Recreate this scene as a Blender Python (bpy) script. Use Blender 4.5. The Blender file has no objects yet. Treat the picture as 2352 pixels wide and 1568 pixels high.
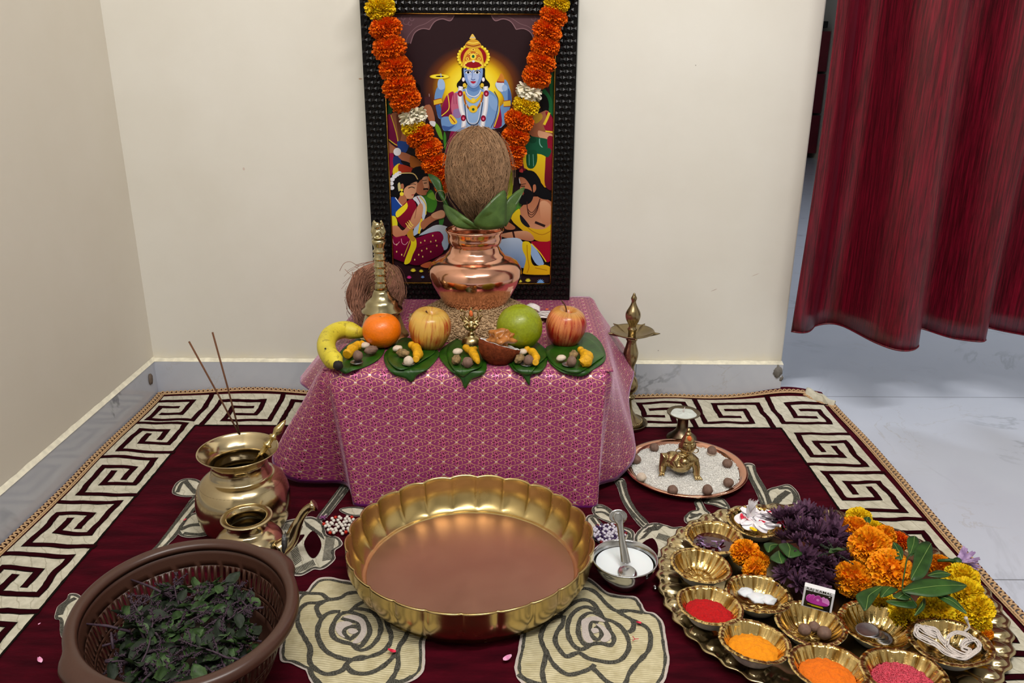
import bpy, bmesh, math, random
from mathutils import Vector, Matrix, noise
from mathutils.geometry import tessellate_polygon
PI = math.pi
R_ = random.Random(7)
scn = bpy.context.scene
col = scn.collection

# ---------------------------------------------------------------- camera
CF, CP, CR, CY = 1881.6, .34068542, .00607566, .00262092
CAM = Vector((0, -1.98, .85))
_F = Vector((math.sin(CY)*math.cos(CP), math.cos(CY)*math.cos(CP), -math.sin(CP)))
_R = Vector((math.cos(CY), -math.sin(CY), 0)); _U = _R.cross(_F)
RX = _R*math.cos(CR)+_U*math.sin(CR); UX = -_R*math.sin(CR)+_U*math.cos(CR)
cd = bpy.data.cameras.new('camera'); cam = bpy.data.objects.new('camera', cd); col.objects.link(cam)
cd.sensor_width = 36; cd.lens = 36*CF/2352; cd.clip_start = .02; cd.clip_end = 60
M = Matrix((RX, UX, -_F)).transposed().to_4x4(); M.translation = CAM
cam.matrix_world = M
scn.camera = cam
# ---------------------------------------------------------------- world, lamps, exposure
w = bpy.data.worlds.new('world'); scn.world = w; w.use_nodes = True
w.node_tree.nodes['Background'].inputs[0].default_value = (.95, .97, 1, 1)
w.node_tree.nodes['Background'].inputs[1].default_value = .25
def area(name, loc, target, sx, sy, power, colr):
    l = bpy.data.lights.new(name, 'AREA'); l.shape = 'RECTANGLE'; l.size = sx; l.size_y = sy
    l.energy = power; l.color = colr
    o = bpy.data.objects.new(name, l); col.objects.link(o); o.location = loc
    o.rotation_euler = (Vector(target)-Vector(loc)).to_track_quat('-Z', 'Y').to_euler()
    return o
area('ceiling_tube_light', (.55, -1.75, 2.55), (.2, -.5, 0), 1.2, .12, 45, (1, .965, .92))
area('second_tube_light', (-.55, -2.3, 2.45), (.2, -.2, 0), 1.2, .12, 22, (1, .965, .93))
area('next_room_light', (1.9, 1.6, 2.5), (1.6, .9, 0), 1.2, .12, 26, (.86, .92, 1))
scn.view_settings.view_transform = 'Standard'; scn.view_settings.look = 'None'
scn.view_settings.gamma = 1; scn.view_settings.use_curve_mapping = False
scn.view_settings.exposure = -0.16
scn.cycles.use_denoising = True
scn.cycles.max_bounces = 6; scn.cycles.caustics_reflective = False; scn.cycles.caustics_refractive = False
scn.cycles.sample_clamp_indirect = 4

# ---------------------------------------------------------------- sight lines: a pixel of the photograph meets a plane of the room
def ray(x, y): return _F + RX*((x-1176)/CF) - UX*((y-784)/CF)
def at_z(x, y, z=0.): d = ray(x, y); return CAM + d*((z-CAM.z)/d.z)
def at_y(x, y, Y): d = ray(x, y); return CAM + d*((Y-CAM.y)/d.y)
def depth(p): return (Vector(p)-CAM).dot(_F)
def mpp(p): return depth(p)/CF          # metres per pixel at p

# ---------------------------------------------------------------- mesh building
class MB:
    def __init__(s): s.v = []; s.f = []; s.m = []; s.uv = {}; s.c = None
    def add(s, vs, fs, mi=0):
        o = len(s.v); s.v += [tuple(v) for v in vs]
        for f in fs: s.f.append(tuple(i+o for i in f)); s.m.append(mi)
        return o
    def box(s, c, h, M=None, mi=0):
        c = Vector(c); vs = [Vector((x*h[0], y*h[1], z*h[2])) for x in (-1, 1) for y in (-1, 1) for z in (-1, 1)]
        if M: vs = [M @ v for v in vs]
        s.add([v+c for v in vs], [(0, 1, 3, 2), (4, 6, 7, 5), (0, 4, 5, 1), (2, 3, 7, 6), (0, 2, 6, 4), (1, 5, 7, 3)], mi)
    def grid(s, nu, nv, fn, wu=False, wv=False, mi=0, uv=None):
        vs = [fn(i/(nu if wu else nu-1), j/(nv if wv else nv-1)) for i in range(nu) for j in range(nv)]
        fs = []
        for i in range(nu if wu else nu-1):
            for j in range(nv if wv else nv-1):
                a, b = i, (i+1) % nu; c, d = j, (j+1) % nv
                fs.append((a*nv+c, b*nv+c, b*nv+d, a*nv+d))
        o = s.add(vs, fs, mi)
        if uv:
            for i in range(nu):
                for j in range(nv): s.uv[o+i*nv+j] = uv(i/(nu-1), j/(nv-1))
    def lathe(s, prof, n=48, M=None, mi=0, rf=None, close=True):
        # prof: list of (r, z) bottom/outside to inside ; rf(theta, r, z) -> (r, z)
        def fn(u, v):
            k = v*(len(prof)-1); i = min(int(round(k)), len(prof)-1)
            r, z = prof[i]; th = u*2*PI
            if rf: r, z = rf(th, r, z, i)
            p = Vector((r*math.cos(th), r*math.sin(th), z))
            return M @ p if M else p
        s.grid(n, len(prof), fn, wu=True, mi=mi)
    def tube(s, pts, rad, n=8, mi=0, cap=True, flat=1.):
        pts = [Vector(p) for p in pts]; K = len(pts)
        if not hasattr(rad, '__len__'): rad = [rad]*K
        up = Vector((0, 0, 1)); t0 = (pts[1]-pts[0]).normalized()
        if abs(t0.z) > .9: up = Vector((0, 1, 0))
        a = t0.cross(up).normalized(); vs = []
        for i in range(K):
            t = (pts[min(i+1, K-1)]-pts[max(i-1, 0)]).normalized()
            a = (a-t*a.dot(t)).normalized(); b = t.cross(a)
            for k in range(n):
                th = 2*PI*k/n; vs.append(pts[i]+a*math.cos(th)*rad[i]+b*math.sin(th)*rad[i]*flat)
        fs = [(i*n+k, i*n+(k+1) % n, (i+1)*n+(k+1) % n, (i+1)*n+k) for i in range(K-1) for k in range(n)]
        if cap: fs += [tuple(range(n))[::-1], tuple((K-1)*n+k for k in range(n))]
        s.add(vs, fs, mi)
    def ell(s, c, r, n=12, m=8, M=None, mi=0, bump=0, bs=1., seed=0):
        if not hasattr(r, '__len__'): r = (r, r, r)
        c = Vector(c); vs = []
        for j in range(m+1):
            ph = PI*j/m
            for i in range(n):
                th = 2*PI*i/n
                d = Vector((math.sin(ph)*math.cos(th), math.sin(ph)*math.sin(th), math.cos(ph)))
                k = 1+(bump*noise.noise(d*bs+Vector((seed*3.1, seed, 0))) if bump else 0)
                p = Vector((d.x*r[0], d.y*r[1], d.z*r[2]))*k
                vs.append(c+(M @ p if M else p))
        fs = [(j*n+i, (j+1)*n+i, (j+1)*n+(i+1) % n, j*n+(i+1) % n) for j in range(m) for i in range(n)]
        s.add(vs, fs, mi)
    def spindle(s, p, d, L, r, mi=0):
        d = Vector(d).normalized(); a = d.orthogonal().normalized(); b = d.cross(a); p = Vector(p)
        vs = [p-d*L] + [p+(a*math.cos(t)+b*math.sin(t))*r for t in (0, 1.57, 3.14, 4.71)] + [p+d*L]
        s.add(vs, [(0, 2, 1), (0, 3, 2), (0, 4, 3), (0, 1, 4), (5, 1, 2), (5, 2, 3), (5, 3, 4), (5, 4, 1)], mi)
    def mesh(s, name, mats, smooth=True):
        me = bpy.data.meshes.new(name); me.from_pydata(s.v, [], s.f)
        for m in (mats if isinstance(mats, (list, tuple)) else [mats]): me.materials.append(m)
        me.polygons.foreach_set('material_index', s.m)
        me.polygons.foreach_set('use_smooth', [smooth]*len(s.f))
        if s.uv:
            l = me.uv_layers.new(name='UVMap'); vi = [0]*len(me.loops); me.loops.foreach_get('vertex_index', vi)
            flat = []
            for i in vi: flat += s.uv.get(i, (0, 0))
            l.data.foreach_set('uv', flat)
        if s.c:
            a = me.color_attributes.new('print', 'FLOAT_COLOR', 'POINT'); fl = []
            for i in range(len(s.v)): fl += s.c[i]
            a.data.foreach_set('color', fl)
        me.update(); bm = bmesh.new(); bm.from_mesh(me)
        bmesh.ops.remove_doubles(bm, verts=bm.verts, dist=1e-6) if not s.c and not s.uv else None
        if not s.c: bmesh.ops.recalc_face_normals(bm, faces=bm.faces)
        bm.to_mesh(me); bm.free()
        return me
def link(name, data, parent=None, loc=None, rot=None):
    o = bpy.data.objects.new(name, data); col.objects.link(o)
    if parent: o.parent = parent
    if loc is not None: o.location = loc
    if rot is not None: o.rotation_euler = rot
    return o
def obj(name, mb, mats, parent=None, loc=None, rot=None, smooth=True): return link(name, mb.mesh(name, mats, smooth), parent, loc, rot)
def tag(o, label=None, cat=None, group=None, kind=None):
    if label: o['label'] = label
    if cat: o['category'] = cat
    if group: o['group'] = group
    if kind: o['kind'] = kind
    return o
def thing(name, loc, label, cat, group=None, rz=0):
    return tag(link(name, None, None, loc, (0, 0, rz)), label, cat, group)
def struct(name, mb, mats, smooth=False): return tag(obj(name, mb, mats, smooth=smooth), kind='structure')
def copy_tree(o, parent=None):
    c = o.copy(); col.objects.link(c); c.parent = parent
    for ch in list(o.children): copy_tree(ch, c)
    return c
def solid(o, t, off=-1):
    m = o.modifiers.new('solid', 'SOLIDIFY'); m.thickness = t; m.offset = off; return o
def sub(o, n=1):
    m = o.modifiers.new('sub', 'SUBSURF'); m.levels = n; m.render_levels = n; return o
def bev(o, wd=.002, n=2):
    m = o.modifiers.new('bev', 'BEVEL'); m.width = wd; m.segments = n; return o
def crom(P, n):
    P = [Vector(p) for p in P]; out = []
    for i in range(len(P)-1):
        a, b, c, d = P[max(i-1, 0)], P[i], P[i+1], P[min(i+2, len(P)-1)]
        for k in range(n):
            t = k/n; out.append(.5*((2*b)+(c-a)*t+(2*a-5*b+4*c-d)*t*t+(3*b-a-3*c+d)*t**3))
    out.append(P[-1]); return out
def closed(P, n):
    P = [Vector(p) for p in P]; K = len(P); out = []
    for i in range(K):
        a, b, c, d = P[i-1], P[i], P[(i+1) % K], P[(i+2) % K]
        for k in range(n):
            t = k/n; out.append(.5*((2*b)+(c-a)*t+(2*a-5*b+4*c-d)*t*t+(3*b-a-3*c+d)*t**3))
    return out
def lin(c): return tuple((x/255/12.92 if x/255 <= .04045 else ((x/255+.055)/1.055)**2.4) for x in c)

# ---------------------------------------------------------------- node materials
class S:
    def __init__(s, g, k): s.g = g; s.k = k
    def __add__(s, o): return s.g.m('ADD', s, o)
    __radd__ = __add__
    def __sub__(s, o): return s.g.m('SUBTRACT', s, o)
    def __rsub__(s, o): return s.g.m('SUBTRACT', o, s)
    def __mul__(s, o): return s.g.m('MULTIPLY', s, o)
    __rmul__ = __mul__
    def __truediv__(s, o): return s.g.m('DIVIDE', s, o)
class G:
    def __init__(g, name):
        g.mat = bpy.data.materials.new(name); g.mat.use_nodes = True; g.t = g.mat.node_tree
        g.b = g.t.nodes['Principled BSDF']
    def n(g, typ, **kw):
        x = g.t.nodes.new(typ)
        for k, v in kw.items(): setattr(x, k, v)
        return x
    def put(g, sock, v):
        if isinstance(v, S): g.t.links.new(v.k, sock)
        elif not hasattr(v, '__len__') and sock.type == 'RGBA': sock.default_value = (v, v, v, 1)
        elif hasattr(v, '__len__') and len(v) == 3 and len(getattr(sock, 'default_value', (0, 0, 0))) == 4: sock.default_value = (*v, 1)
        else: sock.default_value = v
    def m(g, op, a, b=0., c=0., clamp=False):
        x = g.n('ShaderNodeMath', operation=op, use_clamp=clamp); g.put(x.inputs[0], a); g.put(x.inputs[1], b); g.put(x.inputs[2], c)
        return S(g, x.outputs[0])
    def coord(g, which='Object'): return S(g, g.n('ShaderNodeTexCoord').outputs[which])
    def sep(g, v):
        x = g.n('ShaderNodeSeparateXYZ'); g.put(x.inputs[0], v); return [S(g, o) for o in x.outputs]
    def comb(g, a, b, c=0.):
        x = g.n('ShaderNodeCombineXYZ'); g.put(x.inputs[0], a); g.put(x.inputs[1], b); g.put(x.inputs[2], c); return S(g, x.outputs[0])
    def scale(g, v, sc):
        x = g.n('ShaderNodeMapping'); g.put(x.inputs[0], v); x.inputs['Scale'].default_value = sc; return S(g, x.outputs[0])
    def noise(g, sc, det=3, v=None, rough=.55, dist=0.):
        x = g.n('ShaderNodeTexNoise'); x.inputs['Scale'].default_value = sc; x.inputs['Detail'].default_value = det
        x.inputs['Roughness'].default_value = rough; x.inputs['Distortion'].default_value = dist
        g.put(x.inputs['Vector'], v or g.coord()); return S(g, x.outputs[0])
    def vor(g, sc, v=None, feat='F1', out='Distance'):
        x = g.n('ShaderNodeTexVoronoi', feature=feat); x.inputs['Scale'].default_value = sc
        g.put(x.inputs['Vector'], v or g.coord()); return S(g, x.outputs[out])
    def ramp(g, f, stops, interp='LINEAR'):
        x = g.n('ShaderNodeValToRGB'); g.put(x.inputs[0], f); r = x.color_ramp; r.interpolation = interp
        while len(r.elements) < len(stops): r.elements.new(.5)
        for e, (p, c) in zip(r.elements, stops):
            e.position = p; e.color = (*(c if hasattr(c, '__len__') else (c, c, c)), 1)
        return S(g, x.outputs[0])
    def mix(g, f, a, b):
        x = g.n('ShaderNodeMix', data_type='RGBA'); g.put(x.inputs[0], f); g.put(x.inputs[6], a); g.put(x.inputs[7], b); return S(g, x.outputs[2])
    def bump(g, h, st=.3, d=.001):
        x = g.n('ShaderNodeBump'); x.inputs['Strength'].default_value = st; x.inputs['Distance'].default_value = d
        g.put(x.inputs['Height'], h); g.put(g.b.inputs['Normal'], S(g, x.outputs[0]))
    def base(g, c): g.put(g.b.inputs['Base Color'], c)
    def set(g, **kw):
        for k, v in kw.items(): g.put(g.b.inputs[{'rough': 'Roughness', 'metal': 'Metallic', 'sheen': 'Sheen Weight', 'spec': 'Specular IOR Level', 'coat': 'Coat Weight', 'sub': 'Subsurface Weight', 'trans': 'Transmission Weight', 'ior': 'IOR', 'alpha': 'Alpha', 'aniso': 'Anisotropic', 'sheenr': 'Sheen Roughness', 'sheent': 'Sheen Tint', 'emit': 'Emission Strength'}[k]], v)
    def sstep(g, e0, e1, x):
        n = g.n('ShaderNodeMapRange', interpolation_type='SMOOTHSTEP'); g.put(n.inputs[0], x); n.inputs[1].default_value = e0; n.inputs[2].default_value = e1
        n.inputs[3].default_value = 0; n.inputs[4].default_value = 1; return S(g, n.outputs[0])
def plain(name, c, rough=.5, metal=0., nz=0., ns=60, bump=0., var=.15, **kw):
    g = G(name); c = lin(c)
    n = g.noise(ns, 4)
    g.base(g.mix(g.ramp(n, [(.3, 0), (.7, 1)]), tuple(x*(1-var) for x in c), tuple(min(1, x*(1+var)) for x in c)))
    g.set(rough=rough, metal=metal, **kw)
    if bump: g.bump(n, bump, .001)
    return g.mat
# ---------------------------------------------------------------- materials
def m_wall():
    g = G('wall_paint'); n = g.noise(3, 4); s = g.noise(900, 2)
    c = g.mix(g.ramp(n, [(.35, 0), (.7, 1)]), lin((226, 222, 211)), lin((233, 230, 221)))
    x, y, z = g.sep(g.coord())
    low = g.sstep(.155, .10, z + g.noise(25, 3)*.05)
    c = g.mix(low*.5, c, lin((236, 224, 184)))
    for px, py, rx, rz, cc, am in ((828, 181, .006, .0025, (176, 130, 86), .8), (1640, 666, .011, .0011, (150, 96, 70), .6), (1735, 631, .014, .0010, (170, 120, 96), .5), (560, 388, .004, .005, (204, 178, 166), .6), (846, 62, .008, .03, (188, 182, 166), .7), (158, 212, .004, .001, (150, 130, 110), .5), (1598, 150, .002, .002, (120, 110, 100), .6), (1512, 805, .002, .002, (110, 100, 90), .6)):
        q = at_y(px, py, 0); ca, sa = (math.cos(.42), math.sin(.42)) if px in (1640, 1735) else (1, 0); dx = ((x-q.x)*ca+(z-q.z)*sa)/rx; dz = ((z-q.z)*ca-(x-q.x)*sa)/rz
        c = g.mix(g.sstep(1.2, .5, dx*dx+dz*dz+g.noise(200, 2)*.8)*am, c, lin(cc))
    g.base(c); g.set(rough=.55, spec=.3); g.bump(s, .12, .0006); return g.mat
def m_wall_left_shaded():  # same wall paint, darkened in colour for the left wall's shade
    g = G('wall_paint_left_shaded'); n = g.noise(3, 4); s = g.noise(900, 2)
    g.base(g.mix(g.ramp(n, [(.35, 0), (.7, 1)]), lin((222, 215, 201)), lin((228, 222, 210)))); g.set(rough=.55, spec=.3); g.bump(s, .12, .0006); return g.mat
def m_marble(name, tiles=True):
    g = G(name); v = g.coord(); x, y, z = g.sep(v)
    n1 = g.noise(1.6, 6, v, .6, 1.2); vein = g.m('ABSOLUTE', n1-.5)
    vm = g.sstep(.022, .0, vein)*g.sstep(.45, .65, g.noise(2.3, 2))
    n2 = g.m('ABSOLUTE', g.noise(4.5, 5, v, .6, .8)-.5); vm2 = g.sstep(.012, 0, n2)*g.sstep(.5, .7, g.noise(3.1, 2))
    a, b = ((205, 211, 226), (196, 203, 219)) if tiles else ((204, 208, 218), (184, 189, 201))
    c = g.mix(g.noise(7, 4), lin(a), lin(b))
    c = g.mix(vm*(.35 if tiles else .75), c, lin((120, 124, 135))); c = g.mix(vm2*.3, c, lin((168, 160, 150)))
    if tiles:
        fy = g.m('ABSOLUTE', g.m('FRACT', (y+.002)/.79+.5)-.5)*.79
        fx = g.m('ABSOLUTE', g.m('FRACT', (x-.33)/1.58+.5)-.5)*1.58
        j = g.sstep(.0016, .0007, g.m('MINIMUM', fy, fx))
    else:
        fx = g.m('ABSOLUTE', g.m('FRACT', (x-.325)/.79+.5)-.5)*.79
        j = g.sstep(.0014, .0006, fx)
    g.base(g.mix(j, c, lin((105, 108, 116)))); g.set(rough=g.mix(j, .13, .5)); return g.mat
def m_velvet():
    g = G('maroon_velvet'); v = g.coord()
    n = g.noise(9, 5, g.scale(v, (1, 5, 1))); n2 = g.noise(260, 3, g.scale(v, (.35, 1, 1)))
    c = g.mix(g.ramp(n, [(.35, 0), (.7, 1)]), lin((48, 2, 12)), lin((84, 6, 24)))
    g.base(g.mix(n2*.5, c, lin((34, 1, 8)))); g.set(rough=.9, sheen=.18, sheenr=.4, spec=.08)
    g.b.inputs['Sheen Tint'].default_value = (.6, .05, .15, 1); g.bump(n2, .5, .002); return g.mat
def m_cream(name='cream_applique', rib=False):
    g = G(name); v = g.coord(); x, y, z = g.sep(v)
    n = g.noise(70, 4)
    if rib:
        wv = g.m('SINE', (y*1+x*.12+g.noise(9, 2)*.02)*1500); cr = g.ramp(n, [(.3, lin((190, 178, 138))), (.7, lin((222, 212, 176)))])
        g.base(g.mix(g.sstep(-.2, .9, wv)*.45, cr, lin((150, 138, 98)))); g.bump(wv, .35, .001)
    else:
        w1 = g.m('ABSOLUTE', g.m('FRACT', (x+y*.6+g.noise(30, 2)*.03)*38)-.5); st = g.sstep(.06, .01, w1)
        cr = g.ramp(n, [(.3, lin((186, 181, 160))), (.7, lin((216, 211, 192)))])
        g.base(g.mix(st*.45, cr, lin((140, 132, 105)))); g.bump(g.noise(160, 4)+st*-.3, .6, .002)
    g.set(rough=.62, spec=.3, sheen=.15); return g.mat
def m_gstroke():
    g = G('grey_green_embroidery'); n = g.noise(700, 2, g.scale(g.coord(), (1, .35, 1)))
    g.base(g.ramp(n, [(.35, lin((38, 36, 30))), (.65, lin((92, 90, 80)))])); g.set(rough=.85); g.bump(n, .7, .002); return g.mat
def metal(name, c, rough=.22, ns=14, dark=.6, bump=.08, spot=0.):
    g = G(name); n = g.noise(ns, 5); c = lin(c)
    cc = g.mix(g.ramp(n, [(.3, 0), (.65, 1)]), tuple(x*dark for x in c), c)
    if spot:
        s = g.ramp(g.noise(40, 3), [(.6, 0), (.72, 1)]); cc = g.mix(s*spot, cc, lin((60, 45, 25)))
    g.base(cc); g.set(metal=1., rough=g.m('ADD', g.noise(ns*2, 3)*.12, rough-.05)); g.bump(g.noise(160, 3), bump, .0006); return g.mat
def m_brocade():
    g = G('magenta_gold_brocade'); u, v, _ = g.sep(g.coord('UV'))
    W, H = .0515, .0262
    X = u/W; Y = v/H
    a = X+Y; b = X-Y
    fa = g.m('FRACT', a); fb = g.m('FRACT', b)
    da = g.m('ABSOLUTE', g.m('FRACT', a+.5)-.5); db = g.m('ABSOLUTE', g.m('FRACT', b+.5)-.5)
    # ogee: edge lines bow towards the nodes
    ea = g.m('ABSOLUTE', g.m('FRACT', a+.5+g.m('SINE', fb*6.2832)*.06)-.5)
    eb = g.m('ABSOLUTE', g.m('FRACT', b+.5-g.m('SINE', fa*6.2832)*-.06)-.5)
    lines = g.sstep(.040, .024, g.m('MINIMUM', ea, eb))
    # local metric coordinates of the cell, centre 0
    px = ((fa+fb)-1.)*(W/2)*1000; py = (fa-fb)*(H/2)*1000      # millimetres
    def arc(cx, cy, r, hx=0, hy=0, k=0.):
        dx = px-cx; dy = py-cy
        d = g.m('ABSOLUTE', g.m('SQRT', dx*dx+dy*dy)-r); e = g.sstep(.85, .4, d)
        if hx or hy: e = e*g.sstep(-.3, .3, dx*hx+dy*hy+k)
        return e
    def leaf(cx, cy, ang, L, Wd):
        c, s = math.cos(ang), math.sin(ang); dx = px-cx; dy = py-cy
        p = (dx*c+dy*s)/L; q = (dy*c-dx*s)/Wd
        return p*p+q*q
    curls = None
    for A in (arc(7.5, -1.5, 4.2, .5, .9, 1.), arc(-8., 3.6, 1.9, .8, .3, .5), arc(-9., -2.4, 1.9, .8, -.3, .5),
              arc(6., 5.2, 3.6, .9, .5, 0.), arc(-1., 7.6, 2.4, .4, .9, .3), arc(1.5, -7.2, 2.2, .9, -.2, .4)):
        curls = A if curls is None else g.m('MAXIMUM', curls, A)
    fil = None; out = None
    for l in ((.0, 3.4, 2.3, 3.7, 1.6), (-5.2, .2, .05, 3.9, 1.6), (1.2, -3.6, 1.1, 3.5, 1.9)):
        q = leaf(*l); f = g.sstep(.75, .45, q); o = g.sstep(2.1, 1.6, q)*g.sstep(.7, 1., q)
        fil = f if fil is None else g.m('MAXIMUM', fil, f); out = o if out is None else g.m('MAXIMUM', out, o)
    drop = g.m('MAXIMUM', g.sstep(1.1, .7, leaf(16., 1.7, -.5, 2.6, 1.)), g.sstep(1.1, .7, leaf(-16., 1.7, .6, 2.6, 1.)))
    inside = g.sstep(.07, .1, g.m('MINIMUM', da, db))
    pat = g.m('MAXIMUM', lines, g.m('MAXIMUM', curls, drop)*inside)
    dot = g.sstep(.05, .03, da*da*8+db*db*8)
    weave = g.noise(1.0, 2, g.scale(g.coord('UV'), (3000, 900, 1)))
    basec = g.mix(weave, lin((160, 54, 112)), lin((124, 30, 86)))
    basec = g.mix(g.noise(5, 3)*.5, basec, lin((150, 60, 116)))
    c = g.mix(fil, basec, lin((82, 2, 40)))
    c = g.mix(out, c, lin((236, 120, 168)))
    c = g.mix(pat, c, lin((226, 166, 134)))
    c = g.mix(dot, c, lin((250, 230, 225)))
    hem = g.m('MULTIPLY', g.sstep(.009, .007, v), g.sstep(-1.2, -1.1, v))
    c = g.mix(hem, c, lin((132, 34, 130)))
    g.base(c)
    shine = g.m('MAXIMUM', pat, out)*(1.-hem)
    g.set(metal=shine*.45, rough=.46-shine*.1, sheen=.7, spec=.5, sheenr=.3); g.b.inputs['Sheen Tint'].default_value = (.85, .6, .8, 1)
    g.bump(weave*.3+pat*.5, .25, .0008); return g.mat
def m_petal(name, a, b, dark=None, sc=120):
    g = G(name); n = g.noise(sc, 3)
    g.base(g.ramp(n, [(.3, lin(a)), (.68, lin(b))])); g.set(rough=.6, spec=.25, sub=.12); g.b.inputs['Subsurface Radius'].default_value = (.003, .0015, .0005); return g.mat
def m_leafm(name, a, b, rough=.38, sc=30):
    g = G(name); n = g.noise(sc, 4); g.base(g.ramp(n, [(.3, lin(a)), (.7, lin(b))])); g.set(rough=rough, spec=.45); g.bump(g.vor(220, feat='DISTANCE_TO_EDGE'), .25, .001); return g.mat
def m_apple(name, yel, red, dens):
    g = G(name); v = g.coord(); x, y, z = g.sep(v)
    th = g.m('ARCTAN2', y, x)
    st = g.noise(1, 4, g.comb(g.m('SINE', th)*9, g.m('COSINE', th)*9, z*16), .7)
    pt = g.noise(14, 2, v)
    f = g.ramp(st*.6+pt*.55+dens, [(.5, 0), (.68, 1)])
    c = g.mix(f, yel, red); topc = g.sstep(.028, .038, z); c = g.mix(topc*.5, c, lin((190, 160, 70)))
    sp = g.sstep(.16, .1, g.vor(150)); c = g.mix(sp*.35, c, lin((225, 190, 130)))
    g.base(c); g.set(rough=.3, spec=.5, sub=.05, coat=.15); return g.mat
def m_fibre(name, a, b, sc=(90, 90, 10)):
    g = G(name); n = g.noise(3, 5, g.scale(g.coord(), sc), .7)
    g.base(g.ramp(n, [(.3, lin(a)), (.72, lin(b))])); g.set(rough=.85, spec=.15); g.bump(n, .8, .004); return g.mat
def m_foil(name, c, rough=.2):
    g = G(name); v = g.coord(); x, y, z = g.sep(v); th = g.m('ARCTAN2', y, x)
    n1 = g.noise(1, 2, g.comb(g.m('SINE', th)*6, g.m('COSINE', th)*6, z*6), .5); n2 = g.vor(1, g.comb(g.m('SINE', th)*5, g.m('COSINE', th)*5, z*26)); n = n1*.55+n2*.45
    g.base(g.mix(g.ramp(n, [(.34, 0), (.50, 1)]), tuple(q*k for q, k in zip(lin(c), (.42, .30, .16))), lin(c))); g.set(metal=1., rough=rough); g.bump(n+g.noise(90, 3)*.3, .55, .006); return g.mat
def m_curtain():
    g = G('maroon_satin'); v = g.coord()
    n = g.noise(1, 5, g.scale(v, (260, 260, 9)), .7); n2 = g.noise(1, 3, g.scale(v, (50, 50, 3)))
    c = g.mix(g.ramp(n, [(.4, 0), (.75, 1)]), lin((66, 0, 12)), lin((150, 10, 44)))
    g.base(g.mix(n2*.4, c, lin((40, 1, 8)))); g.set(rough=.34, spec=.55, sheen=.05, aniso=.5); g.b.inputs['Sheen Tint'].default_value = (.9, .15, .3, 1); g.bump(n, .3, .002); return g.mat
def m_print():
    g = G('printed_picture'); a = g.n('ShaderNodeAttribute', attribute_name='print'); g.base(S(g, a.outputs[0])); g.set(rough=.35, spec=.15); return g.mat
WALL = m_wall(); WALLL = m_wall_left_shaded(); FLOORM = m_marble('marble_floor_tile'); SKIRT = m_marble('marble_skirting', False)
CAULK = plain('cream_caulk', (240, 235, 214), .7, bump=.3)
VELVET = m_velvet(); CREAM = m_cream(); CREAMR = m_cream('cream_ribbed_applique', True); GREENSTROKE = m_gstroke()
DARKLINE = plain('dark_maroon_velvet_gap', (40, 1, 9), .95, bump=.5, ns=400, spec=.05); BLACKTH = plain('black_edge_stitching', (20, 16, 12), .9, ns=600, bump=.5, var=.6, spec=.08)
WHITETH = plain('white_edge_stitching', (196, 184, 176), .85, ns=600, bump=.6); TRIMG = plain('beige_crochet_yarn', (196, 160, 118), .6, ns=500, bump=.4, var=.35)
TRIMM = plain('maroon_crochet_yarn', (62, 6, 18), .85, ns=400, bump=.4)
BRASS = metal('polished_brass', (214, 196, 156), .16, dark=.8); BRASSY = metal('yellow_brass', (212, 190, 130), .2, dark=.78); BRASSD = metal('aged_brass', (168, 150, 112), .25, 20, .6, spot=.3)
BRASSP = metal('pale_bell_brass', (204, 192, 150), .2); COPPER = metal('polished_copper', (238, 178, 150), .13, dark=.85, bump=.03); COPPERF = metal('copper_floor', (184, 146, 126), .42, 9, .88, .1)
BRASSB = metal('bowl_brass', (210, 186, 128), .25, 12, .82, .12); BRASST = metal('tray_brass', (198, 180, 138), .2, 12, .7, .08)
STEEL = metal('stainless_steel', (200, 202, 204), .16, dark=.85, bump=.02); BRONZE = metal('dark_bronze', (132, 118, 96), .3, 20, .6)
STATUE = metal('statue_brass', (196, 172, 122), .25, 60, .6)
BROC = m_brocade()
MAR_O = m_petal('deep_orange_petal', (232, 84, 8), (255, 136, 16)); MAR_Y = m_petal('yellow_petal', (240, 186, 4), (255, 232, 40)); MAR_A = m_petal('amber_petal', (248, 132, 4), (255, 180, 24))
JAS = m_petal('white_jasmine_petal', (226, 216, 186), (250, 246, 228)); PURP = m_petal('dark_purple_petal', (40, 20, 36), (118, 80, 110), sc=90); LILAC = m_petal('lilac_petal', (120, 92, 140), (186, 160, 200))
WPET = m_petal('white_petal', (240, 234, 240), (255, 252, 255)); RPET = m_petal('crimson_petal', (190, 16, 50), (236, 60, 90)); PPET = m_petal('pink_petal', (226, 130, 180), (244, 190, 220))
LEAFG = m_leafm('betel_leaf_green', (18, 58, 8), (44, 92, 16)); LEAFP = m_leafm('betel_leaf_pale', (46, 74, 26), (84, 112, 50)); LEAFS = m_leafm('sprig_leaf', (20, 50, 16), (52, 92, 36), .48); LEAFB = m_leafm('basil_leaf', (26, 44, 22), (74, 104, 54), .6, 60)
LEAFBD = m_leafm('dark_basil_leaf', (16, 24, 16), (44, 58, 38), .7, 60)
STEMP = plain('purple_brown_stem', (62, 44, 58), .7, ns=200, var=.4); VEIN = plain('leaf_vein', (112, 140, 70), .5)
FIB = m_fibre('coconut_husk', (92, 62, 40), (188, 146, 108)); FIBT = plain('husk_strand', (156, 122, 92), .85, ns=90, var=.35, spec=.15); FIBT2 = plain('pinkish_husk_strand', (158, 112, 92), .85, ns=90, var=.35, spec=.15)
SHELL = m_fibre('coconut_shell', (84, 34, 16), (140, 66, 34), (40, 40, 40)); FLESH = plain('coconut_flesh', (240, 238, 240), .5, sub=.1); JAGG = plain('jaggery', (170, 104, 40), .35, ns=90, bump=.6, var=.35, coat=.3)
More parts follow.
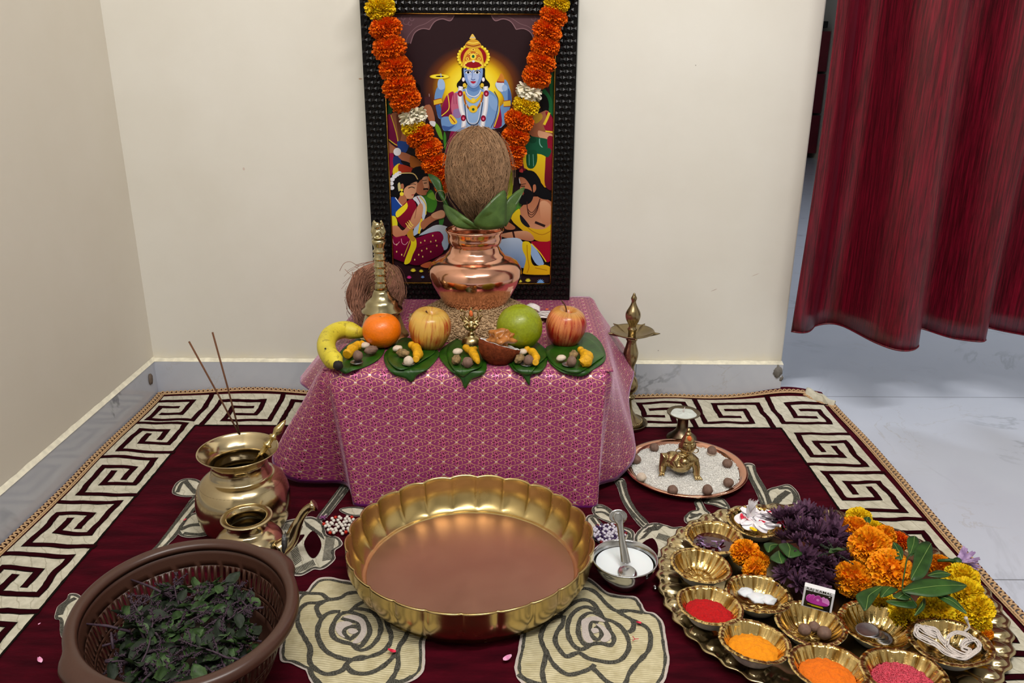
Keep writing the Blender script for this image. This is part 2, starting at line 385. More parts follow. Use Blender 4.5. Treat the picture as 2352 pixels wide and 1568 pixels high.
ORANGE = plain('tangerine_peel', (240, 120, 6), .38, ns=260, bump=.35, var=.1, coat=.1); GREENF = plain('sweet_lime_peel', (136, 148, 10), .4, ns=220, bump=.3, var=.18, coat=.1)
def m_banana():
    g = G('banana_peel'); n = g.noise(30, 5); s = g.ramp(g.noise(60, 5, rough=.75), [(.54, 0), (.62, 1)])
    c = g.ramp(n, [(.35, lin((206, 190, 50))), (.6, lin((226, 208, 60)))]); g.base(g.mix(s*.55, c, lin((110, 88, 24)))); g.set(rough=.5); return g.mat
BANANA = m_banana(); BLACKTIP = plain('black_fruit_tip', (26, 22, 16), .8, bump=.6, ns=300)
APPLE1 = m_apple('striped_yellow_apple', lin((222, 176, 84)), lin((176, 56, 26)), -.025); APPLE2 = m_apple('red_apple', lin((222, 138, 84)), lin((166, 30, 24)), .03)
NUT = plain('areca_nut_shell', (122, 94, 80), .7, ns=120, bump=.5, var=.25); NUTW = plain('pale_nut', (214, 196, 176), .6, ns=100, bump=.3); DATE = plain('rough_dried_root', (142, 116, 76), .8, ns=160, bump=1., var=.5); TURM = plain('turmeric_root', (216, 160, 4), .6, ns=120, bump=.5, var=.25)
COIN = metal('coin_steel', (176, 178, 184), .3, 90, .7, .3); WHEAT = plain('wheat_grain', (188, 156, 118), .6, ns=300, var=.25); WHEATD = plain('wheat_shade_grain', (150, 118, 84), .7, ns=300, var=.3)
RICE = plain('rice_grain', (246, 244, 238), .5, ns=300, var=.08); PLASTIC = plain('brown_plastic', (70, 43, 33), .34, ns=300, var=.05, bump=.05)
FOIL = m_foil('gold_foil', (230, 200, 132)); PAPER = plain('silver_paper_back', (206, 204, 202), .5, metal=.25, ns=200, bump=.4); WATER = G('clear_water')
WATER.base((.9, .75, .7)); WATER.set(rough=.03, trans=1., ior=1.33); WATER = WATER.mat
REDP = plain('red_vermilion_powder', (186, 6, 12), .95, ns=420, bump=1., var=.25); ORP = plain('turmeric_powder', (248, 150, 6), .95, ns=420, bump=1., var=.12); ORP2 = plain('orange_powder', (236, 116, 10), .95, ns=420, bump=1., var=.12)
CAMPH = plain('camphor_white', (244, 240, 244), .5, ns=120, bump=.3, var=.04, sub=.2); PINKR = plain('pink_coloured_rice', (214, 76, 96), .6, ns=260, var=.3); THREAD = plain('white_cotton_thread', (216, 206, 200), .85, ns=500, var=.2, bump=.4)
MILK = plain('milk', (240, 246, 250), .2, ns=10, var=.01, sub=.1); GHEE = plain('solid_ghee', (214, 222, 216), .25, ns=80, var=.08, bump=.2)
PEARL = plain('pearl_bead', (226, 220, 210), .2, ns=40, var=.06, coat=.6); REDB = plain('red_bead', (196, 34, 10), .25, ns=30); VIOB = plain('violet_bead', (46, 20, 70), .2); PEARLV = plain('silver_pearl_bead', (206, 200, 214), .2, coat=.6); DREDB = plain('dark_red_bead', (120, 8, 20), .25)
INCENSE = plain('incense_stick', (104, 66, 42), .9, ns=300, bump=.5); BLACKF = plain('black_lacquer', (9, 7, 7), .26, ns=30, var=.3, spec=.22); GOLDB = metal('gold_bezel', (196, 150, 70), .25, 30, .6)
CURT = m_curtain(); CABM = plain('maroon_laminate', (96, 16, 34), .3, ns=20, var=.1); CABD = plain('black_granite', (14, 15, 18), .2); WOOD = plain('dark_wood', (70, 42, 26), .5, ns=30)
BOXW = plain('white_card', (240, 240, 244), .5, var=.02); BOXK = plain('black_print', (8, 6, 12), .4); BOXP = plain('pink_print', (196, 60, 170), .4, var=.2); BOXPL = plain('pale_pink_print', (240, 150, 226), .4); BOXY = plain('yellow_print', (190, 176, 20), .4)
KUM = plain('kumkum_dab', (226, 112, 54), .8, ns=300, bump=.6); CLOTHW = plain('white_folded_cloth', (232, 224, 222), .8, ns=200, bump=.3); MAROONTH = plain('brown_piping', (70, 44, 34), .8)
PRINT = m_print(); SOLDER = plain('grey_solder', (92, 92, 92), .4, metal=.8, bump=.8, ns=300)

# ---------------------------------------------------------------- the room
XL, XR = -.92, .704
def quad(mb, a, b, c, d): mb.add([a, b, c, d], [(0, 1, 2, 3)])
f = MB(); f.box((.9, .9, -.05), (3.2, 4.9, .05)); struct('floor', f, FLOORM)
b = MB(); b.box(((XL+XR)/2-.05, .06, 1.36), ((XR-XL)/2+.05, .06, 1.36)); bev(struct('wall_back', b, WALL), .004)
b = MB(); b.box((XL-.06, -1.92, 1.36), (.06, 2.04, 1.36)); struct('wall_left', b, WALLL)
b = MB(); b.box((2.66, .9, 1.36), (.06, 4.9, 1.36)); struct('wall_right', b, WALL)
b = MB(); b.box((.9, -3.96, 1.36), (1.9, .06, 1.36)); struct('wall_front', b, WALL)
b = MB(); b.box((.9, 5.86, 1.36), (1.9, .06, 1.36)); struct('wall_kitchen', b, SKIRT)
b = MB(); b.box((-.98, 3., 1.36), (.06, 2.9, 1.36)); struct('wall_passage', b, WALL)
b = MB(); b.box((.9, .9, 2.77), (3.2, 4.9, .05)); struct('ceiling', b, plain('ceiling_paint', (236, 234, 228), .8, var=.02))
b = MB(); b.box((XL/2+XR/2, -.007, .0467), ((XR-XL)/2, .007, .0467)); bev(struct('baseboard_back', b, SKIRT), .001)
b = MB(); b.box((XL+.003, -1.94, .0467), (.003, 1.93, .0467)); bev(struct('baseboard_left', b, SKIRT), .001)
b = MB()
def caulk(u, v):
    x = XL+(XR-XL)*u; return Vector((x, -.014*v - .0005-.0008*noise.noise(Vector((x*60, v, 0))), .0935+(1-v)*(.0055+.0018*noise.noise(Vector((x*30, 0, 3))))))
b.grid(160, 5, caulk); struct('trim_1', b, CAULK)
b = MB()
def caulk2(u, v):
    y = -3.8*u; return Vector((XL+.007*v+.0005+.0008*noise.noise(Vector((y*60, v, 0))), y, .0935+(1-v)*(.009+.0018*noise.noise(Vector((y*30, 0, 3))))))
b.grid(300, 5, caulk2); struct('trim_2', b, CAULK)
b = MB(); b.ell((XR-.012, -.012, .075), (.012, .01, .016), 14, 10, bump=.5, bs=2.2); b.ell((XR-.002, -.008, .055), (.008, .008, .008), 10, 8, bump=.6, bs=3)
tag(obj('mortar_lump', b, plain('grey_mortar', (120, 116, 110), .9, bump=1., ns=200)), 'rough grey mortar lump at the broken right end of the marble skirting', 'mortar')
b = MB(); b.ell((XL+.008, -.05, .06), (.004, .01, .014), 10, 8, bump=.5, bs=3)
tag(obj('mortar_smear', b, plain('brown_mortar', (112, 98, 86), .9, bump=1., ns=200)), 'small brown cement smear on the left skirting near the corner', 'mortar')

# kitchen units far beyond the curtain
cx = 1.55
cab = thing('kitchen_cabinet', (cx, 5.42, 0), 'maroon kitchen base cabinet seen through the gap beside the curtain', 'cabinet')
b = MB(); b.box((0, .02, .52), (.98, .30, .52)); obj('body', b, CABM, cab, smooth=False)
for k in range(3):
    for q in range(3):
        b = MB(); b.box((-.7+.7*k, -.29, .2+.33*q), (.34, .012, .155)); d = obj('drawer', b, CABM, cab, smooth=False)
b = MB(); b.box((0, 0, 1.065), (1.0, .33, .025)); bev(obj('worktop', b, CABD, cab, smooth=False), .004)
st = thing('gas_stove', (1.35, 5.42, 1.0855), 'black gas stove on the kitchen worktop behind the curtain edge', 'stove')
b = MB(); b.box((0, 0, .05), (.36, .2, .045)); bev(obj('body', b, CABD, st, smooth=False), .01)
for s in (-.18, .18):
    b = MB(); b.tube([(s+.09*math.cos(t), .09*math.sin(t), .11) for t in [k*PI/8 for k in range(17)]], .008, 6); obj('pan_support', b, STEEL, st)
    b = MB(); b.tube([(s, -.2, .05), (s, -.235, .05)], .022, 12); obj('knob', b, STEEL, st)

# ---------------------------------------------------------------- curtain
def build_curtain():
    # hem depth offsets (towards the camera is negative)
    K = [(.690, -.09), (.735, -.055), (.775, -.03), (.82, -.04), (.855, -.115), (.90, -.145), (.95, -.135), (.985, -.06), (1.03, -.055), (1.08, -.10), (1.13, -.12), (1.165, -.06), (1.20, -.035), (1.25, -.07), (1.31, -.13), (1.37, -.12), (1.42, -.05), (1.48, -.06), (1.55, -.13), (1.62, -.1), (1.68, -.05), (1.76, -.1), (1.85, -.06)]
    P = crom([Vector((x, y, 0)) for x, y in K], 9)
    def fn(u, v):
        p = P[int(round(u*(len(P)-1)))]; z = .203+v*1.9
        k = 1-.25*v; x = .690+(p.x-.690)*(1-.05*v)+.01*v + .006*math.sin(v*7+p.x*9)
        y = -.085+(p.y+.075)*k*1.55*min(1, (p.x-.69)*14) + .006*math.sin(v*5+p.x*13)
        return Vector((x, y, z+.004*math.sin(p.x*40)*(1-v)))
    mb = MB(); mb.grid(len(P), 40, fn); t = thing('curtain', (0, 0, 0), 'maroon satin curtain hanging in deep folds across the doorway', 'curtain')
    o = obj('cloth', mb, CURT, t); solid(o, .0015, 0)
    mb = MB(); mb.tube([fn(u/120, 0)+Vector((0, 0, .002)) for u in range(121)], .0022, 6); obj('hem', mb, CURT, t)
    mb = MB(); mb.tube([fn(0, v/30) for v in range(31)], .002, 6); obj('side_seam', mb, CURT, t)
    mb = MB(); mb.tube([(.6, -.085, 2.1), (2.3, -.085, 2.1)], .011, 12); r = obj('rod', mb, STEEL, t)
build_curtain()
# ---------------------------------------------------------------- rug
RX0, RX1, RY0, RY1 = -.910, .815, -1.5, -.008
def rug_h(x, y):
    h = .005 + .0012*noise.noise(Vector((x*9, y*9, 0)))
    h += .020*math.exp(-((x+.66)/.16)**2)*math.exp(-((y-0)/.06)**2)
    h += .026*math.exp(-((x-.72)/.10)**2)*math.exp(-((y-.0)/.05)**2)
    h += .004*math.exp(-((x-.42)/.06)**2)*math.exp(-((y+.07)/.05)**2)
    h += .006*math.exp(-((x+.86)/.05)**2)*(1+math.sin(y*14))*.5
    return h
def rp(x, y, o=0.): return Vector((x, y, rug_h(x, y)+o))
rug = thing('rug', (0, 0, 0), 'maroon velvet floor rug with cream Greek key border and appliqué roses', 'rug')
mb = MB(); mb.grid(150, 130, lambda u, v: rp(RX0+(RX1-RX0)*u, RY0+(RY1-RY0)*v)); r0 = obj('velvet_ground', mb, VELVET, rug); solid(r0, .003, -1)
def ribbon(mb, pts, wd, off, mi=0, wob=0., cap=0.):
    P = [Vector((p[0], p[1], 0)) for p in pts]; n = len(P); vs = []
    if cap:
        P[0] = P[0]-(P[1]-P[0]).normalized()*cap; P[-1] = P[-1]+(P[-1]-P[-2]).normalized()*cap
    for i in range(n):
        t = (P[min(i+1, n-1)]-P[max(i-1, 0)])
        t = t.normalized() if t.length > 1e-9 else Vector((1, 0, 0)); s = Vector((-t.y, t.x, 0))
        if 0 < i < n-1:      # mitre
            a = (P[i]-P[i-1]).normalized(); b = (P[i+1]-P[i]).normalized(); c = max(.5, math.sqrt(max(.01, (1+a.dot(b))/2))); s = s/c
        k = wd/2*(1+(wob*noise.noise(P[i]*90) if wob else 0))
        for q in (P[i]+s*k, P[i]-s*k): vs.append(rp(q.x, q.y, off))
    mb.add(vs, [(2*i, 2*i+1, 2*i+3, 2*i+2) for i in range(n-1)], mi)
def dens(pts, step=.008):
    out = []
    for a, b in zip(pts[:-1], pts[1:]):
        a = Vector((a[0], a[1], 0)); b = Vector((b[0], b[1], 0)); k = max(1, int((b-a).length/step))
        out += [a+(b-a)*i/k for i in range(k)]
    return out+[Vector((pts[-1][0], pts[-1][1], 0))]
PA = [(1.02, 0), (.17, 0), (.17, .6), (.62, .6), (.62, .33)]
PB = [(-.02, .83), (.83, .83), (.83, .23), (.38, .23), (.38, .5)]
band = MB(); gap = MB(); edg = MB()
def strip(x0, x1, y0, y1):
    nx, ny = max(2, int(abs(x1-x0)/.01)), max(2, int(abs(y1-y0)/.01))
    band.grid(nx, ny, lambda u, v: rp(x0+(x1-x0)*u, y0+(y1-y0)*v, .0012+.0003*noise.noise(Vector((u*30, v*30, 1)))))
LI, LO, RI, RO, BI, BO = -.748, -.889, .648, .797, -.207, -.042
strip(LO, LI, RY0+.01, BI+.002); strip(RI, RO, RY0+.01, BI+.002); strip(LO, RO, BI, BO)
def key(fn, wd=.0098):
    for P in (PA, PB):
        q = dens([fn(*p) for p in P])
        q = [p+Vector((noise.noise(p*22), noise.noise(p*22+Vector((5, 5, 5))), 0))*.005 for p in q]
        ribbon(edg, q, wd+.0035, .0017, wob=.2, cap=.001); ribbon(gap, q, wd, .0021, wob=.15)
for k in range(-1, 8):
    y = -.198-.1825*k
    if k >= 0: key(lambda u, v, y=y: (LI+(LO-LI)*u, y-.1825*v))
    y = -.238-.187*k
    if k >= 0: key(lambda u, v, y=y: (RI+(RO-RI)*u, y-.187*v))
for k in range(6):
    x = .288+.187*k-.187
    if k < 4: key(lambda u, v, x=x: (x+.187*v, BI+(BO-BI)*u), .0098)
    x = -.215-.183*k
    if k < 4: key(lambda u, v, x=x: (x-.183*v, BI+(BO-BI)*u), .0098)
for a, b_ in (((LI, BI), (LI, RY0)), ((RI, BI), (RI, RY0)), ((LI, BI), (RI, BI))):
    ribbon(edg, dens([a, b_]), .004, .0016, wob=.6)
o = obj('key_band', band, CREAM, rug); obj('key_edging', edg, BLACKTH, rug); obj('key_line', gap, DARKLINE, rug)
# crochet trim
def trim(P, side, name, skip=0):
    # P: polyline of edge points (3D), loops on the outer side
    yarn = MB(); dark = MB(); n = len(P)
    for i in range(n):
        a = P[max(i-1, 0)]; b = P[min(i+1, n-1)]; t = (b-a).normalized(); s = Vector((t.y, -t.x, 0))*side
        c = P[i]+s*.004
        pts = [c+t*.0048*math.cos(q)+s*(.0005+.0075*math.sin(q))+Vector((0, 0, .002+.002*math.sin(q))) for q in [k*PI/7 for k in range(8)]]
        yarn.tube(pts, .0019, 5); 
        pts = [c+t*.0066*math.cos(q)+s*(.003+.0085*math.sin(q))+Vector((0, 0, .001)) for q in [k*PI/6 for k in range(7)]]
        dark.tube(pts, .0018, 4)
        yarn.tube([P[i]-s*.003+t*.003+Vector((0, 0, .003)), P[i]+s*.006-t*.002+Vector((0, 0, .003))], .0014, 4)
    yarn.tube([p+Vector((0, 0, .002)) for p in P], .0022, 5); yarn.tube([p+Vector((0, 0, .003))-Vector(((P[min(i+1, n-1)]-P[max(i-1, 0)]).normalized().y, -(P[min(i+1, n-1)]-P[max(i-1, 0)]).normalized().x, 0))*side*.005 for i, p in enumerate(P)], .0015, 4)
    obj('crochet_trim', yarn, TRIMG, rug); obj('crochet_edge', dark, TRIMM, rug)
def resamp(fn, L, st=.0118): n = int(L/st); return [fn(i/n) for i in range(n+1)]
trim(resamp(lambda u: rp(RX0+.01+(RX1-.03-RX0)*u, RY1-.022), 1.70), -1, 'back')
trim(resamp(lambda u: rp(RX0+.013, RY1-.02-1.35*u), 1.35), 1, 'left')
trim(resamp(lambda u: rp(RX1-.002+.004*math.sin(u*9), RY1-.06-1.3*u), 1.3), -1, 'right')
# turned-over corner flap at the back right
fl = MB()
def flap(u, v):
    p = Vector((.775+.055*u+.0*v, -.012-.055*u, 0)); s = Vector((-.5, -.8, 0)).normalized()
    r = .008; a = v*PI*1.1
    q = p+s*(v*.028*(1-.3*u)); return Vector((q.x, q.y, rug_h(q.x, q.y)+.004+r*1.4*math.sin(a)*(.6+.4*math.sin(u*PI))+.002*math.sin(u*14)))
fl.grid(20, 14, flap); fo = obj('corner_flap', fl, CREAM, rug); solid(fo, .002, 0)
fl = MB()
for k in range(16): p = flap(k/15, 1); fl.ell(p+Vector((0, 0, -.001)), (.0045, .0045, .003), 8, 6)
obj('flap_trim', fl, TRIMG, rug)

# appliqué roses traced where they lie on the rug
def px_rug(pts, ox, oy, s): return [(lambda q: (q.x, q.y))(at_z(ox+x/s, oy+y/s, .008)) for x, y in pts]
def patch(mb, P, off, mi=0, n=3):
    c = sum((Vector((p[0], p[1], 0)) for p in P), Vector())/len(P); K = len(P); vs = [rp(c.x, c.y, off)]
    for r in range(1, n+1):
        for p in P: q = c+(Vector((p[0], p[1], 0))-c)*r/n; vs.append(rp(q.x, q.y, off))
    fs = [(0, 1+i, 1+(i+1) % K) for i in range(K)]
    for r in range(n-1): fs += [(1+r*K+i, 1+(r+1)*K+i, 1+(r+1)*K+(i+1) % K, 1+r*K+(i+1) % K) for i in range(K)]
    mb.add(vs, fs, mi)
def xy(P): return [(p[0], p[1]) for p in P]
def rose(name, outline, strokes, pale, ox, oy, s, wd=.0075, fill=CREAMR):
    out = xy(closed([(*p, 0) for p in px_rug(outline, ox, oy, s)], 5))
    base = MB(); patch(base, out, .0014); wt = MB(); ribbon(wt, out+[out[0], out[1]], .0042, .0018, wob=.4)
    dk = MB(); c = sum((Vector((*p, 0)) for p in out), Vector())/len(out)
    inn = [(c.x+(p[0]-c.x)*.962, c.y+(p[1]-c.y)*.962) for p in out]; ribbon(dk, inn+[inn[0], inn[1]], .0045, .0020, wob=.7)
    for st_ in strokes:
        w_ = wd
        if isinstance(st_[0], (int, float)): w_ = wd*st_[0]; st_ = st_[1]
        ribbon(dk, xy(crom([(*p, 0) for p in px_rug(st_, ox, oy, s)], 6)), w_, .0023, wob=.35)
    pl = MB()
    for q in pale:
        P_ = [Vector((p[0], p[1], 0)) for p in closed([(*p, 0) for p in px_rug(q, ox, oy, s)], 4)]
        pl.add([rp(p.x, p.y, .0026) for p in P_], [tuple(t) for t in tessellate_polygon([P_])])
    r = obj(name, base, fill, rug); obj('edge_stitching', wt, WHITETH, r); obj('stem_stitch', dk, GREENSTROKE, r)
    if pale: obj('centre_petal', pl, WHITETH, r)
rose('appliqued_rose', [(300, 330), (400, 280), (470, 190), (560, 110), (700, 90), (860, 120), (1040, 160), (1250, 300), (1500, 560), (1800, 700), (2050, 830), (2020, 1000), (2025, 1200), (2000, 1400), (1850, 1520), (1700, 1570), (1600, 1750), (1300, 1900), (950, 1850), (700, 1720), (560, 1620), (450, 1510), (400, 1380), (330, 1340), (180, 1270), (50, 1240), (30, 1100), (80, 850), (160, 700), (220, 500)],
     [[(280, 300), (440, 310), (600, 320), (700, 390), (860, 370), (960, 310), (1140, 290)],
      [(690, 400), (560, 440), (400, 450), (290, 540), (260, 680), (300, 820), (380, 960), (440, 1080), (430, 1250), (500, 1350), (640, 1430), (780, 1420), (900, 1370), (950, 1290), (1080, 1210), (1250, 1200)],
      [(620, 430), (530, 500), (570, 620), (620, 640)],
      [(860, 560), (740, 570), (640, 620), (570, 720), (540, 860), (580, 1000), (660, 1110), (780, 1180), (950, 1230), (1100, 1230), (1280, 1190), (1440, 1130), (1540, 1030), (1570, 900), (1520, 760), (1480, 600), (1380, 500), (1220, 430), (1100, 470), (990, 560), (880, 580)],
      [(1060, 520), (1220, 540), (1340, 600), (1420, 740), (1410, 880), (1340, 1000), (1240, 1080), (1130, 1100), (1030, 1030)],
      [(860, 590), (780, 700), (740, 830), (780, 930), (880, 980), (1000, 1010), (1130, 1050), (1200, 980), (1270, 860), (1250, 740), (1180, 640), (1080, 590), (960, 570), (860, 600)],
      [(880, 650), (1000, 690), (1110, 720), (1120, 820), (1060, 900), (980, 960)], [(1100, 770), (1000, 770), (910, 820), (930, 900), (990, 940)],
      [(1780, 720), (1800, 830), (1760, 940), (1690, 1040), (1660, 1150), (1670, 1280), (1640, 1400), (1580, 1500), (1480, 1620)],
      [(1650, 1130), (1560, 1240), (1440, 1340), (1300, 1410), (1160, 1430), (1020, 1400), (950, 1320)],
      [(440, 1330), (460, 1440), (560, 1560), (700, 1680)], [(1560, 1530), (1720, 1540), (1860, 1470)]],
     [[(900, 640), (1040, 610), (1180, 670), (1230, 790), (1210, 900), (1130, 1000), (1030, 1000), (1100, 920), (1150, 820), (1120, 720), (1000, 670)], [(790, 800), (830, 720), (950, 700), (1030, 740), (920, 790), (880, 860), (930, 930), (840, 890)], [(970, 810), (1040, 800), (1110, 840), (1040, 880), (980, 860)]], 640, 1310, 6.078)
rose('appliqued_rose', [(1000, 80), (1120, 150), (1290, 290), (1480, 340), (1690, 360), (1770, 450), (1830, 560), (1950, 590), (2060, 690), (2100, 850), (2130, 1060), (2155, 1220), (2130, 1400), (2080, 1540), (1900, 1720), (1650, 1820), (1350, 1900), (950, 1850), (600, 1750), (330, 1650), (150, 1570), (50, 1450), (35, 1300), (80, 1100), (110, 900), (140, 770), (300, 700), (600, 500), (850, 280), (950, 130)],
     [[(850, 290), (960, 240), (1080, 260), (1180, 330), (1300, 460), (1430, 550), (1620, 550), (1800, 580)],
      [(1450, 560), (1580, 640), (1740, 720), (1860, 790), (1910, 900), (1890, 1080), (1800, 1200), (1680, 1330), (1600, 1450), (1560, 1560), (1420, 1680)],
      [(1600, 640), (1670, 720), (1660, 810), (1600, 850)],
      [(690, 620), (540, 660), (430, 770), (380, 900), (400, 1020), (460, 1140), (540, 1280), (640, 1380), (760, 1440), (900, 1420), (1060, 1360), (1130, 1300)],
      [(640, 600), (760, 500), (880, 420), (1000, 400), (1100, 440), (1180, 540), (1260, 660), (1380, 700), (1500, 780), (1580, 900), (1610, 1040), (1570, 1150), (1480, 1240), (1340, 1270), (1150, 1240), (1030, 1210), (900, 1140), (740, 1190), (640, 1100), (580, 980), (600, 860), (680, 740), (700, 620)],
      [(1160, 560), (1030, 500), (900, 530), (790, 640), (750, 800), (780, 950), (860, 1060), (960, 1090), (1090, 1020), (1180, 1000)],
      [(1250, 650), (1150, 590), (1030, 590), (930, 680), (900, 820), (930, 950), (1010, 1030), (1120, 1010), (1240, 1010), (1350, 1030), (1400, 950), (1340, 820), (1290, 720), (1230, 650)],
      [(1180, 720), (1100, 700), (1060, 780), (1080, 880), (1150, 950), (1220, 920), (1220, 830), (1140, 770)],
      [(450, 1150), (430, 1270), (400, 1400), (430, 1560), (520, 1700)], [(1080, 1330), (1180, 1420), (1280, 1520), (1400, 1600)], [(60, 1440), (180, 1520), (380, 1580)]],
     [[(950, 800), (950, 690), (1060, 640), (1180, 640), (1280, 710), (1180, 700), (1080, 700), (1040, 780), (1060, 900), (1110, 990), (1020, 1000), (960, 920)], [(1140, 740), (1240, 760), (1330, 850), (1360, 930), (1290, 990), (1210, 970), (1260, 890), (1210, 800)], [(1080, 810), (1160, 800), (1190, 850), (1110, 870)]], 1180, 1310, 6.076)
# stems, leaves and half flowers of the rug pattern
s5 = (340, 1080, 4.9); s6 = (1340, 1040, 4.356)
def leaf_appl(outline, strokes, o, wd=.006, name='appliqued_leaf', pale=()): rose(name, outline, strokes, pale, *o, wd=wd, fill=CREAM)
leaf_appl([(0, 950), (120, 820), (300, 580), (480, 330), (560, 260), (580, 330), (480, 480), (380, 620), (300, 740), (160, 880), (40, 990)], [(.8, [(60, 900), (220, 700), (360, 520), (520, 330)]), (.8, [(150, 880), (290, 730), (400, 570), (520, 420)])], s5, name='appliqued_stem')
leaf_appl([(280, 230), (330, 130), (430, 90), (560, 110), (640, 200), (560, 270), (430, 285), (330, 270)], [(1.6, [(430, 130), (480, 190), (540, 250)]), (1.2, [(330, 240), (380, 140), (450, 110)])], s5)
leaf_appl([(360, 620), (440, 520), (540, 470), (630, 520), (690, 620), (700, 700), (560, 740), (420, 740), (350, 700)], [(1.6, [(360, 660), (480, 610), (640, 600)]), (1.2, [(400, 700), (560, 715), (680, 690)])], s5)
leaf_appl([(1910, 520), (2000, 400), (2120, 240), (2220, 100), (2280, 60), (2250, 200), (2120, 380), (2010, 510), (1930, 560)], [(.8, [(1950, 520), (2080, 350), (2210, 160)]), (.8, [(2010, 480), (2130, 320), (2230, 190)])], s5, name='appliqued_stem')
leaf_appl([(2160, 440), (2260, 410), (2420, 420), (2480, 480), (2300, 500)], [], s5)
HATCH = lambda x0, y0, x1, y1, n, dx, dy: [(.28, [(x0+(x1-x0)*k/n, y0+(y1-y0)*k/n), (x0+(x1-x0)*k/n+dx/2, y0+(y1-y0)*k/n+dy/2), (x0+(x1-x0)*k/n+dx, y0+(y1-y0)*k/n+dy)]) for k in range(n+1)]
leaf_appl([(1440, 620), (1560, 560), (1720, 530), (1850, 520), (1960, 590), (2000, 720), (2130, 750), (2175, 830), (2090, 900), (2090, 1000), (1960, 1100), (1860, 1100), (1720, 1170), (1600, 1140), (1500, 1000), (1430, 800)],
          HATCH(1760, 560, 1950, 700, 12, 30, 70)+HATCH(2000, 750, 1960, 1010, 18, 110, -20)+HATCH(1640, 1100, 1850, 1000, 14, 30, 60)+HATCH(1560, 590, 1740, 620, 12, -30, 70)+HATCH(1600, 900, 1650, 1060, 10, 80, -60), s5, name='appliqued_flower')
def hole_(P, *a):
    hb = MB(); patch(hb, P, .0029, n=2); obj('velvet_hole', hb, DARKLINE, rug)
hole = None
(lambda m, P, *a, **k: hole_(P))(hole, xy(closed([(*p, 0) for p in px_rug([(1850, 680), (1930, 760), (1950, 860), (1900, 960), (1840, 980), (1780, 900), (1760, 800)], *s5)], 4)), .0029, n=2)
(lambda m, P, *a, **k: hole_(P))(hole, xy(closed([(*p, 0) for p in px_rug([(1640, 760), (1760, 720), (1720, 790), (1620, 880)], *s5)], 3)), .0029, n=2)
(lambda m, P, *a, **k: hole_(P))(hole, xy(closed([(*p, 0) for p in px_rug([(690, 850), (740, 920), (745, 1010), (700, 1060), (560, 970), (600, 890)], *s6)], 3)), .0029, n=2)
leaf_appl([(320, 270), (400, 260), (440, 400), (520, 560), (640, 690), (640, 730), (600, 750), (500, 640), (400, 480), (350, 340)], [(.8, [(350, 280), (400, 460), (500, 600), (610, 720)]), (.8, [(390, 280), (440, 440), (530, 590), (630, 700)])], s6, name='appliqued_stem')
leaf_appl([(1610, 110), (1700, 110), (1730, 200), (1830, 370), (1880, 500), (1870, 560), (1800, 540), (1740, 400), (1660, 240)], [(.8, [(1640, 130), (1690, 260), (1780, 430), (1820, 540)]), (.8, [(1700, 130), (1740, 250), (1820, 400), (1860, 540)])], s6, name='appliqued_stem')
leaf_appl([(1840, 380), (1960, 330), (2060, 315), (2140, 390), (2160, 480), (2130, 560), (1980, 550), (1880, 520)], [(2.2, [(1900, 530), (1960, 450), (2050, 380)]), (1.2, [(1950, 350), (2060, 350), (2120, 430), (2100, 530)])], s6)
leaf_appl([(1020, 640), (1080, 580), (1150, 560), (1120, 490), (1170, 470), (1220, 560), (1260, 600), (1180, 660), (1080, 690), (1030, 690)], [(1.5, [(1070, 610), (1150, 620)]), (1., [(1060, 650), (1180, 600)])], s6, name='appliqued_bud')
leaf_appl([(1220, 490), (1300, 440), (1400, 460), (1460, 550), (1390, 540), (1300, 510)], [(1., [(1260, 485), (1350, 490), (1430, 530)])], s6)
leaf_appl([(100, 540), (180, 515), (300, 590), (330, 700), (240, 680), (120, 620)], [(1., [(120, 590), (200, 590), (300, 650)]), (1., [(130, 540), (220, 550), (300, 620)])], s6)
leaf_appl([(30, 650), (100, 620), (180, 700), (260, 740), (400, 740), (500, 790), (480, 900), (400, 920), (200, 900), (60, 800)], [(1., [(80, 640), (140, 720), (200, 760)]), (1., [(260, 760), (380, 770), (460, 810), (440, 890)]), (.5, [(380, 820), (430, 825)]), (.5, [(380, 860), (430, 862)])], s6)
leaf_appl([(520, 830), (600, 740), (700, 700), (820, 720), (900, 745), (1000, 740), (1100, 800), (900, 980), (760, 1050), (640, 1000), (540, 920)], HATCH(560, 860, 700, 720, 12, 60, -20)+HATCH(760, 800, 860, 830, 8, -30, 50)+HATCH(660, 740, 800, 720, 9, -60, 50), s6, name='appliqued_flower')
leaf_appl([(1880, 2900), (2050, 2860), (2200, 2940), (2150, 3020), (1960, 3040)], [], (100, 760, 4.9)) if False else None
leaf_appl([(430, 1060), (450, 980), (520, 920), (540, 880), (600, 890), (660, 960), (700, 1150), (560, 1260), (480, 1200), (470, 1080)], [(1.4, [(460, 1040), (500, 960), (580, 910)])], (0, 1100, 3.35))
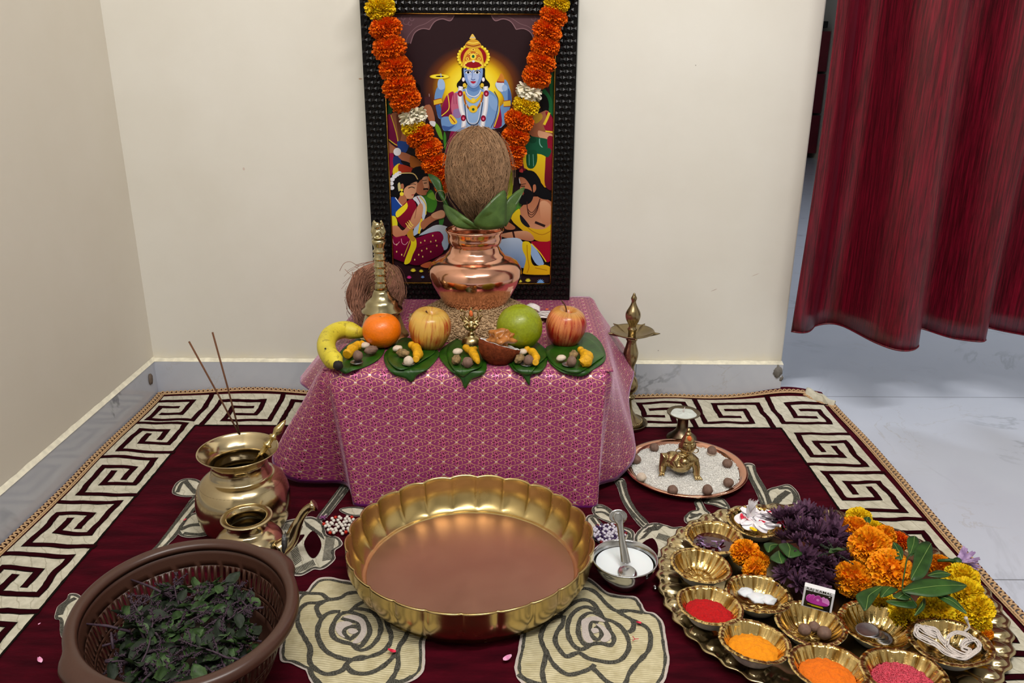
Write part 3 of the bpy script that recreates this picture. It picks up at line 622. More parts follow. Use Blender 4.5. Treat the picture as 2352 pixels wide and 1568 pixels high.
# ---------------------------------------------------------------- low table and brocade cloth
TZ = .272
tb = thing('low_table', (0, 0, 0), 'dark wooden low table hidden under the magenta cloth', 'table')
b = MB(); b.box((-.0835, -.262, TZ-.014), (.262, .248, .009)); bev(obj('tabletop', b, WOOD, tb, smooth=False), .004)
for sx in (-.32, .15):
    for sy in (-.48, -.045):
        b = MB(); b.box((sx, sy, .124+.004), (.018, .018, .122)); obj('leg', b, WOOD, tb, smooth=False)
cl = thing('altar_cloth', (0, 0, 0), 'magenta and gold brocade cloth draped over the low table', 'tablecloth')
CC = [((-.352, -.012), (-.40, -.03, .19)), ((-.354, -.09), (-.455, -.10, .15)), ((-.357, -.18), (-.488, -.18, .128)), ((-.357, -.30), (-.468, -.29, .155)), ((-.357, -.40), (-.425, -.37, .160)), ((-.357, -.44), (-.405, -.42, .13)),
      ((-.357, -.485), (-.490, -.44, .055)), ((-.357, -.50), (-.476, -.475, .03)), ((-.357, -.508), (-.44, -.50, .022)), ((-.355, -.515), (-.395, -.505, .02)), ((-.350, -.518), (-.335, -.507, .02)),
      ((-.344, -.52), (-.312, -.545, .012)), ((-.335, -.52), (-.304, -.566, .005)), ((-.30, -.52), (-.272, -.571, .003)), ((-.2, -.52), (-.19, -.568, .003)), ((-.1, -.52), (-.1, -.562, .003)), ((0, -.52), (0, -.562, .003)), ((.1, -.52), (.1, -.568, .003)),
      ((.15, -.52), (.150, -.572, .003)), ((.175, -.52), (.172, -.566, .004)), ((.184, -.518), (.176, -.548, .02)), ((.189, -.512), (.178, -.525, .028)), ((.191, -.50), (.195, -.505, .024)), ((.192, -.47), (.225, -.475, .018)), ((.193, -.43), (.262, -.43, .035)), ((.194, -.37), (.272, -.37, .06)), ((.195, -.30), (.266, -.30, .11)), ((.196, -.2), (.288, -.19, .150)), ((.197, -.1), (.278, -.08, .168)), ((.197, -.012), (.245, -.03, .18))]
NS = 10
TP = crom([(a[0], a[1], TZ) for a, h in CC], NS); HP = crom([h for a, h in CC], NS)
U = [0]
for i in range(1, len(TP)):
    ma = (TP[i-1]+HP[i-1])/2; mb_ = (TP[i]+HP[i])/2; d = (mb_-ma); d.z = 0; U.append(U[-1]+d.length)
ui = min(range(len(TP)), key=lambda i: abs((TP[i].x+HP[i].x)/2+0.0)+(0 if TP[i].y < -.515 else 9)); UO = U[ui]
NV = 26
def drape(i, t):
    a, h = TP[i], HP[i]; out = Vector((h.x-a.x, h.y-a.y, 0)); c = Vector((-.0805, -.26, 0))
    nrm = (Vector((a.x, a.y, 0))-c); 
    if a.y <= -.515: nrm = Vector((0, -1, 0))
    elif a.x < -.34: nrm = Vector((-1, 0, 0))
    elif a.x > .18: nrm = Vector((1, 0, 0))
    nrm.normalize()
    p = a+(h-a)*t
    p = p+nrm*(.010*math.sin(min(1, t/.12)*PI/2)-.010*t) + Vector((0, 0, .005*(1-math.cos(min(1, t/.12)*PI/2))*-.2))
    ww = noise.noise(Vector((U[i]*14, t*1.2, 2)))*.007*math.sin(t*PI*.8)
    return p+nrm*ww
mb = MB()
n = len(TP)
def fcl(u, v): return drape(int(round(u*(n-1))), v)
mb.grid(n, NV, fcl, uv=lambda u, v: (U[int(round(u*(n-1)))]-UO, (TZ-.003)*(1-v)))
# flat top joined to the drape's top row
def ftop(u, v):
    x = -.352+(.548)*u; y = -.012+(-.508)*v; x = -.3585+.557*u
    return Vector((x, y, TZ+.0006*noise.noise(Vector((x*30, y*30, 0)))+.0004))
mb.grid(30, 30, ftop, uv=lambda u, v: (-.3585+.557*u+.08, TZ+.508*(1-v)))
o = obj('brocade', mb, BROC, cl); solid(o, .0012, 0)
# centre crease
def on_cloth(x, y, off=.003):
    p = at_z(x, y, TZ+off)
    if p.y >= -.512: return p
    # front drape plane through the table edge and the hem
    P0 = Vector((-.08, -.532, TZ-.02)); N = Vector((0, -1, 0)).cross(Vector((1, 0, 0))); T = Vector((0, -.05, -.25)).normalized(); N = Vector((1, 0, 0)).cross(T)
    if N.y > 0: N = -N
    d = ray(x, y); t = (P0+N*off-CAM).dot(N)/d.dot(N); q = CAM+d*t
    if q.z > TZ-.012:
        k = min(1, max(0, (-.512-p.y)/.02)); return p.lerp(q, k) if q.z > TZ+off else Vector((q.x, min(q.y, -.52), q.z))
    return q

# ---------------------------------------------------------------- framed picture
FY = -.038
fr = thing('picture_frame', (0, FY, TZ), 'tall framed devotional print in black carved frame leaning on the back wall', 'picture frame')
FXL, FXR = at_y(862.3, 684, FY).x, at_y(1307.5, 684, FY).x
FW = .046; FH = at_y(1080, 30, FY).z-TZ+FW
b = MB()
for (x0, x1, z0, z1) in ((FXL, FXL+FW, 0, FH), (FXR-FW, FXR, 0, FH), (FXL+FW, FXR-FW, 0, FW*.86), (FXL+FW, FXR-FW, FH-FW, FH)):
    b.box(((x0+x1)/2, .006, (z0+z1)/2), ((x1-x0)/2, .012, (z1-z0)/2))
def hexes(x0, x1, z0, z1):
    p = .0148; r = p*.52; j = 0; z = z0+r
    while z < z1-r*.4:
        x = x0+r+(p/2 if j % 2 else 0)
        while x < x1-r*.5:
            c = Vector((x, -.0062-.0035, z)); ring = [Vector((x+r*math.cos(k*PI/3+PI/6), -.0062, z+r*math.sin(k*PI/3+PI/6))) for k in range(6)]
            mid = [Vector((x+r*.9*math.cos(k*PI/3+PI/6), -.0062-(.0038 if k % 2 else .0015), z+r*.9*math.sin(k*PI/3+PI/6))) for k in range(6)]
            b.add(ring+mid+[c], [(k, (k+1) % 6, 6+(k+1) % 6, 6+k) for k in range(6)]+[(6+k, 6+(k+1) % 6, 12) for k in range(6)])
            x += p
        z += p*.87; j += 1
hexes(FXL, FXL+FW, 0, FH); hexes(FXR-FW, FXR, 0, FH); hexes(FXL+FW, FXR-FW, 0, FW*.86); hexes(FXL+FW, FXR-FW, FH-FW, FH)
fo = obj('frame', b, BLACKF, fr, smooth=False)
b = MB(); b.box(((FXL+FXR)/2, .023, FH/2), ((FXR-FXL)/2+.004, .005, FH/2+.002)); obj('backing_board', b, plain('pale_grey_board', (176, 176, 168), .6, var=.03), fr, smooth=False)
b = MB(); g0, g1, h0, h1 = FXL+FW+.001, FXR-FW-.001, FW*.86+.001, FH-FW-.001
for z in (h0, h1): b.tube([(g0, -.002, z), (g1, -.002, z)], .0028, 8)
for x in (g0, g1): b.tube([(x, -.002, h0), (x, -.002, h1)], .0028, 8)
obj('gold_bezel', b, GOLDB, fr)
# the print: flat shapes in printed colours
PY = FY+.004
from mathutils.geometry import tessellate_polygon
pm = MB(); pm.c = []; lay = [0]
def Lp(x, y): q = at_y(x, y, PY); return Vector((min(max(q.x, g0), g1), 0, min(max(q.z-TZ, h0), h1)))
AO, BOo = (820, 0, 4.438), (820, 340, 4.355)
def sh(o, pts, c, sm=3, cf=None):
    lay[0] += 1; off = .0040-lay[0]*.000022
    P = [(*p, 0) for p in pts]; P = closed(P, sm) if sm > 1 else [Vector(p) for p in P]
    vs = [Lp(o[0]+p.x/o[2], o[1]+p.y/o[2])+Vector((0, off, 0)) for p in P]
    tri = []
    for t in tessellate_polygon([vs]):
        a_, b_, c_ = (vs[i] for i in t)
        tri.append(tuple(t) if (b_-a_).cross(c_-a_).y < 0 else tuple(t)[::-1])
    pm.add(vs, tri)
    if cf is None: pm.c += [(*lin(c), 1)]*len(vs)
    else: pm.c += [(*lin(tuple(a+(b_-a)*t for a, b_ in zip(c, cf))), 1) for t in [(p.y-min(q.y for q in P))/(max(q.y for q in P)-min(q.y for q in P)+1e-6) for p in P]]
def ln(o, pts, wd, c, sm=4):
    lay[0] += 1; off = .0040-lay[0]*.000022
    P = crom([(*p, 0) for p in pts], sm); vs = []
    for i, p in enumerate(P):
        t = (P[min(i+1, len(P)-1)]-P[max(i-1, 0)]).normalized(); s_ = Vector((-t.y, t.x, 0))*wd/2
        for q in (p+s_, p-s_): vs.append(Lp(o[0]+q.x/o[2], o[1]+q.y/o[2])+Vector((0, off, 0)))
    pm.add(vs, [(2*i, 2*i+1, 2*i+3, 2*i+2) for i in range(len(P)-1)]); pm.c += [(*lin(c), 1)]*len(vs)
def elp(o, cx, cy, rx, ry, c, n=20, c2=None):
    lay[0] += 1; off = .0040-lay[0]*.000022
    vs = [Lp(o[0]+(cx)/o[2], o[1]+cy/o[2])+Vector((0, off, 0))]+[Lp(o[0]+(cx+rx*math.cos(2*PI*k/n))/o[2], o[1]+(cy+ry*math.sin(2*PI*k/n))/o[2])+Vector((0, off, 0)) for k in range(n)]
    pm.add(vs, [(0, 1+k, 1+(k+1) % n) for k in range(n)]); pm.c += [(*lin(c), 1)]+[(*lin(c2 or c), 1)]*n
def star(o, cx, cy, r, c, n=6):
    pts = []
    for k in range(2*n+1): a = PI+PI*k/(2*n); q = r if k % 2 == 0 else r*.55; pts.append((cx+q*math.cos(a), cy+q*.9*math.sin(a)+r*.2))
    sh(o, pts+[(cx+r*.3, cy+r*.6), (cx-r*.3, cy+r*.6)], c, 1)
A, B = AO, BOo
# full picture ground
lay[0] += 1
vs = [Vector((x, .0040, z)) for x, z in ((g0, h0), (g1, h0), (g1, h1), (g0, h1))]; pm.add(vs, [(0, 1, 2, 3)]); pm.c += [(*lin((44, 26, 30)), 1)]*4
# halo rings
def ringf(o, cx, cy, rs):
    n = 48; lay[0] += 1; off = .0040-lay[0]*.000022; vs = [Lp(o[0]+cx/o[2], o[1]+cy/o[2])+Vector((0, off, 0))]; cc = [(*lin(rs[0][2]), 1)]
    for rx, ry, c in rs:
        for k in range(n): vs.append(Lp(o[0]+(cx+rx*math.cos(2*PI*k/n))/o[2], o[1]+(cy+ry*math.sin(2*PI*k/n))/o[2])+Vector((0, off, 0))); cc.append((*lin(c), 1))
    fs = [(0, 1+k, 1+(k+1) % n) for k in range(n)]
    for r in range(len(rs)-1): fs += [(1+r*n+k, 1+(r+1)*n+k, 1+(r+1)*n+(k+1) % n, 1+r*n+(k+1) % n) for k in range(n)]
    pm.add(vs, fs); pm.c += cc
ringf(A, 1185, 900, [(200, 200, (250, 226, 60)), (280, 260, (238, 200, 30)), (350, 320, (176, 118, 20)), (420, 370, (100, 50, 22)), (520, 440, (44, 26, 30))])
for mx in (lambda x: x, lambda x: 2360-x):
    sp = [(mx(x), y) for x, y in [(380, 150), (1000, 150), (950, 212), (870, 190), (790, 215), (740, 300), (660, 292), (585, 335), (545, 440), (500, 445), (380, 600)]]
    sh(A, sp, (90, 62, 68), 1)
    for pl in ([(990, 160), (950, 212), (870, 192), (790, 222), (738, 300)], [(738, 300), (660, 292), (585, 338), (545, 445)]): ln(A, [(mx(x), y) for x, y in pl], 9, (138, 104, 110))
    ln(A, [(mx(x), y) for x, y in [(920, 165), (800, 180), (700, 240), (600, 280), (520, 370), (500, 440)]], 6, (122, 92, 98))
    for cx_, cy_, r_ in ((500, 220, 30), (560, 190, 22), (470, 180, 20), (540, 240, 18)): ln(A, [(mx(cx_+r_*math.cos(t)), cy_+r_*math.sin(t)) for t in [k*.9 for k in range(6)]], 6, (118, 88, 96))
# banana leaves right and left
for p, c in (([(1960, 820), (2040, 690), (2080, 660), (2080, 1553), (2040, 1500), (2000, 1200)], (24, 84, 40)), ([(2010, 760), (2060, 660), (2080, 1000), (2050, 1130), (2010, 950)], (98, 148, 34)), ([(1900, 900), (1980, 1000), (2060, 1250), (2000, 1200), (1900, 1010)], (30, 104, 56)),
             ([(285, 1010), (330, 1060), (360, 1130), (320, 1180), (285, 1180)], (26, 92, 50)), ([(800, 1250), (850, 1310), (875, 1420), (840, 1400), (800, 1310)], (108, 160, 40)), ([(890, 1340), (910, 1400), (900, 1530), (880, 1430)], (60, 130, 40)), ([(430, 1200), (600, 1200), (860, 1553), (430, 1553)], (34, 26, 28)),
             ([(300, 1480), (330, 1500), (320, 1553), (290, 1553)], (120, 170, 90))): sh(A, p, c)
for p, c in (([(640, 460), (740, 415), (790, 500), (800, 570), (760, 640), (690, 620)], (70, 140, 40)), ([(700, 480), (760, 440), (780, 520)], (120, 180, 50)), ([(1540, 200), (1560, 300), (1555, 430), (1520, 600), (1500, 450)], (170, 180, 40)), ([(1560, 560), (1640, 500), (1640, 600), (1560, 680)], (80, 140, 50)), ([(1960, 260), (2000, 230), (2005, 700), (1970, 520)], (70, 140, 50)), ([(820, 690), (870, 680), (860, 760), (830, 790)], (60, 130, 50))): sh(B, p, c)
# standing devotee left
SK, SKD, SKL = (176, 108, 76), (128, 70, 48), (214, 156, 120)
sh(A, [(340, 1170), (430, 1160), (520, 1340), (520, 1470), (400, 1470), (360, 1300)], SK); sh(A, [(400, 1180), (430, 1190), (460, 1330), (430, 1440)], SKD)
sh(A, [(300, 1200), (350, 1165), (390, 1290), (410, 1400), (412, 1500), (350, 1440), (300, 1400)], (158, 30, 90), cf=(110, 10, 60)); ln(A, [(345, 1170), (380, 1280), (410, 1400), (412, 1480), (310, 1410)], 9, (240, 210, 60))
sh(A, [(300, 1430), (350, 1470), (430, 1530), (420, 1553), (300, 1553)], SK); sh(A, [(385, 1540), (430, 1510), (460, 1553), (390, 1553)], (240, 240, 244)); sh(A, [(412, 1440), (525, 1460), (500, 1553), (440, 1553)], (40, 74, 150)); 
sh(A, [(680, 1095), (725, 1060), (765, 1100), (795, 1230), (745, 1245), (700, 1150)], SK); sh(A, [(688, 990), (752, 978), (756, 1060), (690, 1072)], (74, 36, 40), 1); ln(A, [(735, 955), (738, 985)], 8, (160, 130, 130)); sh(A, [(740, 1235), (800, 1240), (790, 1290), (750, 1270)], (236, 236, 240)); sh(A, [(600, 850), (640, 870), (650, 930), (610, 930)], (16, 10, 12))
# central figure
BL, BLL, BLD = (112, 152, 206), (160, 190, 232), (64, 96, 160)
for mx in (lambda x: x, lambda x: 2372-x): sh(A, [(mx(x), y) for x, y in [(1070, 690), (1065, 790), (1020, 850), (1030, 895), (1110, 890), (1130, 760)]], (14, 10, 16))
sh(A, [(1010, 1230), (1020, 1330), (970, 1460), (990, 1553), (905, 1553), (930, 1440), (960, 1330)], (150, 30, 80), cf=(110, 20, 60))
sh(A, [(790, 985), (825, 880), (900, 880), (865, 1000), (850, 1080), (880, 1200), (830, 1200), (802, 1070)], BL); sh(A, [(800, 1060), (850, 1080), (880, 1210), (830, 1190)], BLD)
sh(A, [(822, 880), (830, 815), (865, 800), (895, 845), (893, 900), (850, 915)], BLL); sh(A, [(845, 750), (858, 750), (866, 820), (846, 820)], BLL, 1)
elp(A, 845, 780, 104, 26, (216, 180, 30)); elp(A, 845, 779, 92, 20, (252, 230, 60)); elp(A, 845, 778, 44, 8, (50, 30, 24)); ln(A, [(856, 754), (858, 790)], 8, BLL, 1)
sh(A, [(1500, 1040), (1480, 960), (1425, 900), (1412, 850), (1480, 810), (1530, 830), (1572, 960), (1570, 1060), (1520, 1210), (1470, 1260), (1440, 1120)], BL); sh(A, [(1540, 900), (1572, 970), (1568, 1060), (1540, 1060)], BLD)
sh(A, [(1412, 850), (1450, 820), (1500, 850), (1490, 930), (1440, 920)], (206, 218, 240)); sh(A, [(1425, 835), (1450, 780), (1470, 745), (1500, 785), (1495, 840)], (206, 130, 50)); ln(A, [(1425, 835), (1500, 838)], 12, (150, 30, 30)); elp(A, 1505, 895, 28, 34, BLL)
for q in ([(780, 1020), (860, 1000), (872, 1050), (785, 1072)], [(1490, 1030), (1565, 1020), (1566, 1082), (1494, 1086)]): sh(A, q, (232, 190, 50), 1); ln(A, [q[0], q[1]], 7, (150, 40, 30)); ln(A, [q[3], q[2]], 7, (150, 40, 30))
sh(A, [(940, 985), (1040, 925), (1120, 895), (1140, 850), (1235, 850), (1260, 900), (1360, 925), (1430, 1000), (1465, 1150), (1470, 1300), (900, 1330), (920, 1100)], BL, cf=(130, 168, 218))
sh(A, [(1100, 960), (1180, 1000), (1270, 960), (1290, 1100), (1260, 1300), (1100, 1300), (1080, 1100)], BLL, cf=(140, 176, 222)); sh(A, [(1330, 950), (1420, 1010), (1440, 1130), (1380, 1110), (1340, 1040)], (136, 172, 222))
sh(A, [(1140, 850), (1235, 850), (1250, 905), (1190, 935), (1125, 900)], (92, 130, 190))
sh(A, [(925, 960), (985, 935), (990, 1050), (960, 1180), (868, 1195), (862, 1100), (890, 1020)], (170, 30, 80), cf=(110, 14, 56)); ln(A, [(925, 960), (940, 1060), (930, 1120), (862, 1180)], 9, (240, 212, 60))
sh(A, [(1435, 1010), (1462, 1110), (1475, 1280), (1390, 1300), (1420, 1200), (1445, 1120)], (150, 24, 70)); ln(A, [(1438, 1010), (1448, 1130), (1400, 1290)], 10, (240, 212, 60)); ln(A, [(1400, 930), (1440, 1030), (1410, 1200), (1365, 1300)], 7, (30, 40, 90))
sh(A, [(862, 1200), (950, 1190), (1020, 1240), (1000, 1300), (900, 1335), (866, 1290)], BL); sh(A, [(866, 1280), (940, 1290), (1000, 1270), (960, 1310), (900, 1335)], BLD)
sh(A, [(966, 1010), (985, 955), (1005, 945), (1040, 960), (1070, 1040), (1085, 1110), (1050, 1195), (985, 1190), (958, 1100)], (196, 100, 128)); 
for x in (985, 1008, 1030): ln(A, [(x, 955), (x+4, 1060)], 5, (130, 50, 80))
sh(A, [(985, 1120), (1060, 1110), (1040, 1195), (990, 1190)], (150, 120, 170)); sh(A, [(935, 1195), (960, 1165), (1020, 1230), (1010, 1262), (965, 1262)], (240, 200, 60)); ln(A, [(950, 1185), (1000, 1250)], 9, (150, 40, 30))
# garland and jewels
for xs in ([(1060, 880), (1050, 960), (1062, 1100), (1092, 1200), (1085, 1300)], [(1310, 880), (1318, 960), (1310, 1100), (1290, 1200), (1275, 1300)]):
    ln(A, xs, 48, (214, 214, 226)); ln(A, xs, 22, (248, 246, 250)); 
for x, y in ((1052, 952), (1085, 1202), (1318, 952), (1288, 1206)): elp(A, x, y, 26, 32, (190, 30, 70), c2=(110, 10, 40)); elp(A, x, y+4, 9, 12, (240, 120, 150))
ln(A, [(1110, 905), (1130, 960), (1190, 985), (1240, 960), (1262, 915)], 10, (236, 236, 240)); ln(A, [(1090, 930), (1110, 990), (1185, 1040), (1255, 985), (1280, 935)], 26, (236, 196, 40)); ln(A, [(1090, 955), (1110, 1060), (1185, 1130), (1258, 1050), (1280, 960)], 20, (206, 140, 40)); ln(A, [(1092, 965), (1114, 1068), (1185, 1140), (1262, 1055), (1284, 965)], 7, (130, 20, 20))
elp(A, 1185, 1110, 44, 38, (238, 196, 50)); elp(A, 1185, 1114, 14, 14, (20, 90, 50)); elp(A, 1185, 1020, 20, 22, (244, 214, 80))
for dx in (0, 14): ln(A, [(1100+dx, 1060), (1112+dx, 1200), (1150, 1265-dx), (1215, 1265-dx), (1255-dx, 1200), (1280-dx, 1040)], 7, (224, 224, 232) if dx else (40, 40, 60))
for mx in (1085, 1288): elp(A, mx, 810, 14, 22, (244, 236, 240)); elp(A, mx-(-12 if mx < 1180 else 12), 868, 18, 22, (232, 196, 60))
# face
sh(A, [(1090, 760), (1090, 690), (1130, 645), (1185, 632), (1240, 645), (1280, 690), (1282, 760), (1265, 825), (1232, 878), (1188, 900), (1145, 878), (1108, 825)], (128, 158, 214)); sh(A, [(1120, 700), (1160, 655), (1215, 655), (1250, 700), (1240, 800), (1215, 860), (1180, 880), (1150, 850), (1125, 790)], (170, 190, 232)); elp(A, 1150, 790, 22, 26, (192, 206, 240)); elp(A, 1225, 790, 20, 26, (178, 196, 236))
for ex in (1134, 1226):
    sh(A, [(ex-32, 738), (ex-12, 724), (ex+14, 724), (ex+30, 738), (ex+10, 750), (ex-14, 750)], (236, 238, 246)); elp(A, ex, 737, 13, 13, (16, 12, 20)); ln(A, [(ex-34, 738), (ex-10, 721), (ex+14, 721), (ex+32, 738)], 7, (18, 14, 26)); ln(A, [(ex-36, 708), (ex-4, 696), (ex+32, 708)], 8, (20, 16, 30))
ln(A, [(1178, 720), (1174, 780), (1164, 805)], 5, (84, 106, 170)); ln(A, [(1164, 806), (1184, 814), (1204, 806)], 7, (70, 86, 150)); sh(A, [(1156, 832), (1178, 826), (1184, 829), (1192, 826), (1214, 832), (1186, 852)], (190, 30, 60)); ln(A, [(1158, 833), (1212, 833)], 3, (90, 10, 30))
ln(A, [(1170, 650), (1172, 695), (1182, 706), (1192, 695), (1194, 650)], 7, (170, 30, 40)); ln(A, [(1182, 650), (1182, 690)], 5, (240, 240, 244))
# crown
elp(A, 1188, 580, 160, 128, (226, 186, 30), 40)
for k in range(26): a = PI*.0+2*PI*k/26; elp(A, 1188+156*math.cos(a), 580+124*math.sin(a), 14, 14, (250, 226, 60), 8)
elp(A, 1188, 580, 132, 112, (150, 20, 30), 30)
sh(A, [(1075, 690), (1078, 620), (1100, 540), (1150, 490), (1190, 480), (1230, 490), (1272, 540), (1290, 620), (1294, 690), (1250, 640), (1185, 622), (1120, 640)], (228, 178, 50)); sh(A, [(1100, 620), (1120, 560), (1180, 520), (1250, 560), (1270, 620), (1185, 600)], (196, 110, 40))
for x, y, r in ((1185, 575, 32), (1125, 600, 16), (1245, 600, 16), (1150, 545, 13), (1222, 545, 13), (1110, 640, 12), (1262, 640, 12), (1185, 505, 16)): elp(A, x, y, r, r, (250, 222, 80)); elp(A, x, y, r*.45, r*.5, (20, 96, 60) if r > 30 else (160, 30, 30))
ln(A, [(1088, 680), (1110, 640), (1150, 625), (1185, 620), (1222, 625), (1262, 640), (1284, 680)], 12, (248, 220, 90)); 
sh(A, [(1100, 470), (1120, 430), (1160, 405), (1215, 405), (1250, 430), (1268, 470), (1235, 490), (1135, 490)], (214, 160, 50)); ln(A, [(1112, 455), (1185, 470), (1258, 455)], 9, (130, 20, 24)); ln(A, [(1130, 432), (1185, 440), (1240, 432)], 9, (250, 224, 90)); sh(A, [(1150, 400), (1158, 372), (1178, 345), (1200, 372), (1210, 400)], (236, 196, 90)); ln(A, [(1156, 382), (1206, 382)], 8, (190, 190, 190)); elp(A, 1188, 625, 14, 12, (230, 232, 240))
# standing devotee right
sh(A, [(1880, 960), (1930, 980), (1955, 1060), (1945, 1140), (1890, 1120)], (14, 8, 10)); sh(A, [(1770, 1180), (1860, 1150), (1950, 1130), (1992, 1300), (1990, 1420), (1850, 1410), (1750, 1350)], SK, cf=(150, 86, 56)); sh(A, [(1800, 1180), (1870, 1150), (1890, 1200), (1820, 1260)], (190, 150, 40))
sh(A, [(1920, 1140), (1960, 1150), (2002, 1230), (2005, 1345), (1930, 1335), (1900, 1260), (1930, 1200)], (150, 20, 50)); ln(A, [(1960, 1145), (1935, 1210), (1905, 1270)], 26, (236, 206, 50)); ln(A, [(1920, 1335), (1998, 1345)], 14, (236, 206, 50)); sh(A, [(1845, 1330), (1900, 1340), (1990, 1370), (1980, 1420), (1860, 1400)], SKL)
sh(A, [(1735, 1400), (1860, 1400), (2000, 1440), (2050, 1553), (1700, 1553)], (22, 84, 56)); ln(A, [(1860, 1410), (1870, 1480), (1960, 1553)], 9, (130, 190, 170)); elp(A, 1790, 1425, 40, 34, (16, 66, 42)); sh(A, [(1940, 1400), (2005, 1400), (2040, 1553), (1960, 1553)], (140, 14, 44))
sh(B, [(1560, 60), (1680, 40), (1700, 190), (1640, 240), (1590, 160)], (110, 14, 40)); sh(B, [(1670, 60), (1800, 20), (1900, 40), (1915, 200), (1890, 390), (1830, 330), (1700, 210), (1670, 190)], (232, 206, 30), cf=(206, 150, 20)); sh(B, [(1900, 0), (1975, 0), (1985, 330), (1950, 420), (1880, 370), (1880, 200)], (146, 16, 44), cf=(90, 8, 30)); sh(B, [(1670, 0), (1930, 0), (1910, 90), (1840, 60), (1700, 50), (1665, 80)], (22, 84, 56)); sh(B, [(1700, 40), (1790, 20), (1800, 130), (1760, 200), (1700, 180)], (18, 76, 46)); ln(B, [(1720, 60), (1722, 170)], 5, (120, 180, 160)); ln(B, [(1760, 60), (1765, 180)], 5, (120, 180, 160))
# lower left figures
sh(B, [(300, 80), (370, 60), (360, 240), (300, 290)], (150, 20, 70)); sh(B, [(365, 90), (440, 70), (470, 160), (380, 195)], (30, 50, 110)); sh(B, [(400, 50), (470, 40), (560, 80), (570, 110), (520, 150), (440, 110)], SK); sh(B, [(540, 70), (650, 140), (660, 190), (540, 190)], (168, 96, 34)); sh(B, [(440, 120), (520, 140), (530, 160), (470, 165)], (14, 12, 18)); sh(B, [(365, 200), (430, 150), (440, 240), (370, 280)], (236, 206, 40)); sh(B, [(420, 160), (540, 190), (580, 240), (440, 260)], (170, 50, 26)); elp(B, 405, 35, 38, 40, (236, 236, 242))
sh(B, [(545, 230), (590, 186), (680, 186), (716, 260), (700, 290), (640, 330), (570, 310)], (12, 10, 14)); sh(B, [(600, 360), (640, 315), (715, 280), (720, 340), (728, 400), (700, 440), (690, 465), (630, 465), (590, 430)], SK); sh(B, [(655, 300), (712, 285), (718, 380), (680, 400)], SKL); ln(B, [(665, 408), (700, 405), (715, 412)], 16, (14, 10, 12)); ln(B, [(655, 322), (700, 318)], 6, (14, 10, 12)); ln(B, [(670, 348), (700, 345)], 8, (20, 12, 14)); ln(B, [(686, 432), (706, 432)], 6, (150, 40, 50))
sh(B, [(340, 470), (350, 380), (400, 280), (470, 240), (560, 245), (625, 310), (610, 345), (540, 350), (480, 390), (460, 470), (390, 490)], (10, 8, 12))
for x, y in ((352, 395), (346, 350), (356, 310), (378, 280), (402, 262), (425, 248)): elp(B, x, y, 24, 20, (232, 232, 240))
ln(B, [(420, 250), (560, 250), (610, 310)], 10, (220, 190, 120)); sh(B, [(410, 360), (430, 340), (440, 400), (420, 430)], (200, 190, 130))
sh(B, [(440, 360), (466, 355), (470, 400), (446, 400)], SK); sh(B, [(470, 420), (500, 380), (560, 345), (604, 335), (598, 400), (592, 440), (575, 460), (560, 498), (520, 505), (480, 490)], SKL); ln(B, [(515, 398), (550, 385), (580, 398)], 8, (20, 12, 16)); ln(B, [(512, 370), (560, 355), (592, 362)], 6, (20, 12, 16)); ln(B, [(548, 466), (572, 462)], 8, (170, 30, 50)); sh(B, [(450, 440), (500, 500), (480, 570), (410, 540), (430, 480)], SK); elp(B, 450, 416, 14, 14, (240, 220, 60)); elp(B, 450, 455, 20, 20, (240, 220, 60))
sh(B, [(560, 500), (640, 470), (690, 530), (700, 620), (670, 720), (640, 820), (560, 870), (600, 700), (610, 560)], (226, 228, 238), cf=(170, 190, 220)); ln(B, [(600, 480), (640, 560), (650, 700)], 8, (160, 60, 50)); ln(B, [(630, 480), (690, 560), (690, 660)], 10, (236, 210, 70)); ln(B, [(650, 700), (620, 850)], 22, (236, 206, 40)); sh(B, [(640, 740), (740, 670), (840, 615), (880, 640), (875, 690), (790, 715), (720, 760), (660, 810)], SK); sh(B, [(745, 660), (840, 615), (880, 640), (860, 690), (780, 700)], SKL)
sh(B, [(620, 870), (760, 775), (850, 765), (930, 800), (930, 860), (910, 990), (870, 1000), (850, 850), (780, 830)], (206, 212, 222), cf=(130, 160, 200)); sh(B, [(850, 860), (925, 880), (900, 1000), (860, 1000)], (170, 190, 216))
sh(B, [(320, 510), (390, 490), (440, 560), (480, 600), (400, 640), (380, 700), (328, 700)], (24, 66, 150)); ln(B, [(385, 490), (450, 570), (500, 560)], 9, (220, 224, 232)); sh(B, [(390, 650), (500, 530), (560, 510), (600, 590), (570, 740), (500, 800), (430, 750)], (150, 10, 46), cf=(110, 4, 34)); sh(B, [(392, 636), (480, 560), (502, 540), (504, 600), (410, 690)], (236, 216, 40)); sh(B, [(328, 690), (386, 680), (408, 770), (345, 800)], (226, 212, 40)); 
sh(B, [(340, 790), (405, 770), (460, 820), (520, 750), (560, 660), (600, 590), (640, 545), (664, 590), (645, 700), (600, 770), (510, 850), (430, 892), (370, 870)], SKL, cf=(190, 120, 86)); ln(B, [(600, 590), (580, 700)], 5, (130, 70, 50)); 
for k in range(3): ln(B, [(490+k*16, 745-k*14), (520+k*16, 790-k*14), (540+k*14, 800-k*16)], 7, (246, 226, 90))
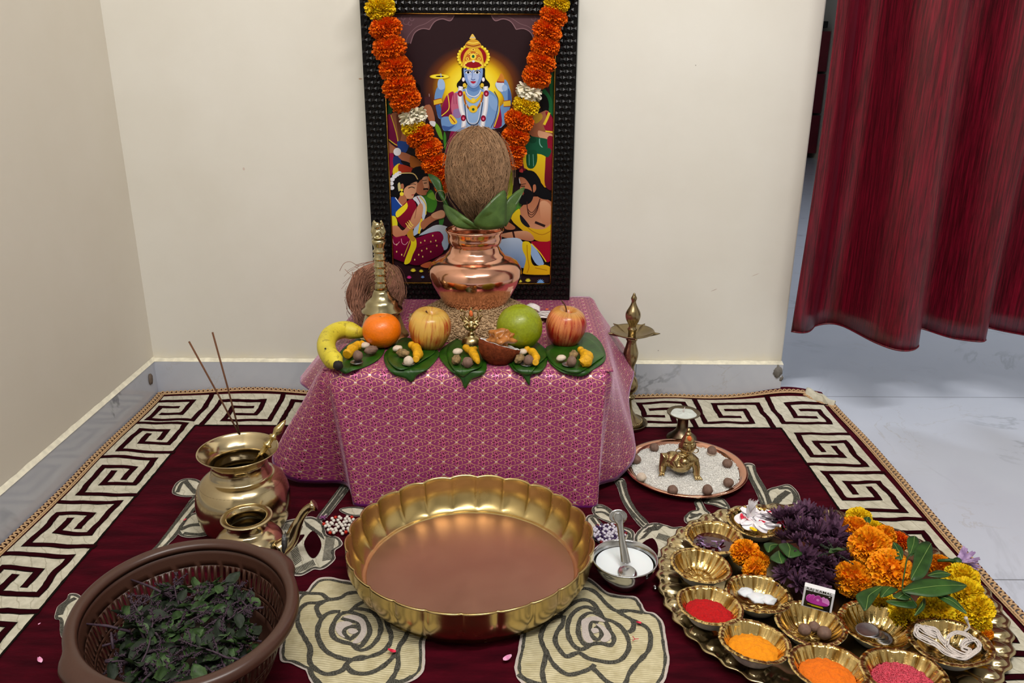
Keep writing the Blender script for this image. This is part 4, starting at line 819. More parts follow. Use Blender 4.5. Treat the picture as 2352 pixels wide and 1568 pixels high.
sh(B, [(330, 880), (400, 885), (480, 870), (560, 900), (640, 880), (780, 830), (850, 850), (866, 900), (846, 950), (870, 1010), (840, 1060), (740, 1110), (620, 1165), (520, 1150), (400, 1110), (330, 1060)], (142, 6, 62), cf=(90, 4, 40)); ln(B, [(600, 1000), (760, 950), (850, 960)], 8, (90, 4, 40)); sh(B, [(545, 880), (590, 900), (596, 980), (560, 1060), (530, 1140), (474, 1150), (510, 1040), (540, 960)], (232, 214, 30)); ln(B, [(540, 900), (510, 980), (470, 1080)], 8, (206, 170, 60)); sh(B, [(500, 860), (555, 800), (570, 880), (590, 900), (560, 930)], (190, 140, 40))
for x, y in ((400, 960), (640, 940), (680, 920), (740, 930), (790, 920), (650, 1020), (740, 1030), (700, 1000), (450, 1060), (580, 1110), (660, 1080), (800, 970), (400, 1030), (760, 870), (620, 1060)): elp(B, x, y, 7, 10, (240, 210, 120), 6)
for x in (360, 445): ln(B, [(x, 900), (x+10, 945), (x+40, 960), (x+68, 930)], 5, (236, 170, 190))
sh(B, [(640, 1165), (720, 1130), (760, 1140), (720, 1190), (660, 1185)], (190, 96, 60))
# seated sage
sh(B, [(1690, 540), (1770, 480), (1880, 500), (1950, 540), (1985, 620), (1975, 720), (1890, 800), (1740, 800), (1650, 700), (1620, 620)], SK, cf=(204, 140, 104)); sh(B, [(1830, 540), (1900, 530), (1960, 620), (1950, 720), (1880, 780), (1840, 700)], SKL, cf=(190, 120, 84))
sh(B, [(1616, 290), (1616, 250), (1690, 220), (1770, 232), (1830, 310), (1850, 380), (1910, 410), (1950, 480), (1920, 510), (1840, 500), (1780, 450), (1700, 330)], (10, 10, 14)); sh(B, [(1618, 290), (1680, 300), (1740, 390), (1750, 470), (1700, 500), (1660, 470), (1640, 410), (1628, 400), (1640, 360)], SK); sh(B, [(1680, 400), (1760, 440), (1750, 520), (1700, 560), (1630, 552), (1622, 500), (1660, 470)], (14, 12, 16)); sh(B, [(1760, 370), (1785, 362), (1790, 410), (1765, 440)], SK); ln(B, [(1640, 378), (1680, 378)], 8, (16, 10, 12)); ln(B, [(1634, 362), (1690, 352)], 6, (16, 10, 12)); ln(B, [(1622, 300), (1630, 350)], 6, (230, 230, 230)); ln(B, [(1648, 452), (1672, 448)], 6, (150, 40, 40)); sh(B, [(1620, 230), (1650, 200), (1660, 240)], (200, 60, 60))
for k in range(3): ln(B, [(1700, 530+k*10), (1706+k*4, 600+k*30), (1750, 640+k*22), (1800, 580+k*20), (1830, 500)], 7, (70, 30, 26))
sh(B, [(1620, 600), (1640, 680), (1690, 760), (1760, 800), (1880, 800), (1960, 730), (1988, 690), (1984, 850), (1930, 920), (1840, 930), (1760, 900), (1660, 820), (1540, 700)], (238, 206, 30), cf=(206, 150, 20)); ln(B, [(1650, 690), (1720, 800), (1850, 860), (1970, 800)], 7, (170, 110, 20)); sh(B, [(1630, 660), (1680, 710), (1730, 780), (1690, 780), (1640, 730)], (24, 20, 30)); ln(B, [(1780, 735), (1880, 775)], 24, (44, 24, 24))
sh(B, [(1480, 720), (1580, 780), (1560, 810), (1480, 800)], SK); sh(B, [(1430, 860), (1560, 830), (1700, 825), (1770, 890), (1740, 925), (1600, 900), (1480, 890)], SKL, cf=(180, 110, 80)); ln(B, [(1560, 830), (1575, 895)], 18, (50, 24, 24))
sh(B, [(1420, 920), (1560, 890), (1660, 935), (1700, 1180), (1560, 1150), (1440, 1000)], (190, 206, 230), cf=(110, 140, 190)); sh(B, [(1740, 930), (1900, 930), (1970, 910), (1980, 1030), (1940, 1110), (1890, 1130), (1800, 1010)], (160, 10, 40)); sh(B, [(1730, 950), (1790, 1000), (1870, 1150), (1800, 1160), (1740, 1060)], (150, 180, 224)); ln(B, [(1745, 950), (1830, 1040), (1890, 1130)], 10, (236, 206, 40))
sh(B, [(1662, 930), (1738, 950), (1738, 1100), (1775, 1170), (1880, 1160), (1970, 1205), (1978, 1255), (1690, 1255), (1664, 1215), (1690, 1100), (1655, 1010)], (236, 206, 30), cf=(226, 170, 20)); ln(B, [(1700, 960), (1705, 1080), (1720, 1180), (1700, 1240)], 7, (180, 120, 20)); ln(B, [(1780, 1190), (1900, 1215)], 7, (180, 120, 20))
for x, y, r, c in ((565, 1212, 30, (236, 220, 60)), (645, 1220, 24, (236, 220, 60)), (525, 1282, 26, (210, 60, 140)), (660, 1280, 20, (120, 160, 220)), (1710, 1312, 30, (236, 220, 70)), (1632, 1322, 22, (236, 220, 70)), (1835, 1326, 40, (120, 170, 230)), (1945, 1346, 24, (236, 220, 70))): star(B, x, y, r, c)
obj('picture_print', pm, PRINT, fr, (0, 0, 0), smooth=False)
for o_ in fr.children: pass
# ---------------------------------------------------------------- flower builders
def marigold_mesh(name, seed, m, R=.03, n=250):
    r = random.Random(seed); mb = MB(); mb.ell((0, 0, 0), R*.6, 12, 8)
    for i in range(n):
        z = 1-2*(i+.5)/n; ph = i*2.399963+r.uniform(-.2, .2); s_ = math.sqrt(1-z*z)
        d = Vector((s_*math.cos(ph), s_*math.sin(ph), z)); a = Vector((-math.sin(ph), math.cos(ph), 0)); a = (a+Vector((r.uniform(-1, 1), r.uniform(-1, 1), r.uniform(-1, 1)))*.8)
        a = (a-d*a.dot(d)).normalized(); b = d.cross(a); RR = R*r.uniform(.9, 1.07); W = R*r.uniform(.15, .22); ph2 = r.uniform(0, 6)
        def fn(u, v):
            k = (u-.5)*2; rad = R*.5+(RR-R*.5)*v
            wv = math.sin(k*6.5+ph2)*.075*R*v*1.1
            return d*(rad-.05*R*k*k*v+.035*R*v*math.sin(k*9+ph2*2))+a*(k*W*(.35+.75*v))+b*(wv+R*.10*v*v*(1 if i % 2 else -.6))
        mb.grid(8, 3, fn)
    return mb.mesh(name, m)
MG = {'o': [marigold_mesh('marigold', s, MAR_O) for s in (1, 2, 3)], 'y': [marigold_mesh('marigold', s, MAR_Y) for s in (4, 5)], 'a': [marigold_mesh('marigold', s, MAR_A) for s in (6, 7, 8)]}
def petal(mb, base, d, up, L, W, curl=.3, mi=0, nx=3, ny=5, cup=.2):
    d = Vector(d).normalized(); up = Vector(up); s_ = d.cross(up).normalized(); nn = s_.cross(d)
    def fn(u, v):
        k = (u-.5)*2; w_ = W*math.sin(PI*(.12+.80*v))**.8
        return Vector(base)+d*(L*v)+s_*(k*w_)+nn*(curl*L*v*v+cup*W*k*k)
    mb.grid(nx, ny, fn, mi=mi)
def mum_mesh(name, seed, m, R=.03):
    r = random.Random(seed); mb = MB(); mb.ell((0, 0, -R*.1), R*.22, 8, 6)
    for ring, (n, el, L) in enumerate(((14, .05, 1.), (13, .4, .92), (10, .75, .78), (7, 1.1, .6), (5, 1.35, .45))):
        for i in range(n):
            ph = 2*PI*(i+.5*(ring % 2))/n+r.uniform(-.12, .12); e = el+r.uniform(-.15, .15)
            d = Vector((math.cos(ph)*math.cos(e), math.sin(ph)*math.cos(e), math.sin(e)))
            petal(mb, d*R*.12, d, Vector((0, 0, 1)) if e < 1.2 else Vector((math.cos(ph), math.sin(ph), 0)), R*L*r.uniform(.85, 1.08), R*.135, .18)
    return mb.mesh(name, m)
MUM = [mum_mesh('chrysanthemum', s, PURP) for s in (1, 2, 3)]
def jasmine_mesh(seed):
    r = random.Random(seed); mb = MB()
    for i in range(80):
        z = r.uniform(-.9, .9); ph = i*2.4; s_ = math.sqrt(1-z*z); d = Vector((s_*math.cos(ph), s_*math.sin(ph), z*.7)).normalized()
        petal(mb, d*.010, (d+Vector((r.uniform(-.5, .5), r.uniform(-.5, .5), r.uniform(-.5, .5)))), Vector((r.uniform(-1, 1), r.uniform(-1, 1), 1)), .0145, .0058, .35, cup=.5)
    mb.ell((0, 0, 0), .012, 8, 6); return mb.mesh('jasmine_tuft', JAS)
JM = [jasmine_mesh(s) for s in (3, 4)]
# ---------------------------------------------------------------- garland over the frame
gl = thing('flower_garland', (0, FY-.03, TZ+.3), 'long orange, yellow and white marigold garland hanging over the framed print', 'garland')
def gp(x, y, Y=None): return at_y(x, y, FY-.042)-gl.location
Lh = [('y', -40, 868, 35), ('y', 20, 873, 34), ('o', 66, 886, 36), ('o', 111, 894, 38), ('o', 157, 909, 37), ('o', 200, 917, 38), ('o', 229, 931, 36), ('j', 266, 948, 36), ('y', 291, 950, 27), ('o', 312, 965, 32), ('o', 343, 985, 31), ('o', 374, 999, 31), ('o', 402, 1009, 25), ('o', 425, 1020, 22)]
Rh = [('y', -30, 1292, 33), ('y', 8, 1279, 29), ('o', 38, 1271, 31), ('o', 72, 1257, 33), ('o', 106, 1251, 33), ('o', 143, 1243, 33), ('o', 176, 1232, 33), ('j', 210, 1216, 34), ('y', 243, 1208, 30), ('o', 276, 1192, 33), ('o', 313, 1184, 31), ('o', 346, 1179, 29), ('o', 370, 1176, 24)]
for side, H in (('l', Lh), ('r', Rh)):
    for i, (k, y, x, rr) in enumerate(H):
        nx = H[min(i+1, len(H)-1)]; pv = H[max(i-1, 0)]; ax = gp(nx[2], nx[1])-gp(pv[2], pv[1]); p = gp(x, y)
        me = JM[i % 2] if k == 'j' else MG[k][i % len(MG[k])]
        o = link('jasmine_tuft' if k == 'j' else 'marigold', me, gl, p); sc_ = rr*mpp(p+gl.location)/(.03 if k != 'j' else .027)
        o.rotation_euler = (ax.to_track_quat('Z', 'Y') @ Matrix.Rotation(i*1.3, 4, 'Z').to_quaternion()).to_euler()
        o.scale = (sc_*1.04, sc_*1.04, sc_*.80)
    mb = MB(); mb.tube([gp(h[2], h[1]) for h in H], .0012, 5); obj('string', mb, THREAD, gl)

# ---------------------------------------------------------------- turned vessels: half widths and heights read off the outline
def prof_px(x, Y, rows):
    out = []
    for hw, y in rows: p = at_y(x, y, Y); out.append((hw*mpp(p), p.z))
    return out, at_y(x, rows[0][1], Y).x
HY = -.215
rows = [(66, 703), (72, 694), (81, 678), (93, 658), (102, 643), (107, 628), (106, 614), (98, 602), (82, 592), (70, 587), (68, 584), (65, 580), (61, 576), (59, 573), (56, 565), (56, 560), (61, 555), (62, 545), (62, 536), (65, 531), (65, 527)]
pr_, hx = prof_px(1092, HY, rows); z0 = pr_[0][1]
def doz(P, z0): return [(r, z-z0) for r, z in P]
out = doz(pr_, z0); ins = [(r-.0022, z) for r, z in out[::-1] if r > .01]; 
prof = [(0, 0)]+out+[(out[-1][0]-.001, out[-1][1]+.0012)]+ins[1:]+[(0, .004)]
pot = thing('copper_pot', (hx, HY, z0), 'shiny copper pot with narrow neck standing on wheat and holding a husked coconut', 'pot')
b = MB(); b.lathe([p for p in prof], 96); obj('body', b, COPPER, pot)
b = MB(); RR = out[-1][0]; b.tube([(RR*math.cos(t), RR*math.sin(t), out[-1][1]) for t in [k*2*PI/64 for k in range(65)]], .0022, 8, cap=False); obj('rim', b, COPPER, pot)
rimz = z0+out[-1][1]
# husked coconut on the pot
def husk(name_, loc, M, RX_, RY_, RZ_, label, nf, seed, tip=True, mat_=(FIB, FIBT)):
    t = thing(name_, loc, label, 'coconut'); r = random.Random(seed)
    def surf(u, v, o=0):
        th = u*2*PI; z = 1-2*v
        rad = math.sqrt(max(0, 1-z*z)); 
        rad *= (1+.10*z) if tip else (1-.15*z)
        if tip and z < -.5: rad *= 1-.25*((-.5-z)/.5)
        k = 1+.06*noise.noise(Vector((math.cos(th)*2, math.sin(th)*2, z*2+seed)))
        return M @ Vector(((RX_*k+o)*rad*math.cos(th), (RY_*k+o)*rad*math.sin(th), (RZ_+o)*z*k))
    mb = MB(); mb.grid(40, 30, lambda u, v: surf(u, v), wu=True); obj('husk', mb, mat_[0], t)
    for part, n, lift in (('fibre_layer', nf, .0012), ('loose_fibre', 110, .006)):
        mb = MB()
        for i in range(n):
            u = r.random(); v0 = r.uniform(.0, .85); L = r.uniform(.1, .5) if part == 'fibre_layer' else r.uniform(.15, .5); pts = []; sw = r.uniform(-.06, .06); lf = r.uniform(.0, 1)
            for k in range(7):
                s_ = k/6; o_ = lift*(1+(2.5*s_*s_*lf if part == 'loose_fibre' else .6*math.sin(s_*3)))
                pts.append(surf(u+sw*s_+.012*math.sin(s_*6+i), min(.985, v0+L*s_), o_)+Vector((r.uniform(-1, 1), r.uniform(-1, 1), 0))*(.0006 if part == 'fibre_layer' else .0014))
            mb.tube(pts, r.uniform(.0004, .0009) if part == 'fibre_layer' else .00042, 3, cap=False)
        tag(obj(part, mb, mat_[1], t), kind='stuff')
    return t
cc = at_y(1097, 401, HY); k_ = mpp(cc)
husk('husked_coconut', cc, Matrix.Rotation(math.radians(-6), 4, 'X'), 72*k_, 68*k_, 107*k_, 'upright husked brown coconut standing in the copper pot among leaves', 1500, 5)
# betel leaves around the coconut, standing in the pot mouth
def leaf_at(name, pts3, mid, m, label=None, parent=None, cat='leaf', group=None, loc=None):
    """pts3: base, left..., tip ..., right in 3D outline order; mid: bulge vector"""
    mb = MB(); P = closed(pts3, 5); K = len(P); c = sum(P, Vector())/K; o0 = loc or c; vs = [c-o0+Vector(mid)]
    for r_ in range(1, 5):
        f_ = r_/4
        for p in P: vs.append(c+(p-c)*f_+Vector(mid)*(1-f_*f_)-o0)
    fs = [(0, 1+i, 1+(i+1) % K) for i in range(K)]
    for r_ in range(3): fs += [(1+r_*K+i, 1+(r_+1)*K+i, 1+(r_+1)*K+(i+1) % K, 1+r_*K+(i+1) % K) for i in range(K)]
    mb.add(vs, fs); o = obj(name, mb, m, parent, o0 if not parent else (0, 0, 0)); solid(o, .0007, 0)
    if label: tag(o, label, cat, group)
    return o
def Lk(pts, Ys): return [at_y(x, y, Y) for (x, y), Y in zip(pts, Ys)]
kf = HY-.058
leaf_at('betel_leaf', Lk([(1092, 527), (1050, 522), (1028, 500), (1018, 470), (1040, 478), (1072, 500), (1102, 524)], [kf-.0, kf, kf+.012, kf+.03, kf+.015, kf-.004, kf-.006]), (0, -.008, 0), LEAFP, 'pale green leaf standing in the pot mouth, front left of the coconut')
leaf_at('betel_leaf', Lk([(1108, 527), (1088, 510), (1110, 480), (1140, 448), (1160, 438), (1164, 470), (1162, 500), (1155, 522)], [kf-.004, kf-.01, kf-.012, kf+.004, kf+.015, kf+.012, kf+.008, kf+.004]), (0, -.006, 0), LEAFP, 'large pale green leaf standing in the pot mouth, front right of the coconut')
leaf_at('betel_leaf', Lk([(1160, 520), (1160, 470), (1178, 445), (1205, 430), (1192, 462), (1175, 496)], [HY-.02, HY-.015, HY, HY+.02, HY, HY-.01]), (.003, -.003, 0), LEAFP, 'narrow green leaf leaning out of the pot at the far right')
leaf_at('betel_leaf', Lk([(1040, 505), (1005, 440), (983, 400), (1010, 412), (1022, 450), (1034, 480)], [HY+.0, HY+.01, HY+.03, HY+.02, HY+.01, HY]), (-.003, -.003, 0), LEAFG, 'dark green leaf leaning out of the pot at the far left')
for (x_, y_, r_, Yv) in ((1012, 450, 12, HY-.03),):
    mb = MB(); q = at_y(x_, y_, Yv); kk = mpp(q); mb.tube([q+Vector((r_*kk*math.cos(t), .003*math.sin(3*t), r_*1.1*kk*math.sin(t))) for t in [k*.35 for k in range(19)]], .0005, 5)
    o = obj('coconut_fibre', mb, FIBT); tag(o, 'thin loop of stray fibre curling beside the upright coconut', 'fibre')

# wheat heap under the pot
hp = MB(); hc = Vector((hx+.002, HY+.0, 0)); r = random.Random(3)
def hz(x, y):
    d = math.hypot((x-hc.x)/.150, (y-hc.y)/.152); a = (z0-TZ+.012)
    return TZ+.001+max(0, a*(1-max(0, d-.46)/.54)**.85 if d < 1 else 0)
hp.grid(60, 14, lambda u, v: (lambda x, y: Vector((x, y, hz(x, y)-.001)))(hc.x+.150*v*math.cos(u*2*PI), hc.y+.152*v*math.sin(u*2*PI)), wu=True)
for i in range(6500):
    a = r.uniform(0, 2*PI); d = math.sqrt(r.uniform(.08, 1.06)); x = hc.x+.150*d*math.cos(a)*(1+.05*math.sin(5*a)); y = hc.y+.152*d*math.sin(a)*(1+.05*math.cos(4*a))
    if y > -.03 or math.hypot(x-hc.x, y-hc.y) < .045: continue
    hp.spindle((x, y, hz(x, y)+r.uniform(.0005, .002)), (r.uniform(-1, 1), r.uniform(-1, 1), r.uniform(-.5, .5)), r.uniform(.0030, .0042), r.uniform(.0015, .0020), mi=r.choice((0, 0, 0, 1)))
tag(obj('wheat_heap', hp, [WHEAT, WHEATD]), 'heap of wheat grains under the copper pot on the pink cloth', 'grain', kind='stuff')

# ---------------------------------------------------------------- second coconut and bell
q = at_y(868, 665, -.20); kk = mpp(q)
husk('husked_coconut', Vector((q.x-.002, -.20, TZ+.066)), Matrix.Rotation(math.radians(28), 4, 'Y'), 62*kk, .056, .070, 'husked coconut with long fibres lying behind the brass bell', 1100, 9, tip=False, mat_=(FIB, FIBT2))
mb = MB(); r = random.Random(5)
for i in range(70):
    x0, y0 = r.uniform(808, 850), r.uniform(620, 680); pts = []
    x1 = r.uniform(828, 862)-(10 if i % 3 else 0); 
    for k in range(8):
        s_ = k/7; pts.append(at_y(x0+(x1-x0)*s_+math.sin(s_*3+i)*3-12*math.sin(s_*PI), y0+(745-y0)*s_, -.262-.02*s_-.012*r.random()))
    pts = [Vector((p.x, p.y, max(p.z, TZ+.003))) for p in pts]
    mb.tube(pts, r.uniform(.0006, .0012), 4, cap=False)
for pts in ([(780, 622), (790, 605), (805, 601), (822, 610), (836, 608), (832, 616)], [(792, 618), (802, 628), (810, 632)], [(800, 660), (796, 680), (803, 700), (810, 712)], [(815, 612), (826, 618), (834, 624)]):
    mb.tube(crom([at_y(x, y, -.22) for x, y in pts], 4), .0005, 4)
o = obj('coir_tuft', mb, FIBT2); tag(o, 'tuft of long pinkish coir strands hanging from the lying coconut', 'fibre', kind='stuff')
BY = -.315
rows = [(60, 782), (59, 776), (50, 755), (44, 735), (40, 722), (38, 718), (47, 713), (47, 709), (38, 702), (38, 694), (30, 686), (22, 680), (20, 672), (16, 664), (14, 656)]
for k in range(5): y = 652-k*17.0; rows += [(13.5, y), (11, y-3), (14.5, y-6), (14.5, y-9), (11, y-12)]
rows += [(11, 566), (14, 580-20), (16, 553), (12, 549)]
rows = rows[:-4]+[(12, 565), (16, 557), (16, 551), (10, 548)]
P, bx = prof_px(881, BY, rows); zb = TZ+.001; dz_ = zb-P[0][1]
bell = thing('hand_bell', (bx, BY, zb), 'brass hand bell with ringed handle and small figure on top', 'bell')
Pz = [(r_, max(0, z-zb)) for r_, z in P]
b = MB(); b.lathe([(Pz[0][0]-.003, 0)]+Pz[:6]+[(0, Pz[5][1])], 56, rf=lambda th, r_, z, i: (r_*(1+.012*math.cos(th*16)*(1 if z < .04 else 0)), z)); obj('bell_mouth', b, BRASSP, bell)
b = MB(); b.lathe([(0, Pz[5][1])]+Pz[5:14]+[(0, Pz[13][1])], 56); obj('bell_shoulder', b, BRASSP, bell)
b = MB(); b.lathe([(0, Pz[13][1]-.003)]+Pz[13:]+[(0, Pz[-1][1])], 40); obj('handle', b, BRASSP, bell)
b = MB(); zt = Pz[-1][1]; kb = mpp(bell.location+Vector((0, 0, .2)))
b.ell((0, 0, zt+14*kb), (12*kb, 10*kb, 16*kb), 14, 10); b.ell((-.001, -3*kb, zt+30*kb), (8*kb, 8*kb, 9*kb), 12, 8)
for s_ in (-1, 1):
    b.tube([(s_*6*kb, 0, zt+2*kb), (s_*13*kb, 2*kb, zt+16*kb), (s_*10*kb, 3*kb, zt+34*kb)], [5*kb, 5*kb, 2.5*kb], 8)
    b.tube([(s_*6*kb, -5*kb, zt+2*kb), (s_*9*kb, -11*kb, zt+6*kb), (s_*2*kb, -9*kb, zt+18*kb)], 3*kb, 8)
    b.tube([(s_*7*kb, 0, zt+30*kb), (s_*10*kb, 0, zt+36*kb), (s_*7*kb, 0, zt+42*kb)], [3*kb, 3*kb, 2.5*kb], 8)
b.lathe([(0, zt), (15*kb, zt+1*kb), (16*kb, zt+5*kb), (8*kb, zt+8*kb), (0, zt+8*kb)], 16)
o = obj('winged_figure', b, BRASSP, bell); m_ = o.modifiers.new('rm', 'REMESH'); m_.mode = 'VOXEL'; m_.voxel_size = .0011; m_.use_smooth_shade = True

# ---------------------------------------------------------------- fruit
def on_table(px, py, rpx, squash=1.):
    P_ = at_z(px, py, TZ+.04)
    for _ in range(6): Rr = rpx*mpp(P_); P_ = at_z(px, py, TZ+.002+Rr*squash)
    return P_, Rr
def fruit_shape(R, prof, n=48, dim=0, seed=0, lob=.0):
    mb = MB()
    mb.lathe([(r_*R, z*R) for r_, z in prof], n, rf=lambda th, r_, z, i: (r_*(1+.015*math.sin(th*2+seed)+lob*math.cos(5*th)*(z/R)), z)); return mb
APPR = [(0, -.78), (.16, -.84), (.36, -.90), (.60, -.82), (.82, -.55), (.97, -.12), (1.0, .15), (.95, .48), (.80, .76), (.58, .90), (.38, .92), (.20, .82), (.08, .66), (0, .60)]
def spl(P, k=3): return [(p.x, p.y) for p in crom([(a, b_, 0) for a, b_ in P], k)]
for (px, py, rpx, m, lab, stem) in ((987, 756, 49.5, APPLE1, 'yellow apple with red streaks beside the tangerine', [(0, 0, .60), (-.05, -.03, .8), (-.12, -.05, .98)]), (1299, 751, 47, APPLE2, 'red apple with a long curved stem on the right leaf pair', [(0, 0, .6), (.0, .02, .95), (-.08, .04, 1.2), (-.25, .05, 1.42)])):
    P_, Rr = on_table(px, py, rpx, .9); t = thing('apple', P_, lab, 'apple')
    obj('fruit', fruit_shape(Rr, spl(APPR), lob=.02), m, t, rot=(math.radians(10), 0, 1))
    b = MB(); b.tube(crom([Vector(p)*Rr for p in stem], 4), [.0014]*8+[.0018]*1 if len(stem) == 3 else [.0014]*12+[.002], 7); obj('stem', b, plain('apple_stem', (84, 48, 30), .7), t, rot=(math.radians(10), 0, 0))
P_, Rr = on_table(877, 760, 44, .85); t = thing('tangerine', P_, 'orange tangerine between the banana and the yellow apple', 'orange')
obj('fruit', fruit_shape(Rr, spl([(0, -.80), (.3, -.83), (.7, -.64), (.95, -.25), (1, .05), (.93, .42), (.68, .74), (.35, .86), (.1, .84), (0, .82)]), lob=.006), ORANGE, t)
b = MB(); b.ell((0, -.2*Rr, .83*Rr), (.0035, .0028, .0014), 8, 5, bump=.4); obj('stem_scar', b, BLACKTIP, t)
b = MB(); b.tube([Vector((-.03+.01*math.sin(k), -math.sin(a)*1.0, math.cos(a)*.84))*Rr*1.0 for k, a in enumerate([.75+.13*j for j in range(6)])], [.0003, .0006, .0006, .0005, .0004, .0002], 5); obj('peel_scratch', b, plain('dark_scratch', (170, 60, 0), .6), t)
P_, Rr = on_table(1193, 752, 53, .97); t = thing('sweet_lime', P_, 'round green citrus fruit behind the half coconut', 'citrus fruit')
obj('fruit', fruit_shape(Rr, spl([(0, -.96), (.3, -.95), (.68, -.74), (.93, -.38), (1, 0), (.93, .4), (.70, .74), (.36, .95), (.16, .98), (.08, .955), (0, .95)])), GREENF, t)
# banana
bp = []; 
for (x, y, z_) in ((838, 768, .018), (818, 762, .026), (788, 757, .030), (760, 768, .030), (749, 792, .026), (756, 815, .022), (769, 830, .020), (776, 838, .019)): bp.append(at_z(x, y, TZ+z_))
bc = sum(bp, Vector())/len(bp); t = thing('banana', bc, 'curved ripe banana with brown marks at the left of the fruit row', 'banana')
pts = crom([p-bc for p in bp], 5); n_ = len(pts); rad = []
for i in range(n_):
    s_ = i/(n_-1); rad.append(.0182*min(1, .35+s_*3.2)*(min(1, .38+(1-s_)*3.6)))
b = MB(); b.tube(pts, rad, 14); 
obj('peel', b, BANANA, t)
b = MB(); e = pts[-1]; d_ = (pts[-1]-pts[-3]).normalized(); b.ell(e+d_*.001, (.0098, .0098, .0090), 10, 8, bump=.25, bs=3); obj('blossom_end', b, BLACKTIP, t)
b = MB(); b.ell(at_z(747, 797, TZ+.052)-bc+Vector((0, 0, -.003)), (.002, .003, .0015), 8, 5); obj('peel_spot', b, BLACKTIP, t)
# ---------------------------------------------------------------- betel leaves on the cloth
LV = [('left', [(838, 770), (870, 782), (884, 802), (870, 824), (840, 842), (812, 850), (795, 858), (782, 852), (770, 838), (778, 812), (800, 790)], 0, 'betel leaf under the banana and tangerine'),
      ('b', [(930, 775), (905, 792), (883, 812), (886, 838), (905, 860), (930, 868), (945, 877), (958, 862), (985, 845), (1004, 824), (1008, 808), (985, 790)], 0, 'heart-shaped betel leaf hanging over the cloth edge under the yellow apple'),
      ('b2', [(925, 780), (895, 800), (890, 825), (915, 848), (945, 843), (970, 828), (1000, 806), (975, 785)], 1, 'upper betel leaf of the pair under the yellow apple'),
      ('c', [(1068, 770), (1036, 785), (1010, 806), (1012, 825), (1035, 852), (1058, 870), (1068, 892), (1082, 872), (1105, 862), (1118, 845), (1110, 810), (1092, 785)], 0, 'betel leaf with pointed tip hanging below the brass figurine'),
      ('c2', [(1070, 768), (1034, 790), (1026, 812), (1036, 840), (1060, 866), (1082, 852), (1108, 838), (1104, 800)], 1, 'upper betel leaf below the brass figurine'),
      ('d', [(1225, 785), (1180, 808), (1164, 825), (1178, 848), (1200, 862), (1216, 885), (1218, 862), (1238, 856), (1255, 838), (1256, 812), (1245, 795)], 0, 'betel leaf with pointed tip under the green citrus fruit'),
      ('d2', [(1228, 788), (1190, 808), (1175, 830), (1190, 852), (1215, 862), (1232, 840), (1258, 815), (1250, 798)], 1, 'upper betel leaf under the green citrus fruit'),
      ('e', [(1348, 763), (1375, 780), (1390, 808), (1388, 830), (1360, 850), (1338, 864), (1305, 860), (1275, 845), (1256, 822), (1252, 800), (1275, 788), (1310, 780)], 0, 'large round betel leaf under the red apple'),
      ('e2', [(1340, 768), (1372, 785), (1390, 812), (1372, 828), (1348, 845), (1325, 858), (1295, 850), (1270, 835), (1254, 810), (1268, 795), (1300, 785)], 1, 'upper round betel leaf under the red apple')]
for nm, pts, lv, lab in LV:
    P2 = closed([(*p, 0) for p in pts], 5); c = sum(P2, Vector())/len(P2); K = len(P2); mb = MB(); off = .0035+lv*.0025
    o0 = on_cloth(c.x, c.y, off); vs = [o0-o0]; NR = 7
    for r_ in range(1, NR+1):
        for i, p in enumerate(P2):
            q = c+(p-c)*(r_/NR); w_ = on_cloth(q.x, q.y, off+.0010*math.sin(i*.55)*(r_/NR)**2)
            vs.append(w_-o0)
    fs = [(0, 1+i, 1+(i+1) % K) for i in range(K)]
    for r_ in range(NR-1): fs += [(1+r_*K+i, 1+(r_+1)*K+i, 1+(r_+1)*K+(i+1) % K, 1+r_*K+(i+1) % K) for i in range(K)]
    mb.add(vs, fs); t = obj('betel_leaf', mb, LEAFG, None, o0); tag(t, lab, 'leaf'); solid(t, .0008, 0)
    # midrib
    tip = max(P2, key=lambda p: p.y); top = min(P2, key=lambda p: p.y); mv = MB()
    mv.tube([on_cloth(top.x+(tip.x-top.x)*k/14, top.y+(tip.y-top.y)*k/14, off+.0009)-o0 for k in range(1, 14)], [.0007-.00004*k for k in range(13)], 5); obj('midrib', mv, LEAFG, t)
